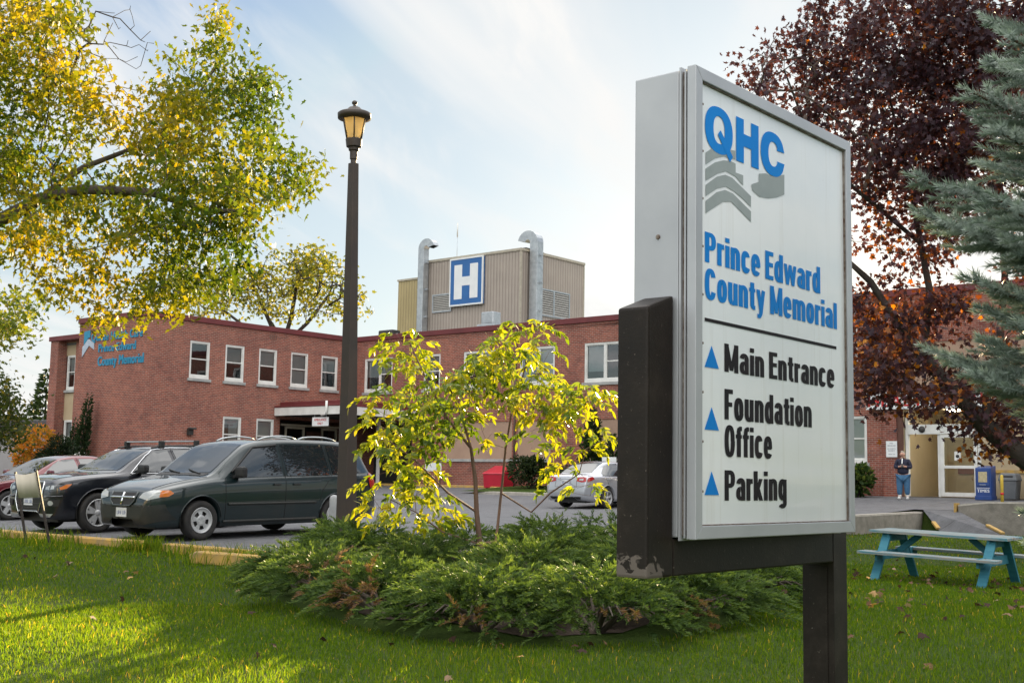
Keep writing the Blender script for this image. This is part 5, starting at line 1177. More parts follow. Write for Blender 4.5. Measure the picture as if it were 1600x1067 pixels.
def ring(b, x0, x1, z0, z1, w_, y0, y1):               # mitred frame
    O = [(x0, z0), (x1, z0), (x1, z1), (x0, z1)]; I_ = [(x0 + w_, z0 + w_), (x1 - w_, z0 + w_), (x1 - w_, z1 - w_), (x0 + w_, z1 - w_)]
    for k in range(4):
        a, c = O[k], O[(k + 1) % 4]; d, e = I_[(k + 1) % 4], I_[k]; g = .0009
        v = [(p[0], y, p[1]) for y in (y0, y1) for p in (a, c, d, e)]
        b.add(v, [(0, 1, 2, 3), (4, 7, 6, 5), (0, 4, 5, 1), (1, 5, 6, 2), (2, 6, 7, 3), (3, 7, 4, 0)])
ring(b, 0, W_, ZB, ZT_, fr_, 0, .045); frm = b.build("frame", m_alu, sg, bevel=.003)
b = MB(); b.box(fr_ - .003, W_ - fr_ + .003, .020, .026, ZB + fr_ - .003, ZT_ - fr_ + .003); face = b.build("face_panel", m_face, sg)
b = MB(); ring(b, fr_ + .0005, W_ - fr_ - .0005, ZB + fr_ + .0005, ZT_ - fr_ - .0005, .005, .010, .0195); b.build("gasket", m_rust, frm)
sp = lambda a, z, h: (a, .0190 - h, z)
sign_line("letter_line", "Prince Edward", .104, 1.214, 2.506, .134, sp, m_lblue, face)
sign_line("letter_line", "County Memorial", .103, 1.400, 2.345, .134, sp, m_lblue, face)
for tx, x1, z, cp in (("Main Entrance", 1.364, 2.040, .125), ("Foundation", 1.107, 1.830, .134), ("Office", .702, 1.668, .136), ("Parking", .842, 1.476, .132)):
    sign_line("letter_line", tx, .269, x1, z, cp, sp, m_lblack, face)
b = MB(); b.prism([(.103, 2.246), (1.39, 2.241), (1.39, 2.256), (.103, 2.261)], sp, 0, .001); b.build("rule", m_lblack, face)
for zt_, zb_ in ((2.143, 2.047), (1.876, 1.778), (1.600, 1.500)):
    b = MB(); b.prism([(.102, zb_), (.221, zb_), (.160, zt_)], sp, 0, .001); b.build("arrow", m_lblue, face)
def blob(cx_, cz_, rx, rz, p=2.3, n=40, a0=0, a1=2 * math.pi):
    return [(cx_ + rx * math.copysign(abs(math.cos(a)) ** (2 / p), math.cos(a)), cz_ + rz * math.copysign(abs(math.sin(a)) ** (2 / p), math.sin(a))) for a in np.linspace(a0, a1, n, endpoint=a1 - a0 < 6.2)]
def band(name, outer, inner, m, lift=.0016):           # closed or open stroke between two outlines
    bm_ = MB(); n_ = len(outer); cl = n_ if True else n_ - 1
    vs = [sp(a, z, lift) for a, z in outer] + [sp(a, z, lift) for a, z in inner]
    return vs, n_
# Q
o_, n_ = band("q", blob(.2235, 3.1175, .1205, .1065), blob(.2245, 3.1195, .049, .063), m_lblue)
b = MB(); b.add(o_, [(i, (i + 1) % n_, n_ + (i + 1) % n_, n_ + i) for i in range(n_)])
b.add([sp(a, z, .0022) for a, z in ((.212, 3.098), (.236, 3.122), (.345, 3.022), (.318, 2.992))], [(0, 1, 2, 3)])
b.add([sp(a, z, .0016) for a, z in ((.375, 3.014), (.4455, 3.014), (.4455, 3.094), (.514, 3.094), (.514, 3.014), (.585, 3.014), (.585, 3.221), (.514, 3.221), (.514, 3.153), (.4455, 3.153), (.4455, 3.221), (.375, 3.221))], [tuple(range(12))])
oa = blob(.7235, 3.1175, .1185, .1065, 2.3, 36, .48, 2 * math.pi - .42); ia = blob(.7275, 3.1185, .047, .060, 2.3, 36, .48, 2 * math.pi - .42)
ia[0], ia[-1] = (.766, 3.143), (.766, 3.091); oa[0], oa[-1] = (.840, 3.147), (.841, 3.092)
vs = [sp(a, z, .0016) for a, z in oa + ia]; n_ = len(oa); b.add(vs, [(i, i + 1, n_ + i + 1, n_ + i) for i in range(n_ - 1)])
b.build("monogram", m_lblue, face, fix=False)
m_flake = None
b = MB()
for P in ([(.109, 2.992), (.158, 3.02), (.215, 3.038), (.369, 3.057), (.369, 3.015), (.267, 3.008), (.194, 2.985), (.109, 2.938)],
          [(.109, 2.92), (.189, 2.965), (.267, 2.991), (.331, 3.000), (.371, 2.997), (.371, 2.956), (.44, 2.957), (.439, 2.909), (.363, 2.938), (.283, 2.943), (.214, 2.919), (.109, 2.865)],
          [(.109, 2.847), (.204, 2.903), (.277, 2.927), (.341, 2.925), (.439, 2.895), (.512, 2.872), (.511, 2.821), (.428, 2.848), (.352, 2.866), (.282, 2.873), (.204, 2.848), (.109, 2.796)],
          [(.109, 2.775), (.204, 2.833), (.277, 2.857), (.346, 2.854), (.511, 2.801), (.511, 2.751), (.330, 2.813), (.256, 2.798), (.109, 2.72)],
          [(.587, 2.995), (.657, 3.011), (.716, 3.007), (.84, 3.041), (.838, 2.943), (.762, 2.914), (.679, 2.894), (.591, 2.885), (.523, 2.903), (.516, 2.93), (.586, 2.955)]):
    b.add([sp(a, z, .0008) for a, z in P], [tuple(range(len(P)))])
b.build("wave_emblem", m_lgrey, face, fix=False)
# brown steel arm, beam and post
b = MB(); y0, y1 = .110, .266
b.add([(-.198, y0, 1.155), (-.001, y0, 1.155), (-.001, y1, 1.155), (-.198, y1, 1.155), (-.198, y0, 2.283), (-.001, y0, 2.352), (-.001, y1, 2.352), (-.198, y1, 2.283)], [(0, 3, 2, 1), (4, 5, 6, 7), (0, 1, 5, 4), (2, 3, 7, 6), (0, 4, 7, 3), (1, 2, 6, 5)])
b.build("arm", m_brown, sg, bevel=.012)
b = MB(); b.box(.001, 1.522, y0 + .001, y1 - .001, 1.157, 1.3125); b.build("beam", m_brown, sg, bevel=.008)
b = MB(); b.box(1.524, 1.678, y0, y1 + .02, gzs - .4, 1.3125); b.box(1.519, 1.5235, y0 + .035, y1 - .02, gzs, 1.13); b.build("post", m_brown, sg, bevel=.008)
b = MB()
for k in range(9): b.lathe([(.006, 0), (.005, .003)], 8, (.058 + .0, -.0, ZB + .2 + k * .21), 'Y')
b.lathe([(.012, 0), (.010, -.004)], 10, (.010, .20, 2.62), 'X'); b.build("rivets", m_rust, sg)

# ------------------------------------------------------------------ lamp post
m_bronze = mat("lamp_bronze_paint", (.050, .034, .026), .5, (.036, .026, .022), 2.5, bump=.1)
m_lglass, t, b_, o = newmat("lamp_glass")
b_.inputs['Base Color'].default_value = (.85, .70, .42, 1); b_.inputs['Roughness'].default_value = .3
tr = t.nodes.new('ShaderNodeBsdfTranslucent'); tr.inputs[0].default_value = (.95, .78, .45, 1); ms = t.nodes.new('ShaderNodeMixShader'); ms.inputs[0].default_value = .72
t.links.new(b_.outputs[0], ms.inputs[1]); t.links.new(tr.outputs[0], ms.inputs[2]); t.links.new(ms.outputs[0], o.inputs['Surface'])
lz = .28
lp_ = empty("lamp_post", (-2.59, 19.9, lz), 0, "tall dark brown square lamp post with an amber glass lantern", "street lamp")
lp_.rotation_euler = (R(.0), R(-1.0), R(-40))
H = 7.42
b = MB(); zt_ = 6.42
vs = []
for z, h in ((0, .125), (.4, .118), (zt_, .062)): vs += [(-h, -h, z), (h, -h, z), (h, h, z), (-h, h, z)]
b.add(vs, [(i * 4 + k, i * 4 + (k + 1) % 4, i * 4 + 4 + (k + 1) % 4, i * 4 + 4 + k) for i in (0, 1) for k in range(4)] + [(0, 3, 2, 1), (8, 9, 10, 11)]); b.build("pole", m_bronze, lp_, bevel=.008)
b = MB(); b.box(-.17, .17, -.17, .17, -.1, .02); b.build("base_plate", m_bronze, lp_)
b = MB(); b.lathe([(.048, zt_), (.048, zt_ + .06), (.062, zt_ + .07), (.065, zt_ + .20), (.085, zt_ + .22), (.09, zt_ + .26), (.125, zt_ + .28), (.14, zt_ + .40), (.135, zt_ + .41)], 20, smooth=False); b.build("lantern_neck", m_bronze, lp_)
z0, z1 = zt_ + .41, zt_ + .77; lp2 = MB(); lp2.lathe([(.128, z0), (.205, z1)], 6, rot=.3, smooth=False); lg = lp2.build("lantern_glass", m_lglass, lp_)
b = MB()
for k in range(6):
    a = 2 * math.pi * k / 6 + .3; b.tube([(.132 * math.cos(a), .132 * math.sin(a), z0), (.209 * math.cos(a), .209 * math.sin(a), z1)], .012, 6)
b.build("lantern_ribs", m_bronze, lg)
b = MB(); b.lathe([(.19, z1 - .03), (.275, z1 - .01), (.28, z1 + .07), (.26, z1 + .085), (.155, z1 + .10), (.13, z1 + .14), (.09, z1 + .18), (.03, z1 + .205), (.022, z1 + .225), (.045, z1 + .245), (.048, z1 + .27), (.03, z1 + .295), (.004, z1 + .305)], 28); b.build("lantern_cap", m_bronze, lp_)
# bulb inside
b = MB(); b.lathe([(.01, z0), (.035, z0 + .03), (.05, z0 + .14), (.03, z0 + .22), (.004, z0 + .24)], 12); b.build("bulb", m_signwhite, lp_)
# short grey bollard beside it
bo = empty("bollard", (-2.92, 20.75, lawnz(*to_uv(-2.92, 20.75))), 0, "short pale grey pipe bollard tucked behind the lamp post", "bollard")
b = MB(); b.lathe([(.075, -.1), (.075, .86), (.06, .90), (.02, .92)], 16); b.build("pipe", mat("galvanised_grey", (.42, .43, .44), .6, (.33, .34, .35), 5), bo)

# ------------------------------------------------------------------ blank lawn sign on two stakes
ls = empty("lawn_sign", (-7.55, 20.2, .33), 0, "blank cream lawn sign hung between two dark stakes by the kerb", "sign")
ls.location = (-7.56, 20.2, gz(-7.56, 20.2))
b = MB(); m_stake = mat("dark_stake", (.030, .022, .018), .7)
sA0, sA1 = Vector((-7.91, 20.6, .2)) - ls.location, Vector((-8.20, 20.6, 1.53)) - ls.location
sB0, sB1 = Vector((-7.22, 19.8, .2)) - ls.location, Vector((-7.55, 19.8, 1.56)) - ls.location
for p, q in ((sA0, sA1), (sB0, sB1)): b = MB(); b.bar(p, q, .045, .03); b.build("stake", m_stake, ls)
a0, a1, c0, c1 = sA0.lerp(sA1, .68), sA0.lerp(sA1, .98), sB0.lerp(sB1, .985), sB0.lerp(sB1, .69)
b = MB(); nn = 8; P = []
for k in range(nn + 1):
    f_ = k / nn; sag = Vector((0, 0, -.03 * math.sin(math.pi * f_))); wv_ = Vector((.0, -.012 * math.sin(2 * math.pi * f_), 0))
    P.append((a0.lerp(c1, f_) + wv_, a1.lerp(c0, f_) + sag - wv_))
vs = []
for dy in (-.03, -.036):
    for lo_, hi_ in P: vs += [lo_ + Vector((0, dy, 0)), hi_ + Vector((0, dy, 0))]
k2 = 2 * (nn + 1)
b.add(vs, [(2 * k, 2 * k + 2, 2 * k + 3, 2 * k + 1) for k in range(nn)] + [(k2 + 2 * k, k2 + 2 * k + 1, k2 + 2 * k + 3, k2 + 2 * k + 2) for k in range(nn)] + [(2 * k, k2 + 2 * k, k2 + 2 * k + 2, 2 * k + 2) for k in range(nn)] + [(2 * k + 1, 2 * k + 3, k2 + 2 * k + 3, k2 + 2 * k + 1) for k in range(nn)], True)
b.build("board", mat("cream_board", (.58, .52, .42), .75, (.50, .45, .36), 2.5), ls)

# ------------------------------------------------------------------ picnic table (local x along the length)
m_tblue = mat("turquoise_paint", (.014, .125, .185), .7, (.03, .17, .22), 5, bump=.25, bscale=30, stretch=(.6, 4, 4))
m_worn, t, b_, o = newmat("worn_table_top")
n = noise_node(t, 5, 6, .65, stretch=(.5, 5, 5)); r = ramp(t, [(.38, (.04, .17, .22)), (.5, (.19, .22, .22)), (.62, (.27, .235, .20))]); t.links.new(n.outputs[0], r.inputs[0]); t.links.new(r.outputs[0], b_.inputs['Base Color']); b_.inputs['Roughness'].default_value = .75
F1, F2, B1, B2 = Vector((5.58, 18.5, .15)), Vector((6.59, 17.47, .11)), Vector((6.48, 19.6, .19)), Vector((7.5, 18.6, .14))
cen = (F1 + F2 + B1 + B2) / 4; dx_ = ((F2 - F1) + (B2 - B1)) / 2; ang = math.atan2(dx_.y, dx_.x)
cen = cen - V * .06
pt_ = empty("picnic_table", (cen.x, cen.y, gz(cen.x, cen.y) - .02), -A40, "worn turquoise wooden picnic table on the lawn right of the big sign", "picnic table")
pt_.rotation_euler = (R(1.0), R(1.4), -A40)
LT, hx, spread, topz = 1.03, .78, .74, .76
def plank(b, x0, x1, y0, y1, z0, z1): b.box(x0, x1, y0, y1, z0, z1)
b = MB()
for k in range(5): y = -.37 + k * .149; b.box(-LT + .01 * (k % 2), LT - .008 * ((k + 1) % 3), y, y + .142, topz - .04, topz)
b.build("table_top", m_worn, pt_, bevel=.004)
for sd in (-1, 1):
    b = MB()
    for k in range(2): y = sd * .70 - .14 + k * .143; b.box(-LT + .02, LT - .01 * k, y, y + .136, .43, .47)
    b.build("bench", m_worn, pt_, bevel=.004)
    b = MB(); b.bar((sd * (hx - .035), -.76, .41), (sd * (hx - .035), .76, .41), .04, .13, (0, 0, 1)); b.build("seat_support", m_tblue, pt_, bevel=.003)
    b = MB(); b.bar((sd * (hx - .035), -.33, topz - .10), (sd * (hx - .035), .33, topz - .10), .04, .11); b.build("top_cleat", m_tblue, pt_, bevel=.003)
    b = MB(); b.bar((sd * (hx - .06), 0, .44), (sd * .38, 0, topz - .05), .09, .04, (0, 1, 0)); b.build("brace", m_tblue, pt_, bevel=.003)
    for se in (-1, 1):
        b = MB(); b.bar((sd * hx, se * .80, -.03), (sd * hx, se * .26, topz - .045), .04, .13, (1, 0, 0)); lg_ = b.build("leg", m_tblue, pt_, bevel=.003)

# ------------------------------------------------------------------ things by the entrance
nb = empty("newspaper_box", uv(-1.0, 31.75, lotz(-1.0)), -A40, "blue newspaper box with a yellowish window beside the sliding door", "newspaper box")
m_nblue = mat("box_blue_paint", (.012, .055, .24), .4, (.010, .045, .19), 3, coat=.3)
b = MB()
b.add([(-.255, -.25, .12), (.255, -.25, .12), (.255, .25, .12), (-.255, .25, .12), (-.255, -.25, 1.05), (.255, -.25, 1.05), (.255, .25, 1.13), (-.255, .25, 1.13)], [(0, 3, 2, 1), (4, 5, 6, 7), (0, 1, 5, 4), (2, 3, 7, 6), (0, 4, 7, 3), (1, 2, 6, 5)])
b.build("cabinet", m_nblue, nb, bevel=.025)
b = MB(); b.box(-.27, .27, -.27, .27, 0, .14); b.build("base", m_nblue, nb, bevel=.015)
b = MB(); b.box(-.205, .205, -.275, -.251, .45, 1.0); dr_ = b.build("door", m_nblue, nb, bevel=.015)
b = MB(); b.box(-.14, .14, -.283, -.276, .58, .92); b.build("window", mat("newsprint_yellow", (.55, .48, .28), .6, (.38, .32, .2), 14), dr_)
b = MB(); b.bar((-.1, -.30, .50), (.1, -.30, .50), .02, .02); b.build("handle", m_galv, dr_)
text_on("lettering", "TIMES", -.20, .20, .25, .10, lambda a, z, h: (a, -.2525 - h, z), m_signwhite, nb, .03)
b = MB(); b.box(-.21, .21, -.2535, -.251, .385, .40); b.build("stripe", m_signwhite, nb)
m_bin = mat("bin_grey", (.13, .14, .15), .6, (.09, .10, .11), 2)
def bin_(u, v, s, label, m=m_bin):
    r_ = empty("litter_bin", uv(u, v, lotz(u)), -A40, label, "bin", "litter bins by the entrance"); b = MB()
    vs = []
    for z, h in ((.03, .24 * s), (.62, .29 * s)): vs += [(-h, -h, z), (h, -h, z), (h, h, z), (-h, h, z)]
    b.add(vs, [(0, 3, 2, 1), (4, 5, 6, 7)] + [(k, (k + 1) % 4, 4 + (k + 1) % 4, 4 + k) for k in range(4)]); b.build("body", m, r_, bevel=.03)
    b = MB(); h = .31 * s; vs = []
    for z, q in ((.622, h), (.68, h), (.84, h * .86), (.88, h * .7)): vs += [(-q, -q, z), (q, -q, z), (q, q, z), (-q, q, z)]
    b.add(vs, [(0, 3, 2, 1), (12, 13, 14, 15)] + [(i * 4 + k, i * 4 + (k + 1) % 4, i * 4 + 4 + (k + 1) % 4, i * 4 + 4 + k) for i in range(3) for k in range(4)]); ld = b.build("lid", m_bin, r_, bevel=.02)
    b = MB(); b.box(-h * .6, h * .6, -h * .955, -h * .90, .70, .79); b.build("opening", m_dark, ld)
bin_(-.75, 32.45, .95, "grey litter bin just right of the newspaper box")
bin_(-.7, 33.35, 1.05, "dark grey litter bin at the right edge, behind the spruce", mat("bin_dark", (.06, .065, .07), .6))
yb = empty("yellow_post", uv(-2.0, 32.6, lotz(-2.0)), 0, "thin yellow safety post in front of the litter bin", "post")
b = MB(); b.lathe([(.05, -.1), (.05, .82), (.035, .85), (.005, .86)], 14); b.build("pipe", mat("safety_yellow", (.66, .48, .05), .5, (.55, .38, .05), 6), yb)
b = MB(); b.lathe([(.052, .22), (.052, .30)], 14); b.build("red_band", m_redl, yb)
# red grit bin, green post with a small board, white notice
gb_ = empty("grit_bin", uv(-1.1, 10.75, lotz(-1.1)), -A40, "red slant-lidded bin standing at the foot of the brick wall", "bin")
m_rbin = mat("bin_red", (.48, .012, .035), .45, (.40, .012, .03), 2); b = MB()
b.add([(-.52, -.38, .02), (.52, -.38, .02), (.52, .38, .02), (-.52, .38, .02), (-.55, -.42, .62), (.55, -.42, .62), (.55, .42, .62), (-.55, .42, .62)], [(0, 3, 2, 1), (4, 5, 6, 7), (0, 1, 5, 4), (2, 3, 7, 6), (0, 4, 7, 3), (1, 2, 6, 5)]); b.build("body", m_rbin, gb_, bevel=.03)
b = MB(); b.add([(-.58, -.46, .625), (.58, -.46, .625), (.58, .45, .625), (-.58, .45, .625), (-.56, -.40, .68), (.56, -.40, .68), (.56, .42, 1.0), (-.56, .42, 1.0)], [(0, 3, 2, 1), (4, 5, 6, 7), (0, 1, 5, 4), (2, 3, 7, 6), (0, 4, 7, 3), (1, 2, 6, 5)]); b.build("lid", m_rbin, gb_, bevel=.02)
gp = empty("sign_post", uv(-2.6, 17.75, lotz(-2.6)), -A40, "thin dark green post with a small pale board in the planted strip", "sign")
b = MB(); b.bar((0, 0, -.2), (0, 0, 1.3), .06, .05, (0, 1, 0)); b.build("post", mat("green_post", (.015, .05, .03), .5), gp)
b = MB(); b.box(-.34, .34, -.05, -.028, 1.0, 1.42); b.build("board", m_signwhite, gp, bevel=.005)
wn = empty("direction_board", uv(-1.2, 6.9, lotz(-1.2)), -A40, "low white sign board on two short legs by the brick wall", "sign")
b = MB(); b.box(-.5, .5, -.015, .015, .72, 1.12); b.build("board", m_signwhite, wn)
for x in (-.4, .4): b = MB(); b.box(x - .025, x + .025, .016, .05, -.1, 1.0); b.build("leg", m_darkmetal, wn)
mk = empty("marker_post", (-12.9, 37.0, lotz(to_uv(-12.9, 37)[0])), 0, "small white marker post in front of the dark yew bush", "post")
b = MB(); b.box(-.10, .10, -.03, .03, 1.0, 1.5); b.box(-.04, .04, -.02, .02, -.1, 1.0); b.build("post", m_signwhite, mk)
# low grey building beyond the lot
gb2 = empty("low_building", (-34, 76, 1.0), R(8), "long low grey building with a dark roof at the far left", "building")
b = MB(); b.box(-22, 12, 0, 10, -1, 3.0); b.build("wall", mat("grey_render", (.34, .34, .34), .85, (.28, .28, .28), .6), gb2)
b = MB(); b.box(-22.4, 12.4, -.5, 10.5, 3.0, 3.7); b.build("roof", mat("dark_roof", (.07, .07, .075), .8), gb2, bevel=.1)

# ------------------------------------------------------------------ person by the door
def skin(name, pts, edges, rad, m, parent, sub=2, root=0, smooth=True):
    me = bpy.data.meshes.new(name); me.from_pydata([tuple(p) for p in pts], edges, []); me.update()
    o = bpy.data.objects.new(name, me); col.objects.link(o)
    md = o.modifiers.new("skin", 'SKIN'); md.use_smooth_shade = True; md.branch_smoothing = .4
    for i, r in enumerate(rad):
        v = me.skin_vertices[0].data[i]; v.radius = (r, r) if not isinstance(r, tuple) else r
        v.use_root = (i == root)
    o.modifiers.new("sub", 'SUBSURF').levels = sub
    bpy.context.view_layer.update(); dg = bpy.context.evaluated_depsgraph_get(); m2 = bpy.data.meshes.new_from_object(o.evaluated_get(dg))
    bpy.data.objects.remove(o); bpy.data.meshes.remove(me); m2.name = name
    m2.polygons.foreach_set('use_smooth', [True] * len(m2.polygons)); m2.materials.clear()
    return link_mesh(name, m2, m, parent)
pq = at(1412, 779, 41.6); pu, pv_ = to_uv(pq.x, pq.y)
per = empty("person", uv(pu, pv_, lotz(pu) + .005), 0, "heavy person in a dark jacket and blue jeans standing by the door", "person")
toc = (EYE - per.location); per.rotation_euler = (0, 0, math.atan2(toc.y, toc.x) + R(90) - R(6))   # local -y faces the viewer
m_skin = mat("skin_tone", (.52, .30, .22), .6, (.46, .25, .18), 12); m_jack = mat("navy_jacket", (.012, .014, .035), .85, (.02, .022, .045), 9, bump=.3); m_jean = mat("blue_jeans", (.035, .11, .22), .85, (.06, .16, .28), 8, bump=.3); m_shoe = mat("white_shoe", (.70, .70, .68), .6); m_hair = mat("grey_hair", (.42, .36, .30), .8, (.30, .26, .22), 40, bump=.4)
# body: one continuous surface (pelvis, spine, neck, head, arms to the hands with fingers, legs)
B = []; E = []; Rr_ = []
def jn(p, r, par=None):
    B.append(p); Rr_.append(r)
    if par is not None: E.append((par, len(B) - 1))
    return len(B) - 1
pel = jn((0, 0, .86), .150); sp1 = jn((0, -.01, 1.02), .155, pel); sp2 = jn((0, 0, 1.18), .145, sp1); che = jn((0, .01, 1.28), .12, sp2); nk = jn((0, .0, 1.365), .058, che); nk2 = jn((-.005, -.02, 1.41), .056, nk)
h1 = jn((-.01, -.035, 1.455), .078, nk2); h2 = jn((-.012, -.03, 1.52), .088, h1); h3 = jn((-.012, -.022, 1.575), .055, h2)
ears = [jn((-.012 + sd * .088, -.02, 1.505), .016, h2) for sd in (1, -1)]; nose = jn((-.03, -.125, 1.495), .014, h2)
for sd in (1, -1):
    sh = jn((sd * .165, .01, 1.29), .072, che); el = jn((sd * .235, -.03, 1.06), .055, sh); wr1 = jn((sd * .085, -.215, 1.085), .036, el); pm_ = jn((sd * .04, -.245, 1.095), (.038, .020), wr1)
    for k, (dx, dz, ln) in enumerate(((-.035, .025, .050), (-.045, .008, .056), (-.045, -.010, .052), (-.038, -.026, .042))):
        f1 = jn((sd * .015, -.262, 1.098 + dz), .010, pm_); f2 = jn((sd * (.015 - ln * .6), -.272, 1.10 + dz), .009, f1); jn((sd * (.012 - ln), -.262, 1.103 + dz), .0075, f2)
    t1_ = jn((sd * .045, -.262, 1.13), .010, pm_); jn((sd * .018, -.282, 1.142), .009, t1_)
    hp = jn((sd * .095, 0, .80), .115, pel); kn = jn((sd * .115, -.02, .45), .075, hp); an_ = jn((sd * .12, .0, .09), .045, kn); jn((sd * .14, -.14, .035), .035, an_)
body = skin("body", B, E, Rr_, m_skin, per)
# face
for sd in (1, -1):
    b = MB(); b.lathe([(.001, -.011), (.009, -.006), (.010, .002)], 10, (-.02 + sd * .032, -.112, 1.512), 'Y'); b.build("eye", m_darkmetal, per)
b = MB(); b.tube([(-.045, -.108, 1.457), (-.022, -.116, 1.455), (.002, -.108, 1.457)], .006, 6); b.build("mouth", mat("lip", (.36, .13, .11), .5), per)
hp_ = []; hr_ = []
skin("hair", [(-.012, .0, 1.50), (-.012, .005, 1.545), (-.012, -.02, 1.582), (-.012, -.065, 1.585), (.055, .0, 1.54), (-.078, .0, 1.54), (-.012, .055, 1.50), (-.012, .05, 1.46)], [(0, 1), (1, 2), (2, 3), (1, 4), (1, 5), (1, 6), (6, 7)], [.085, .088, .062, .028, .045, .045, .05, .04], m_hair, per)
J = []; JE = []; JR = []
def jj(p, r, par=None):
    J.append(p); JR.append(r)
    if par is not None: JE.append((par, len(J) - 1))
    return len(J) - 1
a = jj((0, 0, .80), .205); c_ = jj((0, -.015, .98), .205, a); d_ = jj((0, -.01, 1.16), .185, c_); e_ = jj((0, .01, 1.28), .145, d_); jj((0, .012, 1.355), .078, e_)
for sd in (1, -1):
    s_ = jj((sd * .17, .01, 1.285), .092, e_); q_ = jj((sd * .25, -.03, 1.055), .080, s_); jj((sd * .115, -.195, 1.08), .055, q_)
jk = skin("jacket", J, JE, JR, m_jack, per)
b = MB(); b.tube([(-.01, -.135, 1.36), (-.012, -.205, 1.22), (-.012, -.225, 1.10)], [.016, .02, .014], 6); b.build("shirt_front", m_signwhite, per)
J = [(0, 0, .84)]; JE = []; JR = [.175]
for sd in (1, -1):
    h_ = jj((sd * .10, 0, .74), .150, 0); k_ = jj((sd * .12, -.02, .45), .110, h_); jj((sd * .125, .0, .13), .085, k_)
skin("jeans", J, JE, JR, m_jean, per)
for sd in (1, -1):
    skin("shoe", [(sd * .125, .05, .05), (sd * .13, -.05, .05), (sd * .145, -.17, .035)], [(0, 1), (1, 2)], [.050, .055, .045], m_shoe, per)
    b = MB(); b.tube([(sd * .122, .005, .07), (sd * .122, .005, .17)], .058, 12); b.build("sock", m_shoe, per)
ph = empty("phone", per.matrix_basis @ Vector((0, -.285, 1.125)), per.rotation_euler[2], "dark phone held in the hands of the person by the door", "phone")
b = MB(); b.obox((0, 0, 0), (.034, 0, 0), (0, .03, .055), (0, -.004, .003)); b.build("handset", m_blackp, ph)
# ------------------------------------------------------------------ vegetation
m_bark = mat("grey_bark", (.115, .09, .07), .9, (.06, .047, .038), 5, bump=.7, bscale=22, stretch=(1, 1, .3))
m_bark_d = mat("dark_bark", (.060, .046, .038), .9, (.03, .024, .02), 5, bump=.7, bscale=18, stretch=(1, 1, .3))
m_bark_r = mat("reddish_bark", (.17, .095, .06), .8, (.10, .06, .042), 9, bump=.4, bscale=40, stretch=(1, 1, .3))

def grow(chains, attr, seg=.3, tip_r=.006, pw=2.25, jit=.05, up=.0):
    """skeleton: trunk chains [(points, parent chain, index)], then each attractor joins the nearest node"""
    P, par, rmin = [], [], []
    ids = []
    for pts, rs, link in chains:
        c = []
        for k, p in enumerate(pts):
            P.append(Vector(p)); rmin.append(rs[k]); par.append(c[-1] if c else (ids[link[0]][link[1]] if link else -1)); c.append(len(P) - 1)
        ids.append(c)
    A = np.array([tuple(a) for a in attr]); X = np.array([tuple(p) for p in P]); order = []
    d = np.sqrt(((A[:, None] - X[None]) ** 2).sum(2)).min(1); left = list(np.argsort(d))
    X = list(map(tuple, X)); Xa = np.zeros((len(A) * 14 + len(X) + 10, 3)); n = len(X); Xa[:n] = X; tips = []
    for i in left:
        a = A[i]; dd = ((Xa[:n] - a) ** 2).sum(1); j = int(dd.argmin()); L = math.sqrt(dd[j]); k = max(1, min(12, int(L / seg))); p0 = Xa[j].copy(); prev = j
        for q in range(1, k + 1):
            f = q / k; p = p0 + (a - p0) * f + (rng.normal(0, jit * L * .5, 3) if q < k else 0); p[2] += up * L * f * (1 - f)
            if n >= len(Xa): Xa = np.vstack([Xa, np.zeros_like(Xa)])
            Xa[n] = p; par.append(prev); rmin.append(0); prev = n; n += 1
        tips.append(prev)
    ch = [[] for _ in range(n)]
    for i, p in enumerate(par):
        if p >= 0: ch[p].append(i)
    r = np.zeros(n)
    for i in range(n - 1, -1, -1):
        s_ = sum(r[c] ** pw for c in ch[i]); r[i] = max(tip_r, s_ ** (1 / pw) if s_ else tip_r)
    for i in range(n): r[i] = max(r[i], rmin[i]) if rmin[i] else r[i]
    for i in range(n):
        if par[i] >= 0: r[i] = min(r[i], r[par[i]])
    return Xa[:n], par, ch, r, tips
def limbs(name, sk, m, parent, rcut=0.0):
    X, par, ch, r, tips = sk; M = MB(); stack = [i for i, p in enumerate(par) if p < 0]
    while stack:
        i = stack.pop(); path = [par[i]] if par[i] >= 0 else []; path.append(i)
        while ch[i]:
            o = sorted(ch[i], key=lambda c: -r[c]); stack += o[1:]; i = o[0]; path.append(i)
        if len(path) < 2: continue
        rr = [r[p] for p in path]; rr[0] = min(rr[0], rr[1] * 1.15) if par[path[0]] >= 0 else rr[0]
        if rr[1] < rcut: continue
        M.tube([X[p] for p in path], rr, 8 if rr[0] > .05 else (5 if rr[0] > .015 else 4), cap=False)
    return M.build(name, m, parent, uvs=False, fix=False)
STAR = np.array([(0, 0), (.30, -.02), (.20, .22), (.46, .40), (.22, .48), (.16, .62), (0, 1), (-.16, .62), (-.22, .48), (-.46, .40), (-.20, .22), (-.30, -.02)])
STARN = STAR * np.array([.72, 1.0])
BLADE = np.array([(0, 0), (.13, .22), (.17, .48), (.11, .76), (0, 1), (-.11, .76), (-.17, .48), (-.13, .22)])
OVAL = np.array([(0, 0), (.24, .3), (.24, .62), (0, 1), (-.24, .62), (-.24, .3)])
def crown(name, P, size, tint, m, parent, outline=STAR, droop=.6, fold=.3, curl=.25, axis=None):
    n = len(P); ax = rng.normal(size=(n, 3)) if axis is None else axis
    if axis is None: ax[:, 2] = ax[:, 2] * .6 - droop
    return np_mesh(name, place_leaves(leaf_template(outline, fold, curl), P, ax, size), [tuple(range(len(outline)))], m, parent, attr=tint)
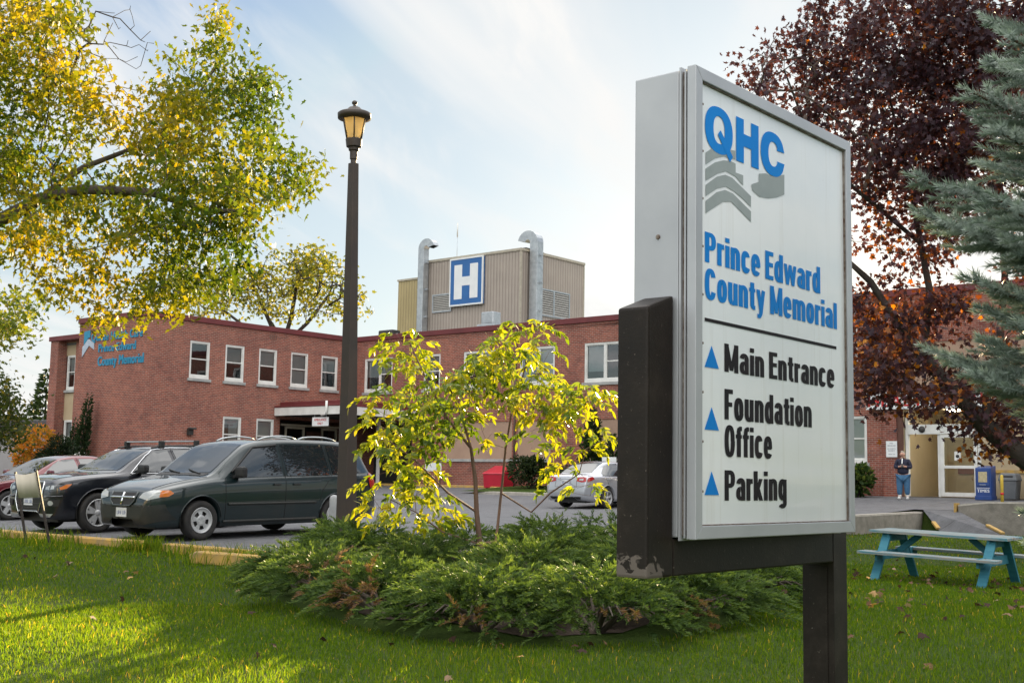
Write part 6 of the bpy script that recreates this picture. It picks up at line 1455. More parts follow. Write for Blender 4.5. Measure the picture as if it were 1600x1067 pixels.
def blobs(spec, n, Y, dy, sc_=1.0):
    """attractors sampled in ellipses given as (px, py, rx, ry, weight); depth spread dy"""
    wts = np.array([s[2] * s[3] * s[4] for s in spec], float); wts /= wts.sum(); out = []
    for s, k in zip(spec, rng.multinomial(n, wts)):
        for _ in range(k):
            a = rng.uniform(0, 2 * math.pi); q = math.sqrt(rng.uniform()); 
            out.append(at(s[0] + s[2] * q * math.cos(a), s[1] + s[3] * q * math.sin(a), Y + rng.normal(0, dy)))
    return out
def leaf_cloud(tips, per, spread, flat=.7):
    T = np.repeat(np.array([tuple(t_) for t_ in tips]), per, axis=0); d = rng.normal(0, spread, T.shape); d[:, 2] *= flat; return T + d
def tree(name, label, chains, attr, m_b, m_l, leaf, per, spread, group=None, outline=STAR, seg=.3, tip_r=.006, droop=.6, cat='tree', tintf=None, jit=.05, pw=2.25, tipshare=.55):
    base = Vector(chains[0][0][0]); root = empty(name, base, 0, label, cat, group)
    sk = grow(chains, attr, seg, tip_r, pw, jit); X = sk[0] - np.array(base)
    limbs("trunk", (X,) + sk[1:], m_b, root)
    thin = np.where(sk[3] <= tip_r * 1.75)[0]; tot = per * len(attr)
    pick = np.concatenate([np.repeat(np.array(sk[4]), int(per * tipshare)), rng.choice(thin, int(tot * (1 - tipshare)))])
    P = X[pick] + rng.normal(0, spread, (len(pick), 3)) * np.array([1, 1, .8]); n = len(P)
    cl = rng.normal(0, .13, len(X))[pick]
    t_ = np.clip((tintf(P + np.array(base)) if tintf else rng.normal(.5, .12, n)) + cl, 0, 1)
    crown("crown", P, rng.uniform(.75, 1.2, n) * leaf, t_, m_l, root, outline, droop)
    return root, sk
def ell(px, py, r, w=1.0, ry=None): return (px, py, r, ry or r, w)

# --- tall silver maple whose limb reaches in from the left
m_lsm = leafmat("silver_maple_leaf", [(0, (.028, .060, .010)), (.4, (.065, .105, .014)), (.7, (.16, .165, .016)), (1, (.36, .27, .02))], .52, .5, (1.9, 1.65, .4))
Ys = 16.0
SM = [ell(40, 60, 95, 1.1), ell(20, 190, 100, 1.1), ell(110, 130, 60, .7), ell(150, 190, 50, .7), ell(250, 190, 75), ell(300, 130, 60), ell(345, 75, 42), ell(358, 34, 20, 1.3), ell(395, 110, 32, .9), ell(405, 170, 42), ell(440, 245, 38), ell(478, 262, 22, 1.2), ell(330, 220, 85, 1.2), ell(400, 290, 55), ell(468, 300, 26, 1.1), ell(330, 320, 75, 1.1), ell(240, 330, 70), ell(150, 330, 70, .8), ell(60, 300, 70, .8), ell(390, 340, 40), ell(310, 410, 60, 1.0), ell(360, 420, 40, .9), ell(250, 430, 50, .8), ell(180, 420, 55, .8), ell(90, 400, 60, .75), ell(20, 380, 50, .7), ell(200, 480, 30, .7), ell(150, 500, 28, .7), ell(232, 485, 14, 1.2), ell(165, 510, 18, .8), ell(110, 470, 28, .7), ell(270, 470, 24, .8), ell(60, 505, 16, .6),
      ell(-120, 100, 120, .5), ell(-120, 280, 120, .5), ell(60, -80, 110, .5), ell(-200, -60, 160, .3)]
tb = at(-300, 840, 15.8); tb.z = gz(tb.x, tb.y) - .1
trk = [tb, at(-285, 640, 15.9), at(-240, 480, 16.0), at(-150, 400, 16)]
lb1 = [at(-60, 362, 16), at(0, 344, 15.9), at(60, 312, 15.8), at(130, 296, 15.7), at(230, 300, 15.6), at(330, 330, 15.5), at(400, 330, 15.4)]
lb2 = [at(40, 330, 16.0), at(95, 285, 16.2), at(130, 262, 16.3), at(200, 235, 16.4), at(290, 180, 16.5), at(340, 100, 16.5)]
lb3 = [at(-190, 330, 16.2), at(-120, 200, 16.4), at(-40, 100, 16.5), at(60, 20, 16.5)]
attr = blobs(SM, 640, Ys, .95)
tint_sm = lambda P: np.clip(rng.normal(.53, .09, len(P)) + np.clip((-4.6 - P[:, 0]) * .08, 0, .13) * np.clip((P[:, 2] - 5.0) * .5, 0, 1) + .22 * np.sin(P[:, 0] * 1.7 + P[:, 2] * 1.1) * np.cos(P[:, 2] * 1.5), 0, 1)
smap, sk_sm = tree("silver_maple", "tall yellow green maple reaching in at the upper left over the parked cars", [(trk, [.34, .28, .24, .20], None), (lb1, [.10, .09, .08, .066, .05, .034, .02], (0, 3)), (lb2, [.05, .045, .04, .03, .022, .015], (1, 1)), (lb3, [.14, .11, .08, .05], (0, 2))], attr, m_bark, m_lsm, .100, 42, .14, outline=STARN, seg=.22, tip_r=.0042, droop=1.0, tintf=tint_sm, tipshare=.66)
# bare twigs against the sky
tw = grow([([at(40, 160, 16.6), at(110, 120, 16.6)], [.03, .025], None)], blobs([ell(215, 45, 30, 1, 45), ell(150, 40, 40), ell(190, 120, 40, .6), ell(110, 60, 30, .6)], 60, 16.6, .3), .25, .0045, 2.0, .09)
limbs("bare_twigs", (tw[0] - np.array(chains_base := tuple(tb)),) + tw[1:], m_bark, smap)
# a second crown at the far left edge
m_lsm2 = leafmat("edge_tree_leaf", [(0, (.05, .09, .015)), (.5, (.12, .15, .025)), (1, (.30, .25, .04))], .5, .4, (1.6, 1.5, .6))
b0 = at(-220, 800, 34); b0.z = groundz(*to_uv(b0.x, b0.y)) - .1
tree("lime_tree", "yellow green tree edge at the far left above the red sedan", [([b0, at(-215, 650, 34), at(-150, 560, 34), at(-60, 520, 34)], [.25, .2, .14, .08], None)], blobs([ell(15, 490, 40), ell(50, 478, 18, .9), ell(-10, 525, 30), ell(35, 530, 14, .8), ell(-120, 480, 90, .5), ell(-200, 400, 120, .4)], 190, 34, .9), m_bark, m_lsm2, .15, 22, .28)
m_ldk = leafmat("dark_edge_leaf", [(0, (.018, .035, .010)), (.6, (.05, .07, .014)), (1, (.34, .24, .03))], .4, .4, (1.5, 1.4, .6))
b0 = at(-60, 770, 47); b0.z = groundz(*to_uv(b0.x, b0.y)) - .1
tree("small_tree", "small dark tree with some yellow leaves at the left picture edge", [([b0, at(-55, 720, 47), at(-30, 690, 47)], [.14, .11, .07], None)], blobs([ell(-30, 640, 60), ell(12, 640, 28), ell(25, 665, 18, .8), ell(0, 690, 26), ell(-60, 600, 50, .6)], 150, 47, .8), m_bark_d, m_ldk, .17, 20, .32)

# --- red leaved maple on the right
m_lrm = leafmat("red_maple_leaf", [(0, (.036, .021, .034)), (.35, (.054, .025, .037)), (.6, (.075, .026, .022)), (.8, (.16, .055, .018)), (.93, (.30, .11, .016)), (1, (.50, .20, .015))], .33, .45, (1.9, 1.3, .6), .3)
Yr = 26.0
RM = [ell(1175, 110, 28, .55), ell(1215, 90, 30, .5, 25), ell(1190, 150, 30, .4), ell(1265, 80, 45, .8), ell(1310, 40, 45, .9), ell(1340, 110, 60), ell(1290, 170, 55, .8), ell(1250, 215, 40, .45), ell(1400, 50, 70, 1.1), ell(1480, 60, 75, 1.3), ell(1560, 60, 80, 1.2), ell(1420, 150, 70, 1.2), ell(1500, 160, 70, 1.3), ell(1570, 200, 70, 1.1), ell(1370, 220, 60, .9), ell(1450, 250, 65, 1.1), ell(1530, 280, 70, 1.0), ell(1340, 290, 40, .5), ell(1400, 310, 55, .65), ell(1475, 340, 50, .7), ell(1350, 350, 35, .4), ell(1420, 385, 45, .45), ell(1490, 410, 40, .6), ell(1360, 470, 40, .9, 28), ell(1420, 475, 50, .9, 30), ell(1480, 490, 50, .8, 35), ell(1345, 530, 40, 1.1), ell(1400, 545, 50, 1.1), ell(1450, 580, 50, .9), ell(1375, 590, 45, 1.0, 35), ell(1350, 630, 25, .6), ell(1420, 635, 45, .9, 28), ell(1490, 620, 45, 1.0), ell(1540, 570, 50, .9), ell(1570, 640, 45, 1.0), ell(1525, 680, 24, .8), ell(1565, 690, 28, .9), ell(1600, 660, 40, .9), ell(1500, 645, 25, .7),
      ell(1430, -70, 110, .5), ell(1580, -80, 120, .5), ell(1700, 60, 120, .5), ell(1720, 260, 130, .5), ell(1700, 470, 120, .5), ell(1720, 620, 90, .5)]
tb = at(1735, 880, 26.0); tb.z = gz(tb.x, tb.y) - .15
trk = [tb, at(1705, 800, 26), at(1650, 745, 26), at(1595, 712, 25.9), at(1535, 662, 25.8), at(1490, 610, 25.7), at(1450, 566, 25.7)]
l1 = [at(1425, 535, 25.6), at(1392, 490, 25.5), at(1360, 440, 25.5), at(1322, 405, 25.4)]
l2 = [at(1446, 520, 25.9), at(1452, 450, 26), at(1438, 380, 26.1), at(1425, 300, 26.2), at(1400, 200, 26.2), at(1380, 100, 26.2)]
l3 = [at(1560, 560, 26.3), at(1570, 430, 26.5), at(1560, 280, 26.6), at(1540, 120, 26.7), at(1520, -20, 26.7)]
l4 = [at(1690, 600, 26.3), at(1700, 400, 26.5), at(1680, 200, 26.6)]
l5 = [at(1330, 290, 25.6), at(1260, 200, 25.6), at(1225, 110, 25.6)]
attr = blobs(RM, 1250, Yr, 1.1)
tint_rm = lambda P: np.clip(rng.normal(.28, .08, len(P)) + np.clip((8.6 - P[:, 2]) / 2.2, 0, 1) * (rng.random(len(P)) ** 1.8) * .64 + (rng.random(len(P)) < .02) * .5, 0, 1)  # low leaves tinted orange: backlight glow put into the leaf colour
rmap, sk_rm = tree("red_maple", "large dark red maple behind the big sign and picnic table", [(trk, [.34, .30, .26, .23, .19, .16, .13], None), (l1, [.10, .09, .075, .05], (0, 6)), (l2, [.09, .08, .065, .05, .035, .02], (0, 6)), (l3, [.09, .075, .06, .04, .025], (0, 4)), (l4, [.15, .11, .07], (0, 2)), (l5, [.045, .035, .02], (2, 2))], attr, m_bark_d, m_lrm, .124, 30, .22, outline=LOBE, seg=.35, tip_r=.006, droop=.7, tintf=tint_rm, pw=2.5, tipshare=.7)
tw = grow([([at(1330, 330, 25.2), at(1310, 270, 25.2)], [.04, .03], None), ([at(1350, 300, 25.2), at(1365, 230, 25.2)], [.04, .03], None)], blobs([ell(1240, 110, 50, 1, 70), ell(1300, 200, 45, 1, 60), ell(1350, 230, 45, 1, 80), ell(1180, 110, 25, .6, 40), ell(1270, 60, 30, .6, 40)], 110, 25.2, .4), .4, .011, 2.1, .05)
limbs("bare_twigs", (tw[0] - np.array(tuple(tb)),) + tw[1:], mat("pale_twig", (.13, .095, .08), .9), rmap)

# --- tree behind the roof, left of the lamp post
m_lfar = leafmat("far_tree_leaf", [(0, (.06, .085, .018)), (.5, (.14, .15, .025)), (1, (.34, .27, .035))], .5, .45, (1.6, 1.5, .6))
b0 = at(440, 700, 82); b0.z = .9
FT = [ell(450, 425, 50, 1.1, 38), ell(400, 455, 45, .9, 35), ell(350, 465, 40, .7, 30), ell(500, 440, 45, 1.0, 40), ell(545, 470, 26, .8, 30), ell(460, 480, 70, .6, 25), ell(385, 420, 30, .6), ell(490, 400, 22, .9, 16), ell(330, 480, 40, .6, 20)]
tree("broad_tree", "airy yellow green tree rising behind the left wing roof", [([b0, at(440, 600, 82), at(442, 540, 82)], [.5, .4, .32], None), ([at(420, 500, 82), at(400, 455, 82)], [.14, .08], (0, 2)), ([at(455, 495, 82), at(465, 440, 82)], [.14, .08], (0, 2)), ([at(480, 505, 82), at(515, 460, 82)], [.12, .07], (0, 2)), ([at(395, 520, 82), at(350, 485, 82)], [.12, .07], (0, 2))], blobs(FT, 420, 82, 2.0), m_bark_d, m_lfar, .30, 8, .42, seg=.8, tip_r=.022)
# dark green tree line mass far behind, seen low at left
# --- conifers
NEED = [(0, 1, 2)]
def needles(base, axis, n_per, length, wd, ang=(50, 75), tr=None):
    """base (N,3) start, axis (N,3) vectors of shoots -> needle triangles (N*n,3,3)"""
    N_ = len(base); L = np.linalg.norm(axis, axis=1, keepdims=True); d = axis / (L + 1e-9)
    r = rng.normal(size=(N_, 3)); s = np.cross(d, r); s /= np.linalg.norm(s, axis=1, keepdims=True) + 1e-9; q = np.cross(s, d)
    t_ = (np.arange(n_per)[None] + rng.random((N_, n_per))) / n_per; phi = rng.uniform(0, 2 * np.pi, (N_, n_per)); th = np.radians(rng.uniform(*ang, (N_, n_per)) * (1 - .55 * t_ ** 4))
    p = base[:, None] + axis[:, None] * t_[..., None]
    rad = np.cos(phi)[..., None] * s[:, None] + np.sin(phi)[..., None] * q[:, None]
    dr = np.cos(th)[..., None] * d[:, None] + np.sin(th)[..., None] * rad; dr[..., 2] += .12
    side = np.cross(dr, rad); side /= np.linalg.norm(side, axis=2, keepdims=True) + 1e-9
    ln = length * rng.uniform(.75, 1.15, (N_, n_per))[..., None]
    T = np.stack([p - side * wd / 2, p + side * wd / 2, p + dr * ln], 2)
    return T.reshape(-1, 3, 3), t_.reshape(-1)
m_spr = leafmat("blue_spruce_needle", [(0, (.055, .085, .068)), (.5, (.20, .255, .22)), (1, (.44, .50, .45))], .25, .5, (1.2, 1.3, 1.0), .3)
m_spr_bark = mat("spruce_twig", (.10, .065, .045), .9)
def spruce(x, y, z0, height, rad, zvis, label, shoot_scale=1.0, gap=None):
    root = empty("blue_spruce", (x, y, z0), 0, label, "tree")
    M = MB(); M.tube([(0, 0, -.2), (0, 0, height * .5), (0, 0, height)], [.17, .10, .01], 8, cap=False)
    SB, SA = [], []; z = .75; kw = 0
    while z < height - .1:
        near = z < zvis; nb = 9 if near else 6; R_ = rad(z + z0)
        if R_ < .06: break
        for k in range(nb):
            az = 2 * math.pi * (k + .5 * (kw % 2)) / nb + rng.normal(0, .14); ln = R_ * rng.uniform(.82, 1.12)
            if gap and gap[0] < z + z0 < gap[1]: ln *= gap[2]
            o = Vector((math.cos(az), math.sin(az), 0)); sdv = Vector((-o.y, o.x, 0)); zb = z + rng.uniform(-.1, .1)
            P = [Vector((0, 0, zb + .06)) + o * ln * f + Vector((0, 0, -.20 * ln * math.sin(f * 2.3) + .10 * ln * f * f)) for f in np.linspace(0, 1, 9)]
            M.tube(P, list(np.linspace(.017, .005, 9)), 5, cap=False)
            step = .05 if near else .14; s_ = .18 * ln
            while s_ < ln:
                f = s_ / ln; i = min(7, int(f * 8)); p = P[i].lerp(P[i + 1], f * 8 - i); dirv = (P[i + 1] - P[i]).normalized()
                sl = (.34 * ln * (1 - f) ** .7 + .07) * rng.uniform(.7, 1.1)
                for sd in (-1, 1):
                    if rng.random() < .1: continue
                    dv = (dirv * .75 + sdv * sd * .75 + Vector((0, 0, rng.normal(-.06, .12)))).normalized() * sl
                    nsub = max(1, int(sl / .095))
                    if near and nsub > 1:
                        SB.append(p); SA.append(dv)
                        for q in range(1, nsub + 1):
                            pp = p + dv * (q / (nsub + .3)); sg_ = 1 if q % 2 else -1
                            d2 = (dv.normalized() * .8 + dirv * .5 * 1 + sdv * sd * .1 + dirv.cross(Vector((0, 0, 1))) * sg_ * .25 + Vector((0, 0, rng.normal(.02, .15)))).normalized() * rng.uniform(.06, .12)
                            SB.append(pp); SA.append(d2)
                    else: SB.append(p); SA.append(dv)
                s_ += step * rng.uniform(.8, 1.2)
            SB.append(P[-2]); SA.append((P[-1] - P[-2]) * 1.4)
        z += (.165 if near else .4); kw += 1
    M.build("trunk", m_spr_bark, root, uvs=False, fix=False)
    SB = np.array([tuple(p) for p in SB]); SA = np.array([tuple(p) for p in SA]); L_ = np.linalg.norm(SA, axis=1)
    Ts, ts = [], []
    for lo, hi in ((0, .07), (.07, .12), (.12, .2), (.2, 9)):
        k = (L_ >= lo) & (L_ < hi)
        if k.any():
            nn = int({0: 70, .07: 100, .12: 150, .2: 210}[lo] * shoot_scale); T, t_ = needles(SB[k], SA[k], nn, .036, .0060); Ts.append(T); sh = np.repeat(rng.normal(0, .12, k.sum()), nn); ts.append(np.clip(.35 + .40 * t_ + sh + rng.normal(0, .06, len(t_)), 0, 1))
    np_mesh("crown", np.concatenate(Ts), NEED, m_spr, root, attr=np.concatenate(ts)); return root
sx_, sy_ = 2.70, 4.65
spruce(sx_, sy_, gz(sx_, sy_), 6.7, lambda z: float(np.interp(z, [0, 1.25, 1.36, 1.475, 1.59, 1.85, 1.96, 2.075, 2.41, 2.79, 3.24, 6.8], [.45, .52, .84, .68, .42, .46, .80, 1.02, 1.06, .98, .84, 0])), 3.4, "blue green spruce with drooping needled boughs at the right edge", .8)
# small far conifers
m_con = leafmat("dark_conifer_leaf", [(0, (.012, .028, .014)), (.6, (.035, .06, .022)), (1, (.09, .11, .03))], .3, .5, (1.4, 1.4, .7))
def conifer(name, label, x, y, z0, h, r, n, leaf, m=m_con, cone=1.0, group=None, lean=0.0, outline=BLADE, layered=True, low=.02):
    root = empty(name, (x, y, z0), 0, label, "tree" if h > 2.2 else "shrub", group)
    M = MB(); M.tube([(0, 0, -.2), (lean * .5, 0, h * .5), (lean, 0, h * .96)], [max(.03, h * .02), h * .012, .01], 6, cap=False); M.build("trunk", m_bark_d, root, uvs=False, fix=False)
    f = low + (1 - low) * (1 - np.sqrt(rng.random(n))) ** .9; a = rng.uniform(0, 2 * np.pi, n)
    if layered: f = np.clip((np.floor(f * 16) + .35 + .5 * rng.random(n)) / 16, 0, 1)
    prof = (1 - f) ** cone * (.75 + .25 * np.sin(a * 5 + np.floor(f * 16) * 2.1)); rr = r * prof * np.sqrt(rng.uniform(.15, 1.0, n))
    P = np.stack([rr * np.cos(a) + lean * f, rr * np.sin(a), h * f - .12 * rr + .02], 1)
    ax = np.stack([np.cos(a), np.sin(a), rng.normal(.05 if layered else .9, .35, n)], 1)
    crown("crown", P, leaf * rng.uniform(.6, 1.2, n), np.clip(.2 + .5 * rr / (r * prof + 1e-6) * rng.uniform(.4, 1.1, n), 0, 1), m, root, outline, axis=ax, fold=.15); return root
p = at(68, 690, 95); conifer("spruce_tree", "dark spruce far behind the left end of the brick building", p.x, p.y, .9, 8.6, 3.2, 3200, .55, outline=BLADE)
p = uv(-1.2, 15.9); conifer("cypress", "pointed dark cypress against the beige wall left of the big sign", p.x, p.y, lotz(-1.2), 3.35, .85, 2600, .22, layered=False, cone=.8)
p = uv(-1.3, 17.0); conifer("cypress", "shorter dark cypress half hidden by the big sign", p.x, p.y, lotz(-1.3), 2.3, .75, 1500, .2, layered=False, cone=.7)
m_col = leafmat("column_juniper_leaf", [(0, (.012, .026, .012)), (.6, (.03, .055, .022)), (1, (.06, .085, .03))], .25, .5, (1.3, 1.3, .8))
p = uv(-12.75, -3.95); z_ = lotz(-12.75); conifer("column_juniper", "narrow dark upright juniper against the brick end wall", p.x, p.y, z_ - .1, 4.5, .44, 4600, .15, m_col, layered=False, cone=.42, lean=.55)
p = uv(-12.9, -4.55); conifer("column_juniper", "shorter narrow juniper leaning on the taller one at the end wall", p.x, p.y, z_ - .1, 3.3, .34, 2200, .14, m_col, layered=False, cone=.5, lean=.45)

def bush(name, label, x, y, z0, rx, ry, h, n, leaf, m, outline=OVAL, tint=(.5, .2), stems=9, droop=.1, lumps=5, group=None):
    root = empty(name, (x, y, z0), 0, label, "shrub", group)
    C_ = [(rng.uniform(-.5, .5) * rx, rng.uniform(-.5, .5) * ry, rng.uniform(.35, .72) * h, rng.uniform(.38, .62)) for _ in range(lumps)] + [(0, 0, .5 * h, .75)]
    P = []
    for k in range(n):
        c = C_[k % len(C_)]; v = rng.normal(size=3); v /= np.linalg.norm(v); q = rng.uniform(.45, 1.05) ** .5 * c[3]
        P.append((c[0] + v[0] * rx * q, c[1] + v[1] * ry * q, max(.03, c[2] + v[2] * h * .62 * q)))
    P = np.array(P); ax = P / np.array([rx, ry, h]) - np.array([0, 0, .45]) + rng.normal(0, .4, P.shape); ax[:, 2] -= droop
    crown("foliage", P, leaf * rng.uniform(.7, 1.25, n), np.clip(rng.normal(*tint, n), 0, 1), m, root, outline, axis=ax)
    M = MB()
    for k in range(stems): a = rng.uniform(0, 6.28); M.tube([(0, 0, -.1), (.3 * rx * math.cos(a), .3 * ry * math.sin(a), .4 * h), (.7 * rx * math.cos(a), .7 * ry * math.sin(a), .8 * h)], [.02, .014, .006], 5, cap=False)
    M.build("stems", m_bark_d, root, uvs=False, fix=False); return root
m_yew = leafmat("yew_leaf", [(0, (.008, .016, .009)), (.7, (.02, .035, .015)), (1, (.045, .06, .02))], .2, .5, (1.3, 1.3, .8))
m_org = leafmat("orange_leaf", [(0, (.08, .10, .02)), (.4, (.22, .17, .03)), (.7, (.52, .26, .04)), (1, (.60, .20, .04))], .5, .5, (1.5, 1.3, .6))
m_shr = leafmat("shrub_leaf", [(0, (.02, .045, .014)), (.6, (.055, .095, .025)), (1, (.20, .24, .06))], .4, .4, (1.5, 1.5, .7))
m_flw = leafmat("white_petal", [(0, (.62, .62, .56)), (1, (.78, .78, .74))], .3, .6, (1, 1, 1))
p = at(97, 720, 51); bush("yew_bush", "large dark yew bush below the narrow window at the left", p.x, p.y, .75, 1.15, 1.0, 2.35, 5200, .13, m_yew, BLADE)
p = at(62, 700, 56); bush("orange_bush", "bush with orange autumn leaves left of the dark yew", p.x, p.y, .8, 1.35, 1.2, 2.7, 1900, .17, m_org, OVAL, (.62, .25))
p = at(95, 705, 56.5); bush("green_bush", "pale green bush between the orange bush and the yew", p.x + .15, p.y, .8, 1.2, 1.0, 2.0, 1700, .16, m_shr, OVAL, (.6, .2))
p = at(125, 728, 47); hy = bush("hydrangea", "low bush with round white flower heads behind the black car", p.x, p.y, .62, .75, .6, 1.1, 1300, .13, m_shr, OVAL, (.45, .2))
for k, (px, py) in enumerate(((112, 719), (121, 714), (130, 716), (136, 720), (126, 722))):
    q = at(px, py, 46.6); P = np.array(tuple(q)) - np.array(tuple(hy.location)) + rng.normal(0, .07, (90, 3)); crown("flower_head", P, rng.uniform(.05, .08, 90), rng.random(90), m_flw, hy, OVAL)
p = uv(-1.2, 27.35); bush("door_shrub", "broad leaved green shrub under the window beside the entrance", p.x, p.y, lotz(-1.2), .75, .6, 1.15, 900, .2, m_shr, OVAL, (.5, .25))
p = uv(-1.2, 26.2); bush("door_shrub", "darker green shrub further along the wall, mostly behind the big sign", p.x, p.y, lotz(-1.2), .8, .6, 1.0, 800, .18, m_shr, OVAL, (.3, .2))
p = uv(-2.2, 13.6); bush("round_shrub", "rounded dark green shrub in the planted strip behind the sapling", p.x, p.y, lotz(-2.2), 1.1, .9, 1.45, 2400, .13, m_yew, OVAL, (.8, .2))
p = uv(-2.3, 15.3); bush("round_shrub", "low dark green shrub behind the boot of the silver car", p.x, p.y, lotz(-2.3), .9, .8, 1.1, 1600, .13, m_yew, OVAL, (.75, .2))

# --- sapling with drooping compound leaves
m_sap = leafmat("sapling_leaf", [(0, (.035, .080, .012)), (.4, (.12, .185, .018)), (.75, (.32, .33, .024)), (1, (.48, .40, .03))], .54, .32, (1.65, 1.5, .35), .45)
Yp = 15.0
sb_ = at(757, 905, Yp); sb_.z = gz(sb_.x, sb_.y)
C0 = [sb_, at(750, 850, Yp), at(745, 800, Yp), at(743, 750, Yp), at(736, 700, Yp + .05), at(722, 650, Yp + .1), at(700, 600, Yp + .1)]
C1 = [at(728, 690, Yp - .05), at(700, 655, Yp - .1), at(665, 590, Yp - .15), at(640, 535, Yp - .2)]
C2 = [at(775, 845, Yp + .2), at(783, 770, Yp + .3), at(790, 700, Yp + .35), at(800, 640, Yp + .35), at(822, 570, Yp + .3), at(842, 515, Yp + .3)]
C3 = [at(700, 770, Yp - .2), at(650, 720, Yp - .3), at(610, 690, Yp - .35)]
C4 = [at(830, 800, Yp + .1), at(860, 770, Yp + .1), at(905, 740, Yp)]
C5 = [at(690, 830, Yp - .1), at(650, 800, Yp - .2), at(610, 780, Yp - .3)]
SP = [ell(640, 550, 38, 1), ell(612, 545, 16, .7), ell(672, 600, 35), ell(620, 640, 45, 1), ell(600, 690, 30), ell(680, 660, 45, 1.1), ell(720, 620, 45), ell(740, 590, 30), ell(650, 710, 42, .9), ell(620, 760, 42, 1), ell(592, 800, 26, 1), ell(660, 790, 40, .9), ell(700, 810, 22, .6), ell(770, 560, 35, .9), ell(800, 540, 35, 1), ell(842, 512, 14, 1.2), ell(838, 560, 28, 1), ell(790, 600, 40, .9), ell(850, 620, 40, 1), ell(905, 612, 34, 1), ell(930, 620, 14, 1), ell(865, 670, 40, .7), ell(925, 685, 26, 1), ell(880, 735, 24, .7), ell(915, 765, 22, .9), ell(865, 770, 14, .6), ell(775, 690, 20, .4), ell(835, 735, 12, .6), ell(585, 655, 12, .8), ell(945, 690, 10, 1)]
att = blobs(SP, 540, Yp, .40)
sroot = empty("sapling", sb_, 0, "young sapling with drooping sunlit yellow green leaves growing out of the junipers", "tree")
sk = grow([(C0, [.042, .038, .032, .026, .02, .014, .009], None), (C1, [.018, .016, .012, .008], (0, 4)), (C2, [.019, .017, .015, .012, .009, .006], (0, 1)), (C3, [.014, .011, .008], (0, 2)), (C4, [.013, .011, .008], (2, 1)), (C5, [.012, .01, .007], (0, 1))], att, .14, .0024, 2.5, .08)
limbs("trunk", (sk[0] - np.array(tuple(sb_)),) + sk[1:], m_bark_r, sroot)
LP, LA, LS, RT = [], [], [], []
for i in sk[4]:
    a0 = sk[0][i] - np.array(tuple(sb_)); d = sk[0][i] - sk[0][sk[1][i]]; d = d / (np.linalg.norm(d) + 1e-6); d[2] = d[2] * .5 + .15; h = d.copy(); h += rng.normal(0, .45, 3); h[2] = abs(h[2]) * .3; h /= np.linalg.norm(h) + 1e-6
    ln = rng.uniform(.16, .28); npair = rng.integers(4, 7); tt_ = rng.normal(.58, .16) - .22 * math.exp(-(((a0[0] + .55) / .55) ** 2 + ((a0[2] - 1.95) / .6) ** 2))  # leaf tint darkened left of centre: crown shade put into the colour
    pts = [a0 + h * ln * f + np.array([0, 0, -.55 * ln * f * f]) for f in np.linspace(0, 1, 6)]
    sdv = np.cross(h, [0, 0, 1.0]); sdv /= np.linalg.norm(sdv) + 1e-6
    for k in range(npair):
        f = .2 + .8 * k / npair; j = min(4, int(f * 5)); p = pts[j] + (pts[j + 1] - pts[j]) * (f * 5 - j)
        for sd in (-1, 1):
            LP.append(p); LA.append(sdv * sd * .55 + h * .45 + np.array([0, 0, -.55]) + rng.normal(0, .28, 3)); LS.append(rng.uniform(.075, .118) * (1.1 - .2 * f)); RT.append(tt_ + rng.normal(0, .08))
    LP.append(pts[-1]); LA.append(h * .3 + np.array([0, 0, -.8])); LS.append(.11); RT.append(tt_)
SL = np.array([(0, 0), (.13, .15), (.19, .38), (.16, .65), (.07, .88), (0, 1), (-.07, .88), (-.16, .65), (-.19, .38), (-.13, .15)])
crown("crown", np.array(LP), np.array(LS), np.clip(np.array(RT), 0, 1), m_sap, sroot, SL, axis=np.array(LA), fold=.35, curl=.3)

# --- juniper bed
m_mulch = mat("mulch", (.035, .022, .016), .95, (.07, .045, .03), 14, bump=.8, bscale=40)
BED = [(.05 + (x - .05) * q, 15.4 + (y - 15.4) * q) for (x, y), q in zip(BED, rng.uniform(.74, .90, len(BED)))]
me = bpy.data.meshes.new("mulch_bed"); pv2 = [(x, y, gz(x, y) + .012) for x, y in BED]; cxm, cym = np.mean([q[0] for q in BED]), np.mean([q[1] for q in BED])
vs = []; fs = []; rings_ = [1.0, .8, .6, .4, .2]
for q in rings_:
    for x, y in BED: X_, Y_ = cxm + (x - cxm) * q, cym + (y - cym) * q; vs.append((X_, Y_, gz(X_, Y_) + .012))
n_ = len(BED); vs.append((cxm, cym, gz(cxm, cym) + .012))
for i in range(4): fs += [(i * n_ + k, i * n_ + (k + 1) % n_, (i + 1) * n_ + (k + 1) % n_, (i + 1) * n_ + k) for k in range(n_)]
fs += [(4 * n_ + k, 4 * n_ + (k + 1) % n_, len(vs) - 1) for k in range(n_)]
me.from_pydata(vs, [], fs); me.update(); tag(link_mesh("mulch_bed", me, m_mulch), "dark mulch soil under the juniper bed", "soil", None, 'structure')
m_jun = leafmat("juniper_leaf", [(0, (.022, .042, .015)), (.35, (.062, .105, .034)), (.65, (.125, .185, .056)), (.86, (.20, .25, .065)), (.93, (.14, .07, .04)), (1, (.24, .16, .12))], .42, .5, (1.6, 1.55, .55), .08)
DIA = np.array([(0, 0, 0), (.12, .4, .02), (0, 1, -.05), (-.12, .4, -.02)])
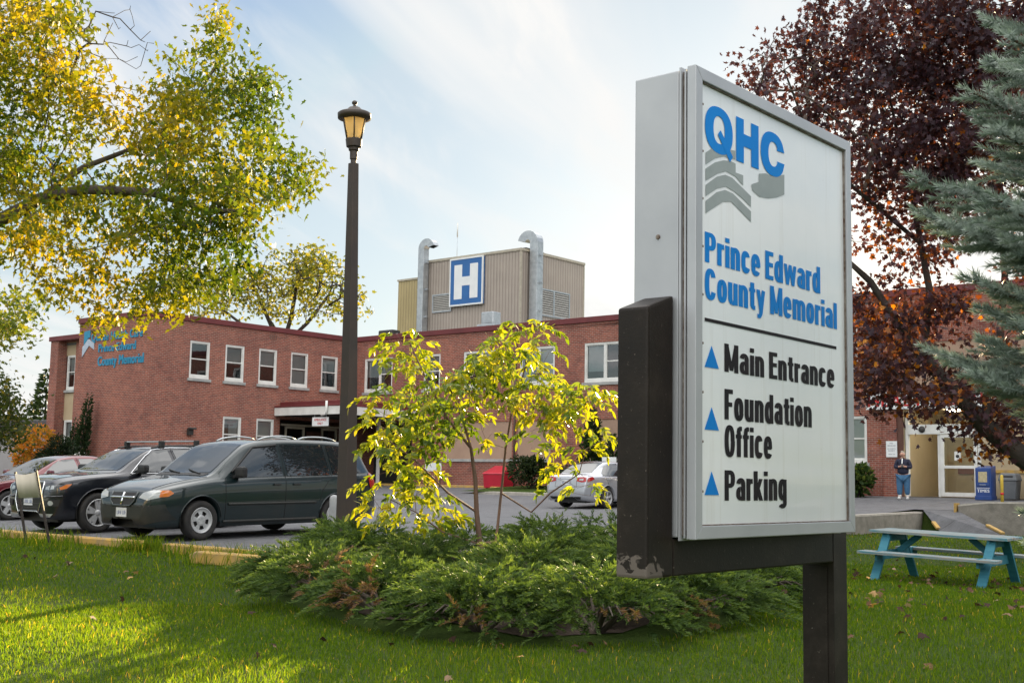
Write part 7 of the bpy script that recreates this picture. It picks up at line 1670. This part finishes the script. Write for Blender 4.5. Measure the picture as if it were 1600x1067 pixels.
def juniper(x, y, R_, h, n, label, dead=None, tall=1.0):
    z0 = gz(x, y); root = empty("juniper_shrub", (x, y, z0), 0, label, "shrub", "spreading junipers in the mulch bed")
    th = rng.uniform(0, 2 * np.pi, n); q = np.sqrt(rng.random(n)); lump = 1 + .16 * np.sin(th * 3 + x * 5) + .12 * np.sin(th * 7 + y * 3)
    r = R_ * q * lump; zz_ = h * np.clip(1 - q ** 2.4, 0, 1) ** .6 * rng.uniform(.45, 1.05, n) + .06 + .05 * rng.random(n)
    o = np.stack([np.cos(th), np.sin(th), np.zeros(n)], 1); base = o * (r * .82)[:, None]; base[:, 2] = zz_ * .82
    d = o * (.45 + .75 * q)[:, None] + rng.normal(0, .32, (n, 3)); d[:, 2] = .42 - .45 * q + rng.normal(0, .20, n) + .17; d /= np.linalg.norm(d, axis=1, keepdims=True)
    ln = rng.uniform(.16, .36, n) * tall
    k = 36; t_ = (np.arange(k)[None] + rng.random((n, k))) / k
    s = np.cross(d, rng.normal(0, .35, (n, 3)) + np.array([0, 0, 1.0])); s /= np.linalg.norm(s, axis=1, keepdims=True); u_ = np.cross(s, d)
    P = base[:, None] + d[:, None] * (ln[:, None] * t_)[..., None]; P[..., 2] -= .28 * ln[:, None] * t_ ** 2
    ph = rng.normal(0, .6, (n, k)) + np.where(np.arange(k)[None] % 2, 0, np.pi)
    rad = np.cos(ph)[..., None] * s[:, None] + np.sin(ph)[..., None] * u_[:, None]
    ax = d[:, None] * .95 + rad * (.85 - .45 * t_)[..., None]; ax[..., 2] -= .10 * t_
    sz = (.078 * (1 - .5 * t_) * rng.uniform(.6, 1.2, (n, k))) * tall
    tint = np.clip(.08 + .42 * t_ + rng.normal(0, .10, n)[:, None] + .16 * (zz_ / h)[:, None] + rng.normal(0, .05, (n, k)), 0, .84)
    if dead:
        for (dx, dy, dr, tv) in dead:
            m_ = ((base[:, 0] - dx) ** 2 + (base[:, 1] - dy) ** 2 < dr * dr) & (rng.random(n) < .8); tint[m_] = np.clip(rng.normal(tv, .03, (m_.sum(), k)), .9, 1)
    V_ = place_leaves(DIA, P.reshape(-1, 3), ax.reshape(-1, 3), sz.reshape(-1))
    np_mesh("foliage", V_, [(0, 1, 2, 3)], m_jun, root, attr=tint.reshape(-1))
    M = MB()
    for i in range(14):
        a = rng.uniform(0, 6.28); L_ = R_ * rng.uniform(.6, .95); M.tube([(0, 0, -.05), (.4 * L_ * math.cos(a), .4 * L_ * math.sin(a), .35 * h), (.8 * L_ * math.cos(a), .8 * L_ * math.sin(a), .5 * h), (L_ * math.cos(a), L_ * math.sin(a), .4 * h)], [.022, .016, .010, .004], 5, cap=False)
    M.build("stems", m_bark, root, uvs=False, fix=False); return root
JL = [(-2.5, 15.1, .80, .46, 380, "low spreading juniper at the left tip of the bed", [(.3, -.5, .25, .99)]),
      (-1.95, 13.65, .85, .52, 400, "spreading juniper with grey dead twigs at the left front of the bed", [(.1, -.5, .30, .99)]),
      (-1.2, 12.5, .85, .54, 430, "spreading juniper with brown dead sprays at the front of the bed", [(-.2, -.5, .24, .94)]),
      (-.25, 11.6, .9, .56, 460, "spreading juniper with a small rusty patch low at the front of the bed", [(-.1, -.75, .18, .94)]),
      (.8, 11.35, .95, .58, 480, "front juniper of the bed, directly left of the hanging arm of the sign", [(.1, -.75, .2, .94)]),
      (1.65, 11.85, .9, .56, 420, "pale topped juniper below the brown beam of the sign", [(0, -.75, .2, .94)]),
      (2.4, 13.1, .95, .56, 400, "juniper at the right front edge of the bed beside the sign post", None),
      (2.65, 14.9, .9, .52, 340, "juniper at the right end of the bed seen under the sign beam", None),
      (1.4, 13.6, 1.05, .64, 420, "juniper in the middle of the bed under the hanging arm", None),
      (.2, 13.3, 1.0, .62, 420, "juniper in front of the foot of the sapling", None),
      (-.95, 14.5, .95, .60, 380, "juniper just left of the foot of the sapling", None),
      (-1.9, 16.6, 1.0, .62, 380, "juniper at the back left of the bed near the lamp post", None),
      (-2.5, 18.6, .75, .58, 280, "small juniper hugging the foot of the lamp post", None),
      (.6, 16.2, 1.1, .72, 420, "tall juniper just right of the foot of the sapling", None),
      (1.45, 17.9, 1.15, .80, 420, "tallest juniper at the back right of the bed beside the sign arm", None),
      (-.6, 18.4, 1.1, .58, 360, "juniper at the back middle of the bed behind the sapling", None),
      (.5, 19.9, .9, .66, 300, "rearmost juniper of the bed by the edge of the parking lot", None)]
for j in JL: juniper(*j)
